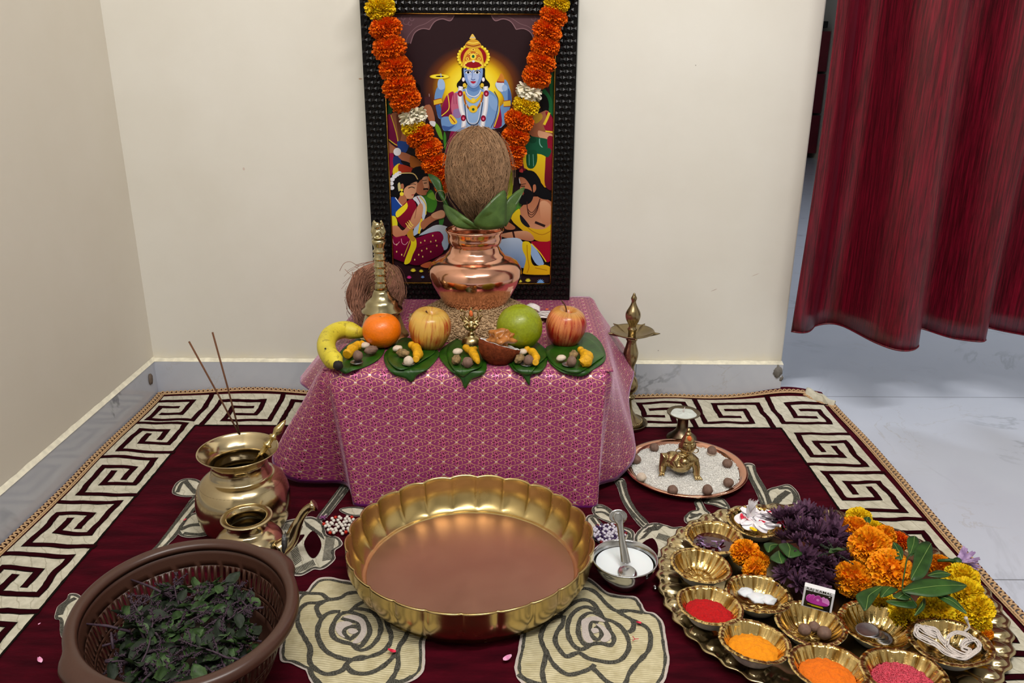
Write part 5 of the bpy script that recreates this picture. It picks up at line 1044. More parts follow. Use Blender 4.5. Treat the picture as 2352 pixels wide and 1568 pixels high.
# small offerings on each leaf
def small(name, px, py, R3, m, lab, cat, lift=.009, M=None, bump=.12, grp=None, bs=1.5):
    P_ = at_z(px, py, TZ+lift+R3[2]*.8); mb = MB(); mb.ell((0, 0, 0), R3, 18, 12, M=M, bump=bump, bs=bs, seed=px); o = obj(name, mb, m, None, P_); return tag(o, lab, cat, grp)
WH = ['beside the banana', 'below the yellow apple', 'left of the half coconut', 'right of the half coconut', 'below the red apple']
for i, ((nx, ny), (cx_, cy_), (dx, dy, da), (ax, ay)) in enumerate((((822, 817), (819, 832), (853, 804, .7), (838, 793)), ((938, 829), (937, 840), (926, 811, -.5), (913, 800)), ((1074, 832), (1073, 843), (1048, 826, 1.4), (1051, 807)), ((1214, 827), (1210, 845), (1193, 824, 1.1), (1200, 808)), ((1313, 830), (1307, 845), (1317, 815, 1.3), (1289, 822)))):
    P_ = at_z(cx_, cy_, TZ+.0085); mb = MB(); mb.lathe([(0, 0), (.0115, 0), (.0125, .0004), (.0125, .0014), (.0118, .0018), (.0108, .0015), (0, .0015)], 36); P_.y = max(P_.y, -.505)
    tag(obj('coin', mb, COIN, None, P_), 'steel coin on the betel leaf '+WH[i], 'coin')
    small('areca_nut', nx, ny, (.0098, .0098, .0108 if i != 1 else .0098), NUT if i != 1 else NUTW, 'round areca nut on the coin '+WH[i], 'nut', .0105)
    small('dried_date', dx, dy, (.0145, .0085, .0085), DATE if i else NUT, 'rough wrinkled dried date '+WH[i], 'dried fruit', .009, Matrix.Rotation(da, 3, 'Z'), .35, bs=4)
    small('almond', ax, ay, (.0105, .0085, .0065), NUTW, 'pale almond on the betel leaf '+WH[i], 'nut', .010, Matrix.Rotation(.6, 3, 'Z'), .1)
for pts, rads, w_ in (([(797, 815), (808, 803), (820, 794), (834, 787)], (.009, .0105, .009, .006), WH[0]), ([(943, 792), (955, 798), (960, 812), (955, 826)], (.007, .009, .010, .006), WH[1]), ([(1068, 797), (1082, 806), (1092, 800)], (.006, .008, .005), WH[2]), ([(1208, 802), (1222, 808), (1231, 820), (1230, 833)], (.006, .008, .008, .006), WH[3]), ([(1332, 802), (1340, 810), (1348, 818), (1345, 830), (1336, 832)], (.006, .008, .012, .012, .008), WH[4])):
    Q = [at_z(x, y, TZ+.0165+.0) for x, y in pts]; c = sum(Q, Vector())/len(Q); C_ = crom([q-c for q in Q], 4); rr = crom([(a, 0, 0) for a in rads], 4)
    mb = MB(); mb.tube([p+Vector((0, 0, .001*math.sin(i*2.2))) for i, p in enumerate(C_)], [max(.003, a.x*(1+.12*math.sin(i*1.7))) for i, a in enumerate(rr)], 12)
    if w_ == WH[2]: Q2 = [at_z(x, y, TZ+.0165)-c for x, y in [(1083, 804), (1090, 816), (1098, 832)]]; mb.tube(crom(Q2, 4), [.008, .008, .009, .009, .0085, .008, .007, .0055, .004], 12)
    o = obj('turmeric_root', mb, TURM, None, c); m_ = o.modifiers.new('rm', 'REMESH'); m_.mode = 'VOXEL'; m_.voxel_size = .0011; m_.use_smooth_shade = True; tag(o, 'yellow turmeric root '+w_, 'turmeric')
# half coconut with jaggery
P_ = at_z(1145, 800, TZ+.028); kk = mpp(P_); Rc = 48*kk; t = thing('half_coconut', P_, 'halved brown coconut shell with white flesh tilted towards the left leaf', 'coconut')
tl = Matrix.Rotation(math.radians(17), 4, 'Y') @ Matrix.Rotation(math.radians(-15), 4, 'X')
b = MB(); b.lathe([(0, -.80*Rc), (.3*Rc, -.77*Rc), (.62*Rc, -.60*Rc), (.86*Rc, -.32*Rc), (.97*Rc, .0), (1.0*Rc, .22*Rc)], 48, M=tl); solid(obj('shell', b, SHELL, t), .0015, 1)
b = MB(); b.lathe([(.985*Rc, .22*Rc), (.90*Rc, .235*Rc), (.80*Rc, .18*Rc), (.70*Rc, -.05*Rc), (.45*Rc, -.35*Rc), (0, -.45*Rc)], 48, M=tl, rf=lambda th, r_, z, i: (r_, z+.0008*math.sin(th*9)*(1 if i < 2 else 0))); obj('flesh', b, FLESH, t)
P2 = at_z(1147, 778, TZ+.045); mb = MB(); mb.ell((0, 0, 0), (.026, .022, .019), 40, 28, bump=.75, bs=1.5, seed=4); mb.ell((.010, -.004, .008), (.015, .012, .012), 30, 20, bump=.7, bs=1.9, seed=2)
tag(obj('jaggery_lump', mb, JAGG, None, P2), 'amber lump of jaggery resting in the half coconut', 'jaggery')
# folded white cloth
P_ = at_z(1245, 722, TZ+.012); t = thing('folded_cloth', P_, 'small folded white cloth with thin brown piping between the citrus fruit and red apple', 'cloth')
FOLD = lambda u, v: Vector(((u-.5)*.06+.01*v, (v-.5)*.075, .016*max(0, math.sin(PI*u))**.6*(1-.5*v)+.003*noise.noise(Vector((u*5, v*5, 0)))-.011))
b = MB(); b.grid(16, 16, FOLD); o = obj('fold', b, CLOTHW, t); solid(o, .002, 0)
b = MB(); b.grid(12, 8, lambda u, v: Vector(((u-.5)*.036-.022, .03+(v-.5)*.02, .012+.008*math.sin(PI*u)-.012+.006*v))); solid(obj('corner', b, CLOTHW, t), .002, 0)
for k in range(3):
    b = MB(); b.tube([FOLD(u, .25+.22*k-.12*math.sin(PI*u))+Vector((0, 0, .0014)) for u in [.04+.92*j/12 for j in range(13)]], .0007, 5); obj('piping', b, MAROONTH, t)
b = MB(); b.ell((.012, .022, .006), (.004, .003, .0015), 8, 6); obj('orange_dab', b, KUM, t)

# ---------------------------------------------------------------- small four-armed figurine on a stem
P_ = at_z(1083, 796, TZ); t = thing('brass_figurine', (P_.x, P_.y-.0, TZ+.006), 'tiny brass deity figurine on a round pedestal in front of the wheat', 'figurine'); kk = mpp(P_)
b = MB(); b.lathe([(0, 0), (23*kk, 0), (23*kk, 4*kk), (21*kk, 12*kk), (14*kk, 19*kk), (7*kk, 22*kk), (8*kk, 25*kk), (6*kk, 28*kk), (4*kk, 31*kk), (0, 31*kk)], 36); obj('pedestal', b, STATUE, t)
b = MB()
def S_(x, y, z): return Vector((x*kk, y*kk, z*kk))
b.ell(S_(0, 0, 46), (10*kk, 8*kk, 12*kk), 14, 10); b.ell(S_(0, -7, 44), (6*kk, 5*kk, 6*kk), 10, 8); b.ell(S_(0, 0, 64), (7*kk, 7*kk, 8*kk), 14, 10); b.tube([S_(0, 0, 70), S_(0, 0, 78), S_(0, 0, 88)], [6*kk, 4*kk, 2*kk], 10)
for s_ in (-1, 1):
    b.tube([S_(0, 0, 32), S_(s_*9, -4, 40), S_(s_*16, -4, 47), S_(s_*8, -2, 52)], [3*kk, 4.5*kk, 4*kk, 4*kk], 8)
    b.tube([S_(s_*8, 0, 54), S_(s_*19, 0, 55), S_(s_*20, -2, 64), S_(s_*25, -2, 70)], [3.2*kk, 2.8*kk, 2.4*kk, 2.6*kk], 8)
    b.tube([S_(s_*8, 0, 57), S_(s_*16, 3, 66), S_(s_*14, 3, 76), S_(s_*22, 3, 80)], [3*kk, 2.5*kk, 2.2*kk, 2.4*kk], 8); b.ell(S_(s_*22, 2, 80), 3.5*kk, 8, 6)
o = obj('figure', b, STATUE, t); m_ = o.modifiers.new('rm', 'REMESH'); m_.mode = 'VOXEL'; m_.voxel_size = .001; m_.use_smooth_shade = True
b = MB(); b.ell(S_(0, -4, 74), (4.5*kk, 4*kk, 8*kk), 10, 8, bump=.2); obj('orange_paste', b, KUM, t)
# ================================================================ things on the rug
RZ = .0075
def ring(b, R, z, r_, c=(0, 0), n=64, seg=8): b.tube([(c[0]+R*math.cos(2*PI*k/n), c[1]+R*math.sin(2*PI*k/n), z) for k in range(n+1)], r_, seg, cap=False)
# large brass lota
LX, LY = -.490, -.652
rows = [(44, 1214), (66, 1210), (88, 1199), (99, 1182), (104, 1162), (105, 1142), (101, 1118), (91, 1100), (77, 1090), (68, 1087), (66, 1082), (64, 1076), (62, 1066), (64, 1055), (75, 1044), (87, 1036), (91, 1032)]
P, _ = prof_px(557, LY, rows); P = [(r_, max(0, z-RZ)) for r_, z in P]; P[0] = (P[0][0], 0)
lota = thing('brass_pot', (LX, LY, RZ), 'large round brass pot with flared rim holding a spoon and incense sticks', 'pot')
P = spl(P, 2)
def thick(P, t=.002): return P+[(P[-1][0]-.0004, P[-1][1]+.0009)]+[(max(.001, r_-t), z+.0003) for r_, z in P[::-1]]
b = MB(); b.lathe([(0, .0)]+thick(P)+[(0, .004)], 96, rf=lambda th, r_, z, i: (r_, z)); obj('body', b, BRASS, lota)
b = MB()
for z in (.62, .60, .80): zz = P[-1][1]*z; rr = max(r_ for r_, zq in P if abs(zq-zz) < .012); ring(b, min(rr, [r_ for r_, zq in P if zq >= zz][0])+.0002, zz, .0007)
obj('engraved_ring', b, BRASSD, lota)
b = MB(); b.lathe([(0, P[-1][1]*.58), (.062, P[-1][1]*.58)], 48); obj('water', b, plain('dark_water', (60, 46, 24), .05), lota)
RIMZ = RZ+P[-1][1]; RIMR = P[-1][0]
for (x, y), lab in (((434, 784), 'left incense stick leaning left out of the brass pot'), ((488, 763), 'right incense stick standing more upright in the brass pot')):
    Yb = LY+RIMR*.55; q = at_y(x, y, Yb+.03); bt = Vector((LX-.005, LY+RIMR*.75, RIMZ-.035)) if x < 460 else Vector((LX+.001, LY+RIMR*.74, RIMZ-.035)); a_ = at_y(546 if x < 460 else 549, 991, LY+RIMR*.93); d_ = (q-a_); bt = a_-d_*.12
    b = MB(); b.tube([(0, 0, 0), (q-bt)*.5+Vector((.0008, 0, 0)), (q-bt)], .0017, 7); o = obj('incense_stick', b, INCENSE, None, bt); tag(o, lab, 'incense stick')
# spoon with finial
c_ = at_z(630, 1014, RIMZ+.006); a_ = at_y(592, 1052, c_.y-.016); e_ = at_y(656, 964, c_.y+.020); sp = thing('brass_ladle', a_, 'brass ladle with pointed finial standing in the large brass pot', 'spoon'); D = e_-a_; L = D.length; q_ = D.to_track_quat('Z', 'Y'); MQ = q_.to_matrix().to_4x4()
pr = [(0, -.02), (.0035, -.02), (.0035, .08*L), (.005, .10*L), (.0035, .13*L), (.0055, .2*L), (.0055, .3*L), (.0085, .33*L), (.0085, .36*L), (.0045, .4*L), (.004, .5*L), (.008, .53*L), (.008, .57*L), (.0045, .6*L), (.0065, .66*L), (.0085, .72*L), (.007, .8*L), (.004, .92*L), (.0012, L), (0, L)]
b = MB(); b.lathe(pr, 20, M=MQ); obj('handle', b, BRASSY, sp)
b = MB(); b.tube([MQ @ Vector((0, 0, -.01)), MQ @ Vector((0, 0, -.03))], .003, 8); b.ell(MQ @ Vector((-.0, 0, -.032)), (.010, .010, .006), 16, 8); obj('scoop', b, BRASSY, sp)

# small spouted pot
KX, KY = -.447, -.765
rows = [(30, 1296), (48, 1290), (68, 1276), (78, 1258), (76, 1240), (64, 1226), (48, 1218), (43, 1212), (42, 1200), (44, 1192)]
P, _ = prof_px(585, KY, rows); P = spl([(r_, z-P[0][1]) for r_, z in P], 2)
kar = thing('spouted_brass_pot', (KX, KY, RZ), 'small brass pot with curved spout between the big brass pot and the basket', 'pot'); zt = P[-1][1]; kk = mpp(Vector((KX, KY, .1)))
b = MB(); b.lathe([(0, 0)]+P+[(57*kk, zt+.0008), (58*kk, zt+.0012), (58*kk, zt+.0026), (57*kk, zt+.003), (46*kk, zt+.003), (44*kk, zt+.0026), (43.5*kk, zt+.001)]+[(max(.002, r_-.002), z) for r_, z in P[::-1]][1:]+[(0, .004)], 72); obj('body', b, BRASS, kar)
o = obj('inner_shade_disc', (lambda m: (m.lathe([(0, .03), (40*kk, .03)], 40), m)[1])(MB()), plain('painted_pot_shade', (16, 12, 6), .4), kar)  # near-black disc painting the shade inside the pot
ks = kar.location
sq = [at_y(642, 1262, KY-.02), at_y(668, 1238, KY-.01), at_y(683, 1203, KY-.005), at_y(702, 1172, KY-.0), at_y(722, 1160, KY)]
b = MB(); sc_ = crom([p-ks for p in sq], 5); b.tube(sc_, [.017-.010*min(1, i/12) for i in range(len(sc_)-3)]+[.0075, .009, .0105], 16, flat=1.0); obj('spout', b, BRASS, kar)
b = MB(); b.ell(at_y(655, 1247, KY-.02)-ks, (.006, .014, .018), 12, 10, bump=.4, bs=4); obj('solder_joint', b, SOLDER, kar)

# ---------------------------------------------------------------- basket of basil
BZ = .118; bc = Vector((-.447, -1.036, RZ)); BA, BB = .171, .152; bth = math.atan2(-.888, .46)
bk = thing('plastic_basket', bc, 'brown oval plastic basket with slotted sides full of basil sprigs', 'basket')
def bw(th, k, z):   # k scale of rim ellipse
    x, y = BA*k*math.cos(th), BB*k*math.sin(th); return Vector((x*math.cos(bth)-y*math.sin(bth), x*math.sin(bth)+y*math.cos(bth), z))
def kz(z): s_ = z/BZ; return .60+.30*s_**.55
mb = MB()
# plain wall bands
def bandw(z0_, z1_, n=2): mb.grid(120, n+1, lambda u, v: bw(u*2*PI, kz(z0_+(z1_-z0_)*v), z0_+(z1_-z0_)*v), wu=True)
bandw(.0, .034, 4); bandw(.052, .058); bandw(.086, .112, 3)
mb.grid(120, 6, lambda u, v: bw(u*2*PI, max(.001, kz(0)*v), .0+.004*(1-v)), wu=True)
NS_ = 84
for z0_, z1_ in ((.034, .052), (.058, .086)):
    for i in range(NS_):
        t0, t1 = 2*PI*i/NS_, 2*PI*(i+1)/NS_; tm = (t0+t1)/2; zm = (z0_+z1_)/2
        outer = [(t0, z0_), (tm, z0_), (t1, z0_), (t1, zm), (t1, z1_), (tm, z1_), (t0, z1_), (t0, zm)]
        wv, hv = (t1-t0)*.26, (z1_-z0_)*.46
        inner = [(tm-wv*.7, zm-hv*.72), (tm, zm-hv), (tm+wv*.7, zm-hv*.72), (tm+wv, zm), (tm+wv*.7, zm+hv*.72), (tm, zm+hv), (tm-wv*.7, zm+hv*.72), (tm-wv, zm)]
        mb.add([bw(t, kz(z), z) for t, z in outer+inner], [(k, (k+1) % 8, 8+(k+1) % 8, 8+k) for k in range(8)])
o = obj('slotted_wall', mb, PLASTIC, bk); solid(o, .0022, 0)
h1 = at_z(150, 1548, RZ+BZ)-bc; h2 = at_z(648, 1278, RZ+BZ)-bc
ha = [math.atan2(h.y, h.x)-bth for h in (h1, h2)]
def angd(a, b_): return (a-b_+PI) % (2*PI)-PI
def lipk(th):
    w_ = Vector(bw(th, 1, 0)); a = math.atan2(w_.y, w_.x); e = 0
    for h in (h1, h2): d_ = angd(a, math.atan2(h.y, h.x)); e += math.exp(-(d_/.24)**4)
    return e
mb = MB(); prof = [(.875, .110), (.88, .116), (.90, .120), (.95, .1215), (.98, .119), (.995, .115), (1.0, .108), (.995, .106), (.985, .112), (.95, .116), (.91, .113)]
mb.grid(160, len(prof), lambda u, v: (lambda th, pk: bw(th, pk[0]+(lipk(th)*.085 if pk[0] > .94 else 0)*(pk[0]-.94)/.06, pk[1]))(u*2*PI, prof[int(round(v*(len(prof)-1)))]), wu=True, wv=True)
obj('rim', mb, PLASTIC, bk)
# sprigs
def basil_leaf(seed, L=.030, W=.011):
    r = random.Random(seed); mb = MB(); cr = r.uniform(-.25, .25)
    def fn(u, v):
        k = (u-.5)*2; w_ = W*(math.sin(PI*min(1, .04+.96*v)))**.75*(1.12-.35*v)*(1+.05*math.sin(v*26))
        return Vector((k*w_, L*v, .35*W*k*k+cr*L*v*v+.0012*math.sin(v*9+k*3)))
    mb.grid(7, 10, fn); return mb
BLM = [(basil_leaf(s, L, W).mesh('leaf', LEAFB if s % 3 else LEAFBD)) for s, L, W in ((1, .030, .010), (2, .024, .008), (3, .034, .011), (4, .020, .006), (6, .026, .008))]
def sprig(loc, seed, ang, L, big):
    r = random.Random(seed); t = tag(link('basil_sprig', None, None, loc, (r.uniform(-.18, .25), r.uniform(-.2, .2), ang)), 'wilting basil sprig with purple-brown stem heaped in the brown basket', 'herb sprig', 'basil sprigs heaped in the brown basket')
    pts = [Vector((0, 0, 0))]; d = Vector((1, 0, r.uniform(-.05, .2)))
    for k in range(8): d = (d+Vector((0, r.uniform(-.22, .22), r.uniform(-.12, .10)))).normalized(); pts.append(pts[-1]+d*L/8)
    b = MB(); b.tube(pts, [.0017-.00012*k for k in range(9)], 6)
    for k in range(3):   # side shoots
        i = 2+2*k; s_ = 1 if k % 2 else -1; e = pts[i]+Vector((.012, s_*.02, r.uniform(-.002, .012))); b.tube([pts[i], (pts[i]+e)/2+Vector((0, 0, .002)), e], .0008, 5)
        for q in range(16): f_ = .35+.65*q/15; p = pts[i]+(e-pts[i])*f_; b.spindle(p+Vector((r.uniform(-1, 1), r.uniform(-1, 1), r.uniform(-.3, 1)))*.0022, (r.uniform(-1, 1), r.uniform(-1, 1), 1), .0028, .0010)
    for q in range(20): f_ = q/19; p = pts[6]+(pts[8]-pts[6])*f_; b.spindle(p+Vector((0, r.uniform(-1, 1), r.uniform(-1, 1)))*.0028, (r.uniform(-1, 1), r.uniform(-1, 1), r.uniform(-1, 1)), .003, .0012)
    obj('stem', b, STEMP, t)
    for k in range(7 if big else 5):
        i = 1+k; s_ = 1 if k % 2 else -1; o = link('leaf', r.choice(BLM[:3] if big else BLM[2:]), t, pts[min(i, 8)], (r.uniform(-.7, .7), r.uniform(-.9, .9), s_*r.uniform(.3, 1.4)-PI/2+(.0 if s_ > 0 else 0))); k_ = r.uniform(.65, 1.05)*(1.1 if big else .7); o.scale = (k_, k_, k_)
rr = random.Random(21)
for i in range(70):
    a = rr.uniform(0, 2*PI); d = math.sqrt(rr.random())*.78; p = bw(a, d, 0)
    zz = .068+.014*rr.random()+(.012 if i > 40 else 0)-.012*d; ang = rr.uniform(0, 2*PI); L = rr.uniform(.06, .10)
    st_ = bc+p-Vector((math.cos(ang), math.sin(ang), 0))*L*.5+Vector((0, 0, zz))
    # keep both ends inside the basket
    for _ in range(8):
        bad = False
        for en in (st_, st_+Vector((math.cos(ang), math.sin(ang), 0))*L):
            q = en-bc; x = q.x*math.cos(-bth)-q.y*math.sin(-bth); y = q.x*math.sin(-bth)+q.y*math.cos(-bth)
            if (x/BA)**2+(y/BB)**2 > .74**2: bad = True
        if bad: st_ = st_.lerp(Vector((bc.x, bc.y, st_.z))-Vector((math.cos(ang), math.sin(ang), 0))*L*.5, .3)
    sprig(st_, 100+i, ang, L, i % 2 == 0)
for (x0, y0, x1, y1) in ((300, 1330, 395, 1372), (195, 1432, 300, 1450), (255, 1452, 260, 1490)):
    p0 = at_z(x0, y0, RZ+.098); p1 = at_z(x1, y1, RZ+.085); b = MB(); b.tube([Vector(), (p1-p0)*.5+Vector((0, 0, .003)), p1-p0], [.0012, .002, .002], 6); o = obj('bare_twig', b, STEMP, None, p0); tag(o, {300: 'bare purple stem sticking up at the back left of the basket', 195: 'purple stem touching the left wall of the basket', 255: 'short purple stem pointing down at the front left of the basket'}[x0], 'stem')

# ---------------------------------------------------------------- big fluted brass bowl
bw_ = thing('fluted_brass_bowl', (-.065, -.788, RZ), 'large empty brass bowl with fluted petal sides in front of the pink cloth', 'bowl')
NF = 24
def flr(th, r_, z, i):
    s_ = abs(math.sin(NF*th/2+.25)); k = min(1, max(0, (z-.012)/.05)); c = (s_**.38-.8)*.022*(1 if r_ > .17 else 0)*min(1, (z-.006)/.02 if z > .006 else 0)
    return r_*(1+c*1.5)+0, z+(.0022*s_ if z > .066 else 0)
bo = [(0, 0), (.165, 0), (.180, .006), (.197, .022), (.206, .045), (.207, .064), (.208, .0725), (.2055, .0735), (.2035, .064), (.2025, .045), (.194, .024), (.184, .0115), (.179, .010), (.176, .0085)]
b = MB(); b.lathe(spl(bo[:7], 2)+spl(bo[7:], 2), 24*14, rf=flr); obj('fluted_wall', b, BRASSB, bw_)
b = MB(); b.lathe([(.1765, .0085), (.120, .0080), (.06, .0078), (0, .0078)], 96); obj('bowl_floor', b, COPPERF, bw_)

# ---------------------------------------------------------------- pearl bead mats
def beadmat(cpx, nring, R0, cols, lab, seed, jit=.0):
    c = at_z(cpx[0], cpx[1], RZ+.004); t = thing('bead_mat', c, lab, 'bead mat'); r = random.Random(seed); ms = {}
    for m in set(cols): mm = MB(); mm.ell((0, 0, 0), .0033 if jit == 0 else .0031, 12, 8); ms[m] = mm.mesh('bead', m)
    k = 0
    for q in range(-nring, nring+1):
        for s_ in range(-nring, nring+1):
            if abs(q+s_) > nring: continue
            if jit == 0 and (q-s_) % 3 == 0 and abs(q)+abs(s_) > 0 and (q*s_ != 0): continue
            x = (q+s_/2)*R0; y = s_*R0*.866
            edge = max(abs(q), abs(s_), abs(q+s_)) == nring
            m = cols[1] if (edge and (q == 0 or s_ == 0 or q+s_ == 0)) else (cols[0] if r.random() < .68 or len(cols) < 3 else cols[2])
            if k < 100: link('bead', ms[m], t, (x+r.uniform(-1, 1)*.0009, y+r.uniform(-1, 1)*.0009, r.uniform(0, .003)+(.002 if jit else 0)))
            k += 1
    b = MB()
    for a in range(6):
        e = Vector((math.cos(a*PI/3), math.sin(a*PI/3), 0))*R0*nring; b.tube([e*.02, e], .0006, 4)
    obj('thread', b, THREAD, t)
    return t
beadmat((783, 1206), 4, .0078, [PEARL, REDB, PEARL], 'white pearl bead mat with red beads beside the left rim of the brass bowl', 1)
beadmat((1397, 1228), 5, .0066, [PEARLV, DREDB, VIOB], 'pearl and dark violet bead mat beside the steel bowl', 2, 1)
b = MB(); r = random.Random(8); c = at_z(742, 1190, RZ+.003)
for i in range(60): a = r.uniform(0, 6.28); e = Vector((math.cos(a), math.sin(a), r.uniform(0, .6)))*r.uniform(.003, .010); b.tube([(0, 0, 0), e*.6+Vector((0, 0, .002)), e], .0005, 3)
tag(obj('thread_tuft', b, plain('mauve_thread', (150, 84, 140), .8), None, c), 'small mauve thread tuft by the white bead mat', 'thread', kind='stuff')

# ---------------------------------------------------------------- steel bowl of milk with spoon
SX, SY, SR = .193, -.815, .0555; sb = thing('steel_bowl', (SX, SY, RZ), 'small stainless steel bowl of milk between the brass bowl and the tray', 'bowl')
sp_ = [(0, 0), (.026, 0), (.029, .002), (.030, .006), (.036, .014), (.046, .028), (.052, .040), (SR-.0015, .0475), (SR, .0485), (SR-.001, .0495), (SR-.0035, .0485), (.0505, .040), (.0445, .028), (.034, .016), (0, .012)]
b = MB(); b.lathe(sp_, 72); obj('bowl_body', b, STEEL, sb)
b = MB(); b.lathe([(0, .0375), (.046, .0375), (.0475, .0382)], 60); tag(obj('milk', b, MILK, None, (SX, SY, RZ)), 'white milk filling the small steel bowl', 'milk')
H0 = Vector((SX+.001, SY-.008, RZ+.036)); Hh = [at_y(1437, 1292, SY-.010), at_y(1434, 1270, SY-.002), at_y(1428, 1235, SY+.012), at_y(1424, 1205, SY+.022), at_y(1420, 1188, SY+.027), at_y(1419, 1176, SY+.030)]
ss = thing('steel_spoon', Hh[0], 'steel spoon standing in the bowl of milk', 'spoon'); wid = [.0078, .0065, .0052, .0058, .0092, .0050]
HP_ = crom([h-Hh[0] for h in Hh], 5); WP = crom([(w_, 0, 0) for w_ in wid], 5)
b = MB(); b.grid(9, len(HP_), lambda u, v: (lambda i: HP_[i]+Vector(((u-.5)*2*WP[i].x, -.0035*math.cos((u-.5)*PI)*(1 if i < 18 else .5), 0)))(int(round(v*(len(HP_)-1))))); solid(obj('handle', b, STEEL, ss), .0012, 0)
b = MB(); q = at_z(1420, 1187, Hh[4].z)-Hh[0]; b.ell(q+Vector((0, .001, 0)), (.0155, .0016, .0125), 24, 8, M=Matrix.Rotation(math.radians(-20), 3, 'X')); obj('round_end', b, STEEL, ss)
b = MB(); b.ell(Vector((.001, -.018, -.0065)), (.016, .022, .0035), 20, 8); obj('scoop', b, STEEL, ss)

# ---------------------------------------------------------------- copper plate of rice with figurine and nuts
TX, TY, TR = .373, -.430, .1298; th_ = thing('copper_plate', (TX, TY, RZ), 'round copper plate filled with white rice at the right of the table', 'plate')
b = MB(); b.lathe([(0, 0), (TR-.022, 0), (TR-.010, .004), (TR-.001, .0125), (TR, .014), (TR-.001, .0155), (TR-.006, .0150), (TR-.012, .0135), (TR-.018, .006), (TR-.026, .0022), (0, .002)], 96); obj('plate', b, COPPER, th_)
mb = MB(); r = random.Random(12)
def rz_(x, y): d = math.hypot(x, y)/.112; return .0095+.0050*max(0, 1-d*d)+.0012*noise.noise(Vector((x*60, y*60, 0)))
mb.grid(60, 12, lambda u, v: Vector((.112*v*math.cos(u*2*PI), .112*v*math.sin(u*2*PI), rz_(.112*v*math.cos(u*2*PI), .112*v*math.sin(u*2*PI))-.001)), wu=True)
for i in range(8500):
    a = r.uniform(0, 2*PI); d = .1125*math.sqrt(r.random())*(1+.02*math.sin(a*9)); x, y = d*math.cos(a), d*math.sin(a)
    mb.spindle((x, y, rz_(x, y)+r.uniform(-.0003, .0008)), (r.uniform(-1, 1), r.uniform(-1, 1), r.uniform(-.35, .35)), r.uniform(.0026, .0036), .00075)
tag(obj('rice_bed', mb, RICE, None, (TX, TY, RZ)), 'bed of white rice grains on the copper plate', 'rice', kind='stuff')
POS = [(1503, 1027, 'back left'), (1635, 1036, 'back right with pale base', ), (1671, 1064, 'right back'), (1673, 1108, 'right front'), (1625, 1125, 'front right'), (1545, 1125, 'front left'), (1473, 1096, 'pale, left front'), (1461, 1055, 'left beside the cloth')]
for i, (x, y, lb) in enumerate(POS):
    p = at_z(x, y, RZ+.0195); mb = MB(); hgt = .0118 if i in (1, 4) else .0098; mb.ell((0, 0, 0), (.0105, .0105, hgt), 20, 14, bump=.10, bs=1.5, seed=i)
    if i == 1: mb.ell((0, 0, -.004), (.0108, .0108, .006), 16, 8, mi=1)
    tag(obj('areca_nut', mb, [NUT if i != 6 else NUTW, NUTW], None, p), 'areca nut on the rice plate, '+lb, 'nut')
# crawling infant figurine
fgp = at_z(1566, 1088, RZ+.014); fg = thing('crawling_figurine', fgp, 'brass crawling infant figurine with tall crown on the rice plate', 'figurine', rz=math.radians(4)); s1 = 1.0
fg.scale = (1.06, 1.06, 1.06)
b = MB(); V_ = Vector
b.ell((-.004, .004, .024), (.024, .026, .020), 18, 12); b.ell((.001, -.008, .036), (.022, .015, .018), 16, 12); b.ell((-.018, .012, .026), (.018, .018, .017), 14, 10)
b.tube([(.012, -.006, .040), (.020, -.010, .034), (.0235, -.014, .020), (.024, -.018, .006)], [.0095, .009, .0075, .006], 12); b.tube([(.0236, -.015, .012), (.0236, -.0155, .0095)], .0072, 12)
for k in range(4): b.tube([(.022+.0028*k-.002, -.019, .005), (.0225+.0045*k-.003, -.028-.001*(k % 2), .0012)], [.0024, .0014], 6)
b.tube([(-.010, -.008, .042), (-.018, -.013, .034), (-.014, -.020, .027), (-.006, -.023, .030)], [.0095, .0085, .007, .0055], 12); b.ell((-.004, -.023, .038), .0095, 14, 10)
for k in range(4): b.tube([(-.010+.0028*k, -.024, .027), (-.008+.0026*k, -.0285, .030), (-.006+.002*k, -.027, .034)], .0016, 6)
b.tube([(-.014, .014, .026), (-.036, .012, .031), (-.037, .008, .014), (-.040, .0, .004)], [.012, .011, .008, .006], 12)
for k in range(3): b.tube([(-.042+.003*k, .0, .004), (-.048+.005*k, -.008, .0012)], [.002, .0013], 6)
b.tube([(.004, .018, .024), (.014, .026, .012), (.010, .034, .004)], [.010, .008, .005], 10)
b.tube([(0.002, -.010, .046), (.003, -.011, .056)], [.0075, .006], 12)
b.ell((.003, -.012, .067), (.0155, .0140, .0170), 20, 16); b.ell((.003, -.0225, .0565), (.005, .004, .004), 10, 8)
b.tube([(.003, -.0245, .072), (.003, -.0265, .064), (.003, -.0258, .0625)], [.0012, .0022, .0026], 8)
for s_ in (-1, 1):
    b.ell((.003+s_*.006, -.0222, .0685), (.0040, .0020, .0018), 10, 8); b.tube([(.003+s_*.0018, -.0238, .0735), (.003+s_*.006, -.0235, .0755), (.003+s_*.011, -.019, .0725)], .0009, 6)
    b.ell((.003+s_*.0145, -.011, .066), (.003, .004, .008), 10, 8); b.tube([(.003+s_*.0165+.0058*math.cos(t)*s_, -.012, .0565+.0052*math.sin(t)) for t in [k*.7 for k in range(10)]], .0011, 6)
b.tube([(-.0005, -.0243, .0592), (.003, -.0250, .0588), (.0065, -.0243, .0592)], .0011, 6)
b.lathe([(0, .070), (.0128, .073), (.0125, .080), (.009, .087), (.0062, .091), (.0066, .0935), (.0045, .096), (.0038, .0985), (.0042, .1005), (.0020, .1035), (0, .105)], 24, M=Matrix.Translation((.003, -.011, 0)))
b.tube([(-.012, -.016, .048), (.0, -.0205, .046), (.013, -.014, .050)], .0016, 6); b.tube([(.014, -.014, .048), (.004, -.021, .041), (-.004, -.02, .034)], .0014, 6)
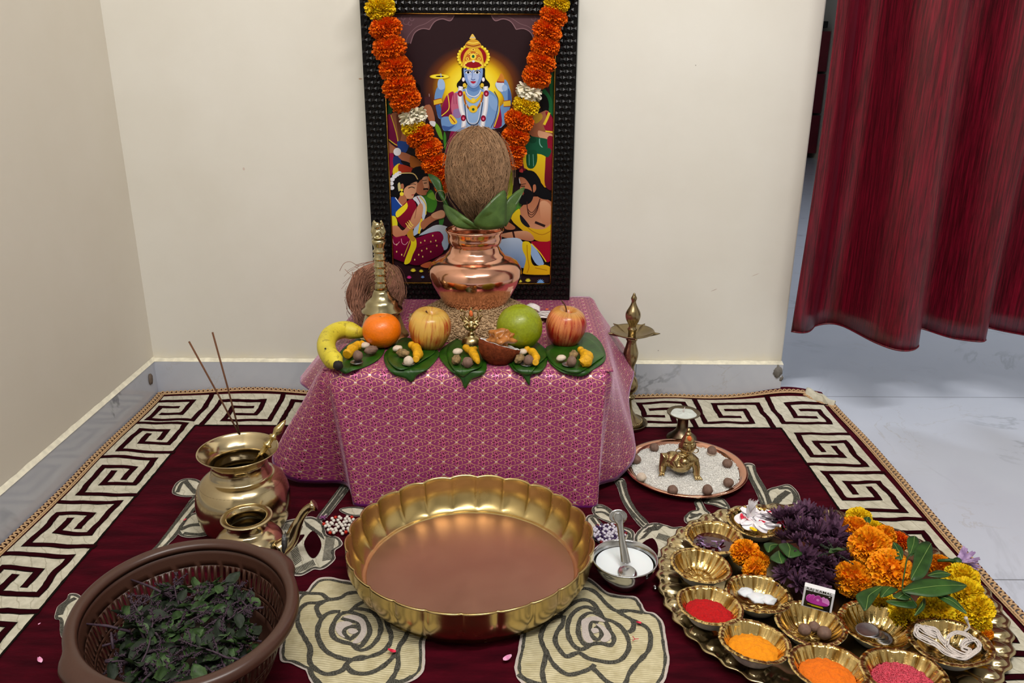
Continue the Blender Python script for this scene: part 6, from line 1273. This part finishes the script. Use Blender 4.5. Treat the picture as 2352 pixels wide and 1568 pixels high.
o = obj('figure', b, STATUE, fg); m_ = o.modifiers.new('rm', 'REMESH'); m_.mode = 'VOXEL'; m_.voxel_size = .00085; m_.use_smooth_shade = True
b = MB(); b.ell((.003, -.0175, .0845), (.0052, .0058, .0065), 12, 8, bump=.3, bs=3); obj('orange_paste', b, KUM, fg)

# ---------------------------------------------------------------- small bronze lamp with ghee
g_ = at_z(1565, 1010, RZ); Yg = g_.y; kk = mpp(Vector((g_.x, Yg, .05)))
gl_ = thing('bronze_lamp', (g_.x, Yg, RZ), 'small dark bronze lamp cup of white ghee behind the rice plate', 'oil lamp')
zt = at_y(1565, 949, Yg).z-RZ
b = MB(); b.lathe([(0, 0), (33*kk, 0), (36*kk, .003), (34*kk, .008), (24*kk, .016), (15*kk, .026), (12.5*kk, .036), (12.5*kk, zt-.010), (14*kk, zt-.009), (24*kk, zt-.006), (34*kk, zt-.001), (38*kk, zt+.002), (37*kk, zt+.0035), (32*kk, zt+.001), (20*kk, zt-.003), (0, zt-.004)], 56); obj('lamp_body', b, BRONZE, gl_)
b = MB(); b.lathe([(0, zt+.004), (5*kk, zt+.0025), (14*kk, zt+.0002), (24*kk, zt+.0004), (31*kk, zt-.0002)], 40, rf=lambda th, r_, z, i: (r_, z+.0006*math.sin(th*5+i))); obj('ghee', b, GHEE, gl_)
b = MB(); b.tube([(0, 0, zt), (-.0005, 0, zt+.008), (.002, 0, zt+.016)], [.0025, .0015, .0006], 8); obj('wick', b, THREAD, gl_)

# ---------------------------------------------------------------- tall brass oil lamp on its dish
Yk = -.195; c = at_y(1440, 968, Yk); kk = mpp(Vector((c.x, Yk, .15)))
kv = thing('standing_oil_lamp', (c.x, Yk, RZ), 'tall brass oil lamp with five spouts standing right of the table', 'oil lamp')
b = MB(); b.lathe([(0, .0), (44*kk, 0), (48*kk, .008), (47*kk, .0095), (43*kk, .003), (0, .002)], 56); tag(obj('dark_dish', b, BRONZE, None, (c.x, Yk, RZ)), 'dark metal dish under the tall brass oil lamp', 'dish')
def kzp(y): return at_y(1440, y, Yk).z-RZ
kv.location.z = RZ+.003
rows = [(36, 969), (36, 962), (30, 957), (20, 950), (12, 938), (9, 925), (8.5, 912), (15, 910), (15, 904), (9, 900), (17, 893), (21, 880), (17, 866), (10, 858), (14, 855), (12, 850), (9.5, 842), (10, 836), (15, 822), (17, 806), (13, 792), (10.5, 780), (13, 776), (10, 770)]
P = [(hw*kk, kzp(y)-kzp(969)) for hw, y in rows]
b = MB(); b.lathe([(0, 0)]+spl(P, 2)+[(0, P[-1][1])], 48); obj('column', b, BRASSD, kv)
b = MB()
for k in range(40): a = 2*PI*k/40; b.ell((34.5*kk*math.cos(a), 34.5*kk*math.sin(a), P[1][1]+.001), .0024, 8, 6)
obj('beaded_border', b, BRASSD, kv)
zd = kzp(759)-kzp(969)
def dish(u, v):
    th = u*2*PI; sp5 = max(0, math.cos(5*(th-math.radians(-90))/1))**30 if True else 0
    R0 = 50*kk; R1 = R0*(1+.26*sp5); z = -.010+.0135*v**2.4
    return Vector((R1*v*math.cos(th), R1*v*math.sin(th), zd+z))
b = MB(); b.grid(200, 14, dish, wu=True); solid(obj('oil_dish', b, BRASSD, kv), .0016, 0)
rows = [(9, 770), (9, 757), (11, 752), (8, 747), (9, 742), (14, 733), (17, 723), (16, 713), (10.5, 703), (6.5, 695), (5, 688), (6.5, 683), (6, 679), (3.5, 674), (2.4, 670)]
P2_ = [(hw*kk, kzp(y)-kzp(969)) for hw, y in rows]
b = MB(); b.lathe([(0, P2_[0][1]-.004)]+spl(P2_, 2)+[(0, P2_[-1][1]+.001)], 40); obj('finial', b, BRASSD, kv)
# ================================================================ the offering tray
TC = Vector((.517, -.850, RZ)); TRR = .270
tr = thing('brass_tray', TC, 'large round embossed brass tray crowded with gold leaf bowls and flowers', 'tray')
NL = 44
def trayf(u, v):
    th = u*2*PI; lobe = math.cos(NL*th)
    R = TRR*(1+.010*lobe); r_ = R*v
    if v < .80: z = .003
    else:
        s_ = (v-.80)/.20; z = .003+.011*s_+.0015*math.sin(s_*PI)
        du = ((NL*th/(2*PI)+.5) % 1)-.5; w_ = TRR*2*PI/NL; dx = du*w_; dy = (v-.905)*TRR
        q = (dx/.0135)**2+(dy/.0185)**2
        if q < 1: z += .0068*math.sqrt(1-q)
        du2 = ((NL*th/(2*PI)) % 1)-.5; q2 = (du2*w_/.006)**2+((v-.965)*TRR/.008)**2
        if q2 < 1: z -= .003*math.sqrt(1-q2)
        if s_ > .95: z -= .002*(s_-.95)/.05
    return Vector((r_*math.cos(th), r_*math.sin(th), z))
VS = [0, .2, .4, .6, .75, .79]+[.80+.2*k/30 for k in range(31)]
mb = MB(); mb.grid(NL*14, len(VS), lambda u, v: trayf(u, VS[int(round(v*(len(VS)-1)))]), wu=True); o = obj('embossed_dish', mb, BRASST, tr); solid(o, .0012, 1)
TZZ = RZ+.0045
# leaf bowls lined with gold foil
def foil_bowl(px, py, rpx, lab, seed, tilt=(0, 0), empty=False, H=.028):
    lift = 0
    for _ in range(3):
        p = at_z(px, py, TZZ+H+lift*.8); R = rpx*mpp(p); rd = Vector((p.x-TC.x, p.y-TC.y, 0)); lift = 0
        for s_, zz in ((.48, 0), (.55, .08), (.66, .34), (.80, .66), (.90, .86), (1., .97)):
            v = (rd.length+s_*R)/TRR; top = 0 if v < .81 else min(.0175, .004+.011*(v-.8)/.2+(.0075 if .84 < v < .975 else 0))
            if v < 1.02: lift = max(lift, top-zz*H)
    loc = Vector((p.x, p.y, TZZ+lift*.8)); tq = (Matrix.Rotation(min(.07, lift*.3/(R*.75)), 4, Vector((0, 0, 1)).cross(rd.normalized())*-1)).to_quaternion(); r = random.Random(seed); ph = [r.uniform(0, 6.28) for _ in range(4)]
    t = thing('foil_bowl', loc, lab, 'bowl', rz=0); t.rotation_euler = (tq @ Matrix.Rotation(r.uniform(0, 6), 4, 'Z').to_quaternion()).to_euler(); t['tilt'] = tuple(tq)
    def rf(th, r_, z, i):
        k = z/H; cs = Vector((math.cos(th), math.sin(th), seed*1.7)); w_ = (.0016*noise.noise(cs*5)+.0014*noise.noise(cs*11)+.0008*noise.noise(cs*24))*k*(R/.055)
        return r_+w_*(1 if r_ > .01 else 0)*(.5 if r_ > R*.84 else 1), z+(.0011*math.sin(3*th+ph[3])+.0010*noise.noise(cs*14))*k*k
    inner = [(R*1.0, H), (R*.95, H+.0012), (R*.855, H), (R*.83, H*.93), (R*.79, H*.78), (R*.70, H*.52), (R*.58, H*.26), (R*.50, H*.15), (R*.42, H*.13), (R*.40, H*.16), (R*.28, H*.15), (R*.26, H*.12), (R*.12, H*.12), (R*.10, H*.16), (0, H*.16)]
    outer = [(0, 0), (R*.48, 0), (R*.55, H*.08), (R*.66, H*.34), (R*.80, H*.66), (R*.90, H*.86), (R*1.0, H-.0006)]
    b = MB(); b.lathe(inner, 132, rf=rf); obj('foil_lining', b, FOIL, t)
    b = MB(); b.lathe(outer, 100, rf=rf); obj('paper_shell', b, PAPER, t)
    return t, R, H, loc
def heap(name, t, R, H, m, lab, cat, rad=.62, h=.35, off=(0, 0), seed=0, kind='stuff', grains=0, gm=None, rough=.0016, gl=(.0012, .0008), base=.48):
    loc = t.location; mb = MB(); r = random.Random(seed)
    def hh(x, y):
        d = math.hypot(x-off[0]*R, y-off[1]*R)/(R*rad); k = max(0, 1-d*d)
        return H*base+H*h*k+rough*noise.noise(Vector((x*120+seed, y*120, 0)))*2+rough*noise.noise(Vector((x*300, y*300, seed)))
    mb.grid(64, 22, lambda u, v: (lambda x, y: Vector((x, y, hh(x, y))))(off[0]*R+R*rad*v*math.cos(2*PI*u)*(1+.01*math.sin(2*PI*u*3+seed)), off[1]*R+R*rad*v*math.sin(2*PI*u)*(1+.01*math.sin(2*PI*u*5))), wu=True)
    for i in range(grains):
        a = r.uniform(0, 6.28); d = R*rad*math.sqrt(r.random()); x, y = off[0]*R+d*math.cos(a), off[1]*R+d*math.sin(a)
        mb.spindle((x, y, hh(x, y)+.0006), (r.uniform(-1, 1), r.uniform(-1, 1), r.uniform(-.5, .5)), gl[0]*r.uniform(.8, 1.2), gl[1])
    o = obj(name, mb, m, None, loc); from mathutils import Quaternion; o.rotation_euler = Quaternion(t['tilt']).to_euler(); return tag(o, lab, cat, kind=kind)
W1 = foil_bowl(1640, 1232, 68, 'gold foil bowl of clear water with purple petals at the upper left of the tray', 1)
W2 = foil_bowl(1738, 1196, 68, 'gold foil bowl heaped with white and red petals at the top of the tray', 2, tilt=(.05, .0))
W3 = foil_bowl(1607, 1298, 70, 'empty gold foil bowl at the left edge of the tray', 3, tilt=(.04, 0))
W4 = foil_bowl(1742, 1361, 76, 'gold foil bowl with white camphor pieces', 4)
W5 = foil_bowl(1628, 1389, 77, 'gold foil bowl of dark red powder at the left of the tray', 5)
W6 = foil_bowl(1732, 1472, 82, 'gold foil bowl of bright turmeric-orange powder, front left of the tray', 6)
W7 = foil_bowl(1862, 1430, 81, 'gold foil bowl with brown areca nuts beside the matchbox', 7)
W8 = foil_bowl(2015, 1432, 86, 'gold foil bowl with a fan of steel coins', 8)
W9 = foil_bowl(2185, 1474, 92, 'gold foil bowl holding a hank of white cotton thread', 9)
W10 = foil_bowl(1903, 1532, 90, 'gold foil bowl of deep orange powder at the front of the tray', 10)
W11 = foil_bowl(2078, 1546, 96, 'gold foil bowl of pink coloured rice at the front of the tray', 11)
# water + petals
t, R, H, loc = W1; b = MB(); b.lathe([(0, H*.50), (R*.67, H*.50)], 60); tag(obj('water', b, plain('claret_water', (58, 10, 14), .04, coat=1.), None, loc), 'clear dark water in the upper left foil bowl', 'water')
r = random.Random(31)
for i in range(18):
    b = MB(); L = r.uniform(.012, .019); petal(b, (0, -L/2, 0), (0, 1, 0), (0, 0, 1), L, .0022, r.uniform(-.1, .15), cup=.6); a = r.uniform(0, 6.28); d = R*.42*math.sqrt(r.random())
    o = obj('purple_petal', b, PURP if i % 3 else LILAC, None, loc+Vector((d*math.cos(a)-R*.12, d*math.sin(a)*.9-R*.05, H*.5+.0012+.0003*i)), (0, 0, r.uniform(0, 6.28))); tag(o, 'thin purple petal floating in the upper left foil bowl', 'petal', 'purple petals floating in the water bowl')
# white and red petals
t, R, H, loc = W2
for i in range(22):
    b = MB(); L = r.uniform(.024, .034); petal(b, (0, -L/2, 0), (0, 1, 0), (0, 0, 1), L, .0115, r.uniform(-.2, .3), nx=5, ny=7, cup=.35); a = i*2.4; d = R*.62*math.sqrt((i+.5)/22)
    o = obj('white_petal', b, WPET, None, loc+Vector((d*math.cos(a), d*math.sin(a)-.003, H*.72+.012*(1-d/R)+.0004*i)), (r.uniform(-.4, .5), r.uniform(-.4, .4), r.uniform(0, 6.28))); tag(o, 'white petal heaped in the top foil bowl', 'petal', 'white petals in the top foil bowl')
for i, (x, y) in enumerate(((1704, 1188), (1716, 1193), (1775, 1172), (1771, 1178), (1792, 1200), (1797, 1205), (1752, 1200))):
    b = MB(); petal(b, (0, -.007, 0), (0, 1, 0), (0, 0, 1), .014, .0035, .2, nx=5, ny=6, cup=.4); o = obj('red_petal', b, RPET, None, at_z(x, y, loc.z+H*.62+.018), (.2, .2*i, i*1.3)); tag(o, 'crimson petal lying on the white petals of the top foil bowl', 'petal', 'crimson petals in the top foil bowl')
b = MB(); p0 = at_z(1722, 1190, TZZ+.036)
for k in range(7): petal(b, (0, 0, 0), (.25*(k-3)/3+.0, .1, 1), (0, -1, .1), .036-.003*abs(k-3), .0050, .1, nx=4, ny=7, cup=.4)
for k in range(40): a = k*2.4; b.tube([(0, 0, .01), (.004*math.cos(a), .004*math.sin(a), .022), (.009*math.cos(a)+.003, .004*math.sin(a), .036+.003*math.sin(k))], .0002, 3)
tag(obj('cotton_tuft', b, WPET, None, p0), 'pointed white cotton tuft rising from the top foil bowl', 'cotton')
b = MB(); petal(b, (0, -.006, 0), (0, 1, 0), (0, 0, 1), .014, .006, .1, cup=.3); tag(obj('yellow_petal', b, MAR_Y, None, at_z(1731, 1217, TZZ+.034), (.2, 0, 1.4)), 'yellow petal at the front of the white petal bowl', 'petal')
# camphor
t, R, H, loc = W4
for i, (x, y, s_) in enumerate(((1714, 1360, 1.0), (1738, 1372, 1.15), (1765, 1377, .9))):
    mb = MB(); mb.ell((0, 0, 0), (.0135*s_, .0115*s_, .0055), 16, 10, bump=.35, bs=1.8, seed=i); o = obj('camphor_lump', mb, CAMPH, None, at_z(x, y, TZZ+H*.16+.0065)); tag(o, 'white camphor lump, '+('left', 'middle', 'right')[i]+' of the row in the foil bowl', 'camphor')
def pxoff(Wt, x, y): q = at_z(x, y, TZZ+.008); return ((q.x-Wt[3].x)/Wt[1], (q.y-Wt[3].y)/Wt[1])
heap('red_powder', *W5[:3], REDP, 'heap of dark red vermilion powder in the left foil bowl', 'powder', rad=.685, h=.22, off=(0, 0), seed=2)
heap('turmeric_powder', *W6[:3], ORP, 'heap of bright orange-yellow turmeric powder in the front left foil bowl', 'powder', rad=.69, h=.22, off=(0, 0), seed=3)
heap('orange_powder', *W10[:3], ORP2, 'heap of deep orange powder in the front centre foil bowl', 'powder', rad=.69, h=.24, off=(0, 0), seed=4)
heap('pink_rice', *W11[:3], PINKR, 'heap of pink coloured rice grains in the front right foil bowl', 'rice', rad=.69, h=.24, off=(0, 0), seed=5, grains=2200, rough=.0008, gl=(.0030, .0009))
for i, (x, y, rr_) in enumerate(((1848, 1446, .0098), (1870, 1439, .0088), (1893, 1453, .0108))):
    mb = MB(); mb.ell((0, 0, 0), (rr_, rr_, rr_*.9), 18, 12, bump=.12, bs=1.5, seed=i+20); o = obj('areca_nut', mb, NUT if i < 2 else NUTW if i == 9 else NUT, None, at_z(x, y, TZZ+.0145)); tag(o, 'areca nut in the foil bowl, '+('leftmost of the three', 'middle of the three', 'rightmost of the three')[i], 'nut')
cm = MB(); cm.lathe([(0, 0), (.0128, 0), (.0135, .0004), (.0135, .0014), (.0128, .0018), (.0118, .0015), (0, .0015)], 36); cmm = cm.mesh('coin', COIN)
for i, (x, y) in enumerate(((2028, 1466), (2024, 1463), (2019, 1460), (2012, 1457), (2004, 1455), (1992, 1447))):
    p = at_z(x, y, TZZ+.009+.0012*i); o = link('coin', cmm, None, p, (.12, -.06, i)); s_ = 1.0 if i < 5 else 1.25; o.scale = (s_, s_, 1)
    tag(o, 'larger steel coin on top of the fan in the foil bowl' if i == 5 else 'steel coin in the overlapping fan in the foil bowl', 'coin', None if i == 5 else 'fanned coins in the foil bowl')
# thread hank
t, R, H, loc = W9; hk = thing('thread_hank', loc, 'hank of white cotton thread coiled in the right foil bowl', 'thread'); b = MB(); r = random.Random(2)
def hp_(x, y, z): return at_z(x, y, TZZ+z)-loc
LA = [(2150, 1460), (2125, 1448), (2108, 1437), (2105, 1455), (2125, 1468), (2150, 1480), (2175, 1500), (2210, 1510), (2235, 1500), (2250, 1485), (2240, 1468), (2220, 1472), (2210, 1486), (2228, 1494), (2215, 1505), (2185, 1490), (2160, 1465), (2150, 1448), (2120, 1440)]
for k in range(16):
    ox, oy, oz = r.uniform(-5, 5), r.uniform(-5, 5), r.uniform(0, .006); b.tube(crom([hp_(x+ox+r.uniform(-2, 2), y+oy+r.uniform(-2, 2), .030+oz+r.uniform(0, .002)) for x, y in LA], 5), .0010, 5)
LB = [(2175, 1480), (2180, 1462), (2200, 1452), (2222, 1458), (2232, 1468)]
for k in range(6):
    ox, oy = r.uniform(-4, 4), r.uniform(-4, 4); b.tube(crom([hp_(x+ox, y+oy, .036+r.uniform(0, .003)) for x, y in LB], 5), .0010, 5)
obj('coil', b, THREAD, hk)
b = MB(); b.tube(crom([hp_(2215, 1450, .036), hp_(2226, 1440, .044), hp_(2222, 1428, .052), hp_(2218, 1418, .060)], 4), [.0016]*9+[.0022]*2+[.0028]*2, 8); obj('loose_end', b, THREAD, hk)

# ---------------------------------------------------------------- flowers on the tray
def put_flower(px, py, rpx, kind, z, lab, i, cat='flower', nm='marigold'):
    p = at_z(px, py, TZZ+z); sc_ = rpx*mpp(p)/.03; me = MG[kind][i % len(MG[kind])]
    o = link(nm, me, None, p, (i*.7, i*1.1, i*1.9)); o.scale = (sc_, sc_, sc_*.82); tag(o, lab, cat)
for i, (x, y, rr_, k, z, lab) in enumerate((
    (1712, 1270, 35, 'a', .030, 'orange marigold between the white petal bowl and the empty foil bowl'), (1742, 1288, 25, 'a', .024, 'small orange marigold tucked beside the green leaf at the tray centre'), (1733, 1310, 31, 'a', .022, 'orange marigold just behind the camphor bowl'),
    (1972, 1194, 30, 'y', .045, 'yellow marigold at the far top of the flower pile'), (2008, 1218, 24, 'y', .040, 'yellow marigold behind the topmost orange marigolds'),
    (1966, 1219, 38, 'a', .058, 'orange marigold at the upper left of the flower pile'), (1998, 1257, 48, 'a', .062, 'largest orange marigold in the middle of the flower pile'), (2028, 1236, 32, 'a', .050, 'orange marigold right of the pile centre'), (2066, 1242, 24, 'o', .036, 'small deep orange marigold at the back right by the leaf'),
    (2043, 1309, 50, 'a', .058, 'big orange marigold at the front of the pile above the leaves'), (1960, 1331, 44, 'a', .034, 'orange marigold at the front left beside the matchbox'),
    (2158, 1302, 30, 'a', .034, 'orange marigold under the lilac flower on the right'), (2024, 1380, 30, 'y', .026, 'yellow marigold left behind the coin bowl'), (2073, 1406, 36, 'y', .028, 'yellow marigold directly behind the coin and thread bowls'), (2148, 1403, 42, 'y', .032, 'yellow marigold behind the thread bowl'),
    (2208, 1335, 41, 'y', .040, 'yellow marigold at the back right of the tray'), (2218, 1366, 41, 'y', .046, 'yellow marigold in the middle of the right-hand cluster'), (2240, 1400, 42, 'y', .038, 'yellow marigold near the right tray knobs'), (2198, 1410, 28, 'y', .030, 'yellow marigold right behind the thread end'), (2252, 1432, 24, 'y', .026, 'yellow marigold at the front of the right-hand cluster'), (2266, 1458, 16, 'a', .016, 'small orange petal cluster beside the thread bowl'))):
    put_flower(x, y, rr_, k, z, lab, i)
r = random.Random(77); k = 0
for (x, y, z) in [(1795, 1195, .035), (1822, 1188, .045), (1850, 1178, .045), (1880, 1190, .045), (1908, 1200, .045), (1815, 1218, .050), (1845, 1212, .060), (1878, 1225, .062), (1915, 1228, .052), (1835, 1245, .058), (1868, 1255, .060), (1905, 1262, .050), (1850, 1285, .050), (1885, 1295, .045), (1925, 1285, .036), (1825, 1302, .042), (1805, 1318, .040), (1858, 1320, .036), (1895, 1330, .032), (1925, 1320, .028), (1835, 1340, .030), (1800, 1240, .03), (1930, 1250, .04), (1872, 1345, .024)]:
    p = at_z(x, y, TZZ+z); s_ = r.uniform(30, 42)*mpp(p)/.03
    o = link('chrysanthemum', MUM[k % 3], None, p, (r.uniform(-.6, .9), r.uniform(-.7, .7), r.uniform(0, 6.28))); o.scale = (s_, s_, s_); k += 1
    lab = {1: 'dark purple chrysanthemum at the left end of the purple heap', 17: 'dark purple chrysanthemum facing the camphor bowl at the heap front'}.get(k)
    tag(o, 'dark purple chrysanthemum heaped between the foil bowls and marigolds', 'flower', 'dark purple chrysanthemums heaped on the tray')
# lilac flower lying on the rim
lf = thing('lilac_flower', at_z(2203, 1290, TZZ+.058), 'single lilac flower lying at the right edge of the tray by the rug trim', 'flower'); b = MB()
for i in range(15): a = PI*(-.5+i/14)*1.1; petal(b, (0, 0, 0), (math.cos(a)*.55+.45, -.25+math.sin(a)*.9, .35*math.cos(i*2.)), (0, 0, 1), .030, .0042, .25, cup=.4)
obj('petals', b, LILAC, lf)
b = MB(); b.ell((-.003, 0, 0), (.007, .008, .007), 10, 8, bump=.3, bs=4); b.tube([(0, 0, 0), (-.015, .003, .001), (-.032, .006, -.002)], [.0045, .003, .0022], 7); obj('calyx', b, LEAFS, lf)
# green leaves among the flowers, drawn from their outlines
def px_leaf(name, pts, o, s, z, m, lab, parent=None, org=None, bulge=.0018, slope=0):
    c2 = [(o[0]+x/s, o[1]+y/s) for x, y in pts]; ym = sum(y for x, y in c2)/len(c2)
    P3 = [at_z(x, y, TZZ+z) for x, y in c2]; c = sum(P3, Vector())/len(P3); lf_ = leaf_at(name, P3, (0, 0, bulge), m, lab if not parent else None, parent, 'leaf', None, org)
    a_, b_ = max(((p, q) for p in P3 for q in P3), key=lambda t: (t[0]-t[1]).length); o0 = org or c; mid_ = c+Vector((0, 0, bulge+.0008))
    v_ = MB(); v_.tube(crom([a_-o0+Vector((0, 0, .0004)), (a_+mid_)/2-o0+Vector((0, 0, bulge*.5)), mid_-o0, (b_+mid_)/2-o0+Vector((0, 0, bulge*.5)), b_-o0+Vector((0, 0, .0004))], 3), .00055, 5); obj('midrib', v_, VEIN, lf_)
    return lf_
sg = thing('leafy_sprig', at_z(2080, 1350, TZZ+.08), 'green leafy sprig lying across the orange and yellow marigolds', 'leaf sprig'); og = sg.location
o7, s7 = (1860, 1140), 3.6626
for pts, z in (([(780, 795), (900, 705), (1070, 690), (1200, 705), (1320, 748), (1240, 800), (1080, 840), (950, 838)], .088), ([(850, 700), (868, 560), (890, 430), (960, 380), (1020, 395), (1035, 500), (1000, 620), (940, 690)], .088), ([(388, 830), (500, 770), (610, 755), (560, 850), (470, 960), (430, 920)], .070), ([(640, 880), (760, 860), (880, 880), (890, 940), (740, 925)], .072),
               ([(1060, 830), (1150, 825), (1240, 880), (1320, 985), (1180, 915)], .080), ([(990, 665), (1080, 618), (1185, 655), (1110, 685)], .082), ([(700, 385), (780, 440), (775, 530), (710, 510)], .084), ([(818, 360), (880, 332), (918, 370), (905, 450), (840, 500)], .086), ([(880, 1000), (955, 860), (975, 900), (950, 960)], .070), ([(700, 830), (800, 790), (850, 830), (820, 870), (740, 860)], .080), ([(600, 760), (690, 760), (740, 790), (600, 850)], .066), ([(610, 480), (680, 470), (700, 520)], .080)):
    px_leaf('leaf', pts, o7, s7, z, LEAFS, None, sg, og)
b = MB(); b.tube(crom([at_z(o7[0]+x/s7, o7[1]+y/s7, TZZ+.088)-og for x, y in ((1010, 410), (900, 460), (830, 500), (800, 620), (780, 790), (850, 850), (900, 920))], 4), .0011, 6); obj('stem', b, LEAFS, sg)
o6_, s6_ = (1480, 1120), 3.5
px_leaf('green_leaf', [(960, 450), (1020, 440), (1075, 455), (1040, 490), (1000, 520), (975, 500)], o6_, s6_, .052, LEAFS, 'small green leaf at the left edge of the purple heap')
px_leaf('green_leaf', [(1080, 455), (1150, 445), (1215, 480), (1270, 530), (1220, 555), (1160, 560), (1100, 500)], o6_, s6_, .066, LEAFS, 'larger green leaf on the purple heap pointing right')
px_leaf('green_leaf', [(1010, 560), (1080, 505), (1120, 540), (1150, 570), (1105, 610), (1040, 590)], o6_, s6_, .058, LEAFS, 'green leaf hanging over the orange marigold at the purple heap')
px_leaf('green_leaf', [(440, 190), (490, 170), (515, 200), (490, 235), (455, 215)], o7, s7, .072, LEAFS, 'tiny green bud leaf on the far yellow marigold')
# grey green seed sprig on the purple heap
sp2 = thing('seed_sprig', at_z(1915, 1270, TZZ+.075), 'grey-green seed sprig lying on the purple flowers', 'herb sprig'); b = MB(); r = random.Random(4)
for i in range(9):
    a = r.uniform(0, 6.28); e = Vector((math.cos(a)*.028, math.sin(a)*.03-.006, r.uniform(-.004, .006))); b.tube([(0, 0, 0), e*.5+Vector((0, 0, .003)), e], .0007, 4)
    for q in range(12): f_ = .3+.7*q/11; b.spindle(e*f_+Vector((r.uniform(-1, 1), r.uniform(-1, 1), r.uniform(0, 1)))*.002, (r.uniform(-1, 1), r.uniform(-1, 1), 1), .0024, .001)
obj('seed_spike', b, LEAFBD, sp2); o = link('leaf', BLM[3], sp2, (.004, -.004, .006), (.2, .1, 2)); o = link('leaf', BLM[1], sp2, (-.006, .004, .004), (.1, -.2, 4))

# ---------------------------------------------------------------- matchbox leaning on the bowl
c4 = [at_z(1846, 1346, TZZ+.062), at_z(1914, 1361, TZZ+.060), at_z(1913, 1412, TZZ+.026), at_z(1842, 1389, TZZ+.026)]
mc = sum(c4, Vector())/4; ex = ((c4[1]-c4[0])+(c4[2]-c4[3])).normalized(); ey = ((c4[0]-c4[3])+(c4[1]-c4[2])).normalized(); ez = ex.cross(ey).normalized(); ey = ez.cross(ex)
wd = ((c4[1]-c4[0]).length+(c4[2]-c4[3]).length)/2; hd = ((c4[0]-c4[3]).length+(c4[1]-c4[2]).length)/2
mt = thing('matchbox', mc, 'small white matchbox with black label and pink lotus, leaning by the areca nut bowl', 'matchbox'); mt.matrix_world = Matrix((ex, ey, ez)).transposed().to_4x4(); mt.location = mc
b = MB(); b.box((0, 0, -.006), (wd/2, hd/2, .0058)); bev(obj('box', b, BOXW, mt, smooth=False), .0008)
W_, H_ = wd, hd
b = MB(); b.box((.0, -.06*H_, .0001), (W_*.43, H_*.385, .0001)); obj('black_label', b, BOXK, mt, smooth=False)
b = MB()
for k, (cx_, rx_, ry_) in enumerate(((-.27, .13, .17), (.27, .13, .17), (-.17, .14, .20), (.17, .14, .20), (0, .17, .22))):
    P = [(cx_*W_+rx_*W_*math.cos(a)*(1 if math.sin(a) < 0 else .85), -.02*H_+ry_*H_*math.sin(a)+(0 if math.sin(a) < .9 else .02*H_)) for a in [j*2*PI/18 for j in range(18)]]
    b.add([(cx_*W_, -.02*H_, .0003+.0001*k)]+[(x, y, .0003+.0001*k) for x, y in P], [(0, 1+j, 1+(j+1) % 18) for j in range(18)], mi=k % 2)
    b.tube([(x*1.0, y, .0003+.0001*k) for x, y in P[:10]], .0002, 4, mi=1)
P = [(.36*W_*math.cos(a), -.14*H_+.10*H_*math.sin(a)) for a in [j*2*PI/20 for j in range(20)]]; b.add([(0, -.14*H_, .0009)]+[(x, y, .0009) for x, y in P], [(0, 1+j, 1+(j+1) % 20) for j in range(20)], mi=0)
b.add([(0, -.0*H_, .0010)]+[(.05*W_*math.cos(j*PI/6), -.0*H_+.06*H_*math.sin(j*PI/6), .0010) for j in range(12)], [(0, 1+j, 1+(j+1) % 12) for j in range(12)], mi=1)
obj('lotus_print', b, [BOXP, BOXPL], mt, smooth=False)
b = MB(); b.box((-.06*W_, -.31*H_, .0004), (.25*W_, .018*H_, .0001)); b.box((.02*W_, -.345*H_, .0004), (.20*W_, .016*H_, .0001)); obj('yellow_print', b, BOXY, mt, smooth=False)
def text(body, size, x, y, parent, m, name, sx=1.):
    cu = bpy.data.curves.new(name, 'FONT'); cu.body = body; cu.size = size; cu.align_x = 'CENTER'; cu.align_y = 'CENTER'; cu.extrude = .00005; cu.offset = size*.004; cu.materials.append(m)
    q = link(name, cu, None); bpy.context.view_layer.update(); me = bpy.data.meshes.new_from_object(q.evaluated_get(bpy.context.evaluated_depsgraph_get())); bpy.data.objects.remove(q)
    o = link(name, me, parent, (x, y, .0002)); o.scale = (sx, 1, 1); return o
text('RAJ KAMAL', .125*H_*1.25, 0, .415*H_, mt, BOXK, 'lettering', 1.35)
b = MB(); b.ell((.35*W_, .27*H_, .0004), (.03*W_, .02*H_, .0001), 10, 4); obj('registered_mark', b, BOXW, mt)

# ---------------------------------------------------------------- stray petals on the rug
for (x, y, m, lab, s_) in ((1165, 1513, PPET, 'pink petal on the maroon velvet in front of the brass bowl', 1.1), (900, 1497, RPET, 'magenta petal on the left appliqué rose', 1.), (91, 1516, PPET, 'pale pink petal on the rug left of the basket', .8), (1466, 1432, RPET, 'dark red petal on the right appliqué rose', .8), (97, 1431, PPET, 'tiny pale petal on the rug at the far left', .35), (429, 1193, RPET, 'tiny red petal on the leaf embroidery behind the basket', .5)):
    b = MB(); petal(b, (0, -.006, 0), (0, 1, 0), (0, 0, 1), .012*s_, .0042*s_, .3, nx=4, ny=6, cup=.4); o = obj('stray_petal', b, m, None, at_z(x, y, .0115), (.1, .1, x*.7)); tag(o, lab, 'petal')
b = MB(); r = random.Random(9)
for k in range(3): b.tube([(0, 0, 0), (.006*math.cos(k*2), .006*math.sin(k*2), .0006)], .0006, 4)
tag(obj('dried_red_thread', b, RPET, None, at_z(1458, 1467, .0115)), 'dried red flower strand on the right appliqué rose', 'petal')
b = MB(); b.ell((0, 0, 0), (.004, .006, .0022), 10, 6, bump=.3); tag(obj('foil_scrap', b, STEEL, None, at_z(1505, 1348, .012)), 'silver foil scrap between the steel bowl and the tray', 'scrap')
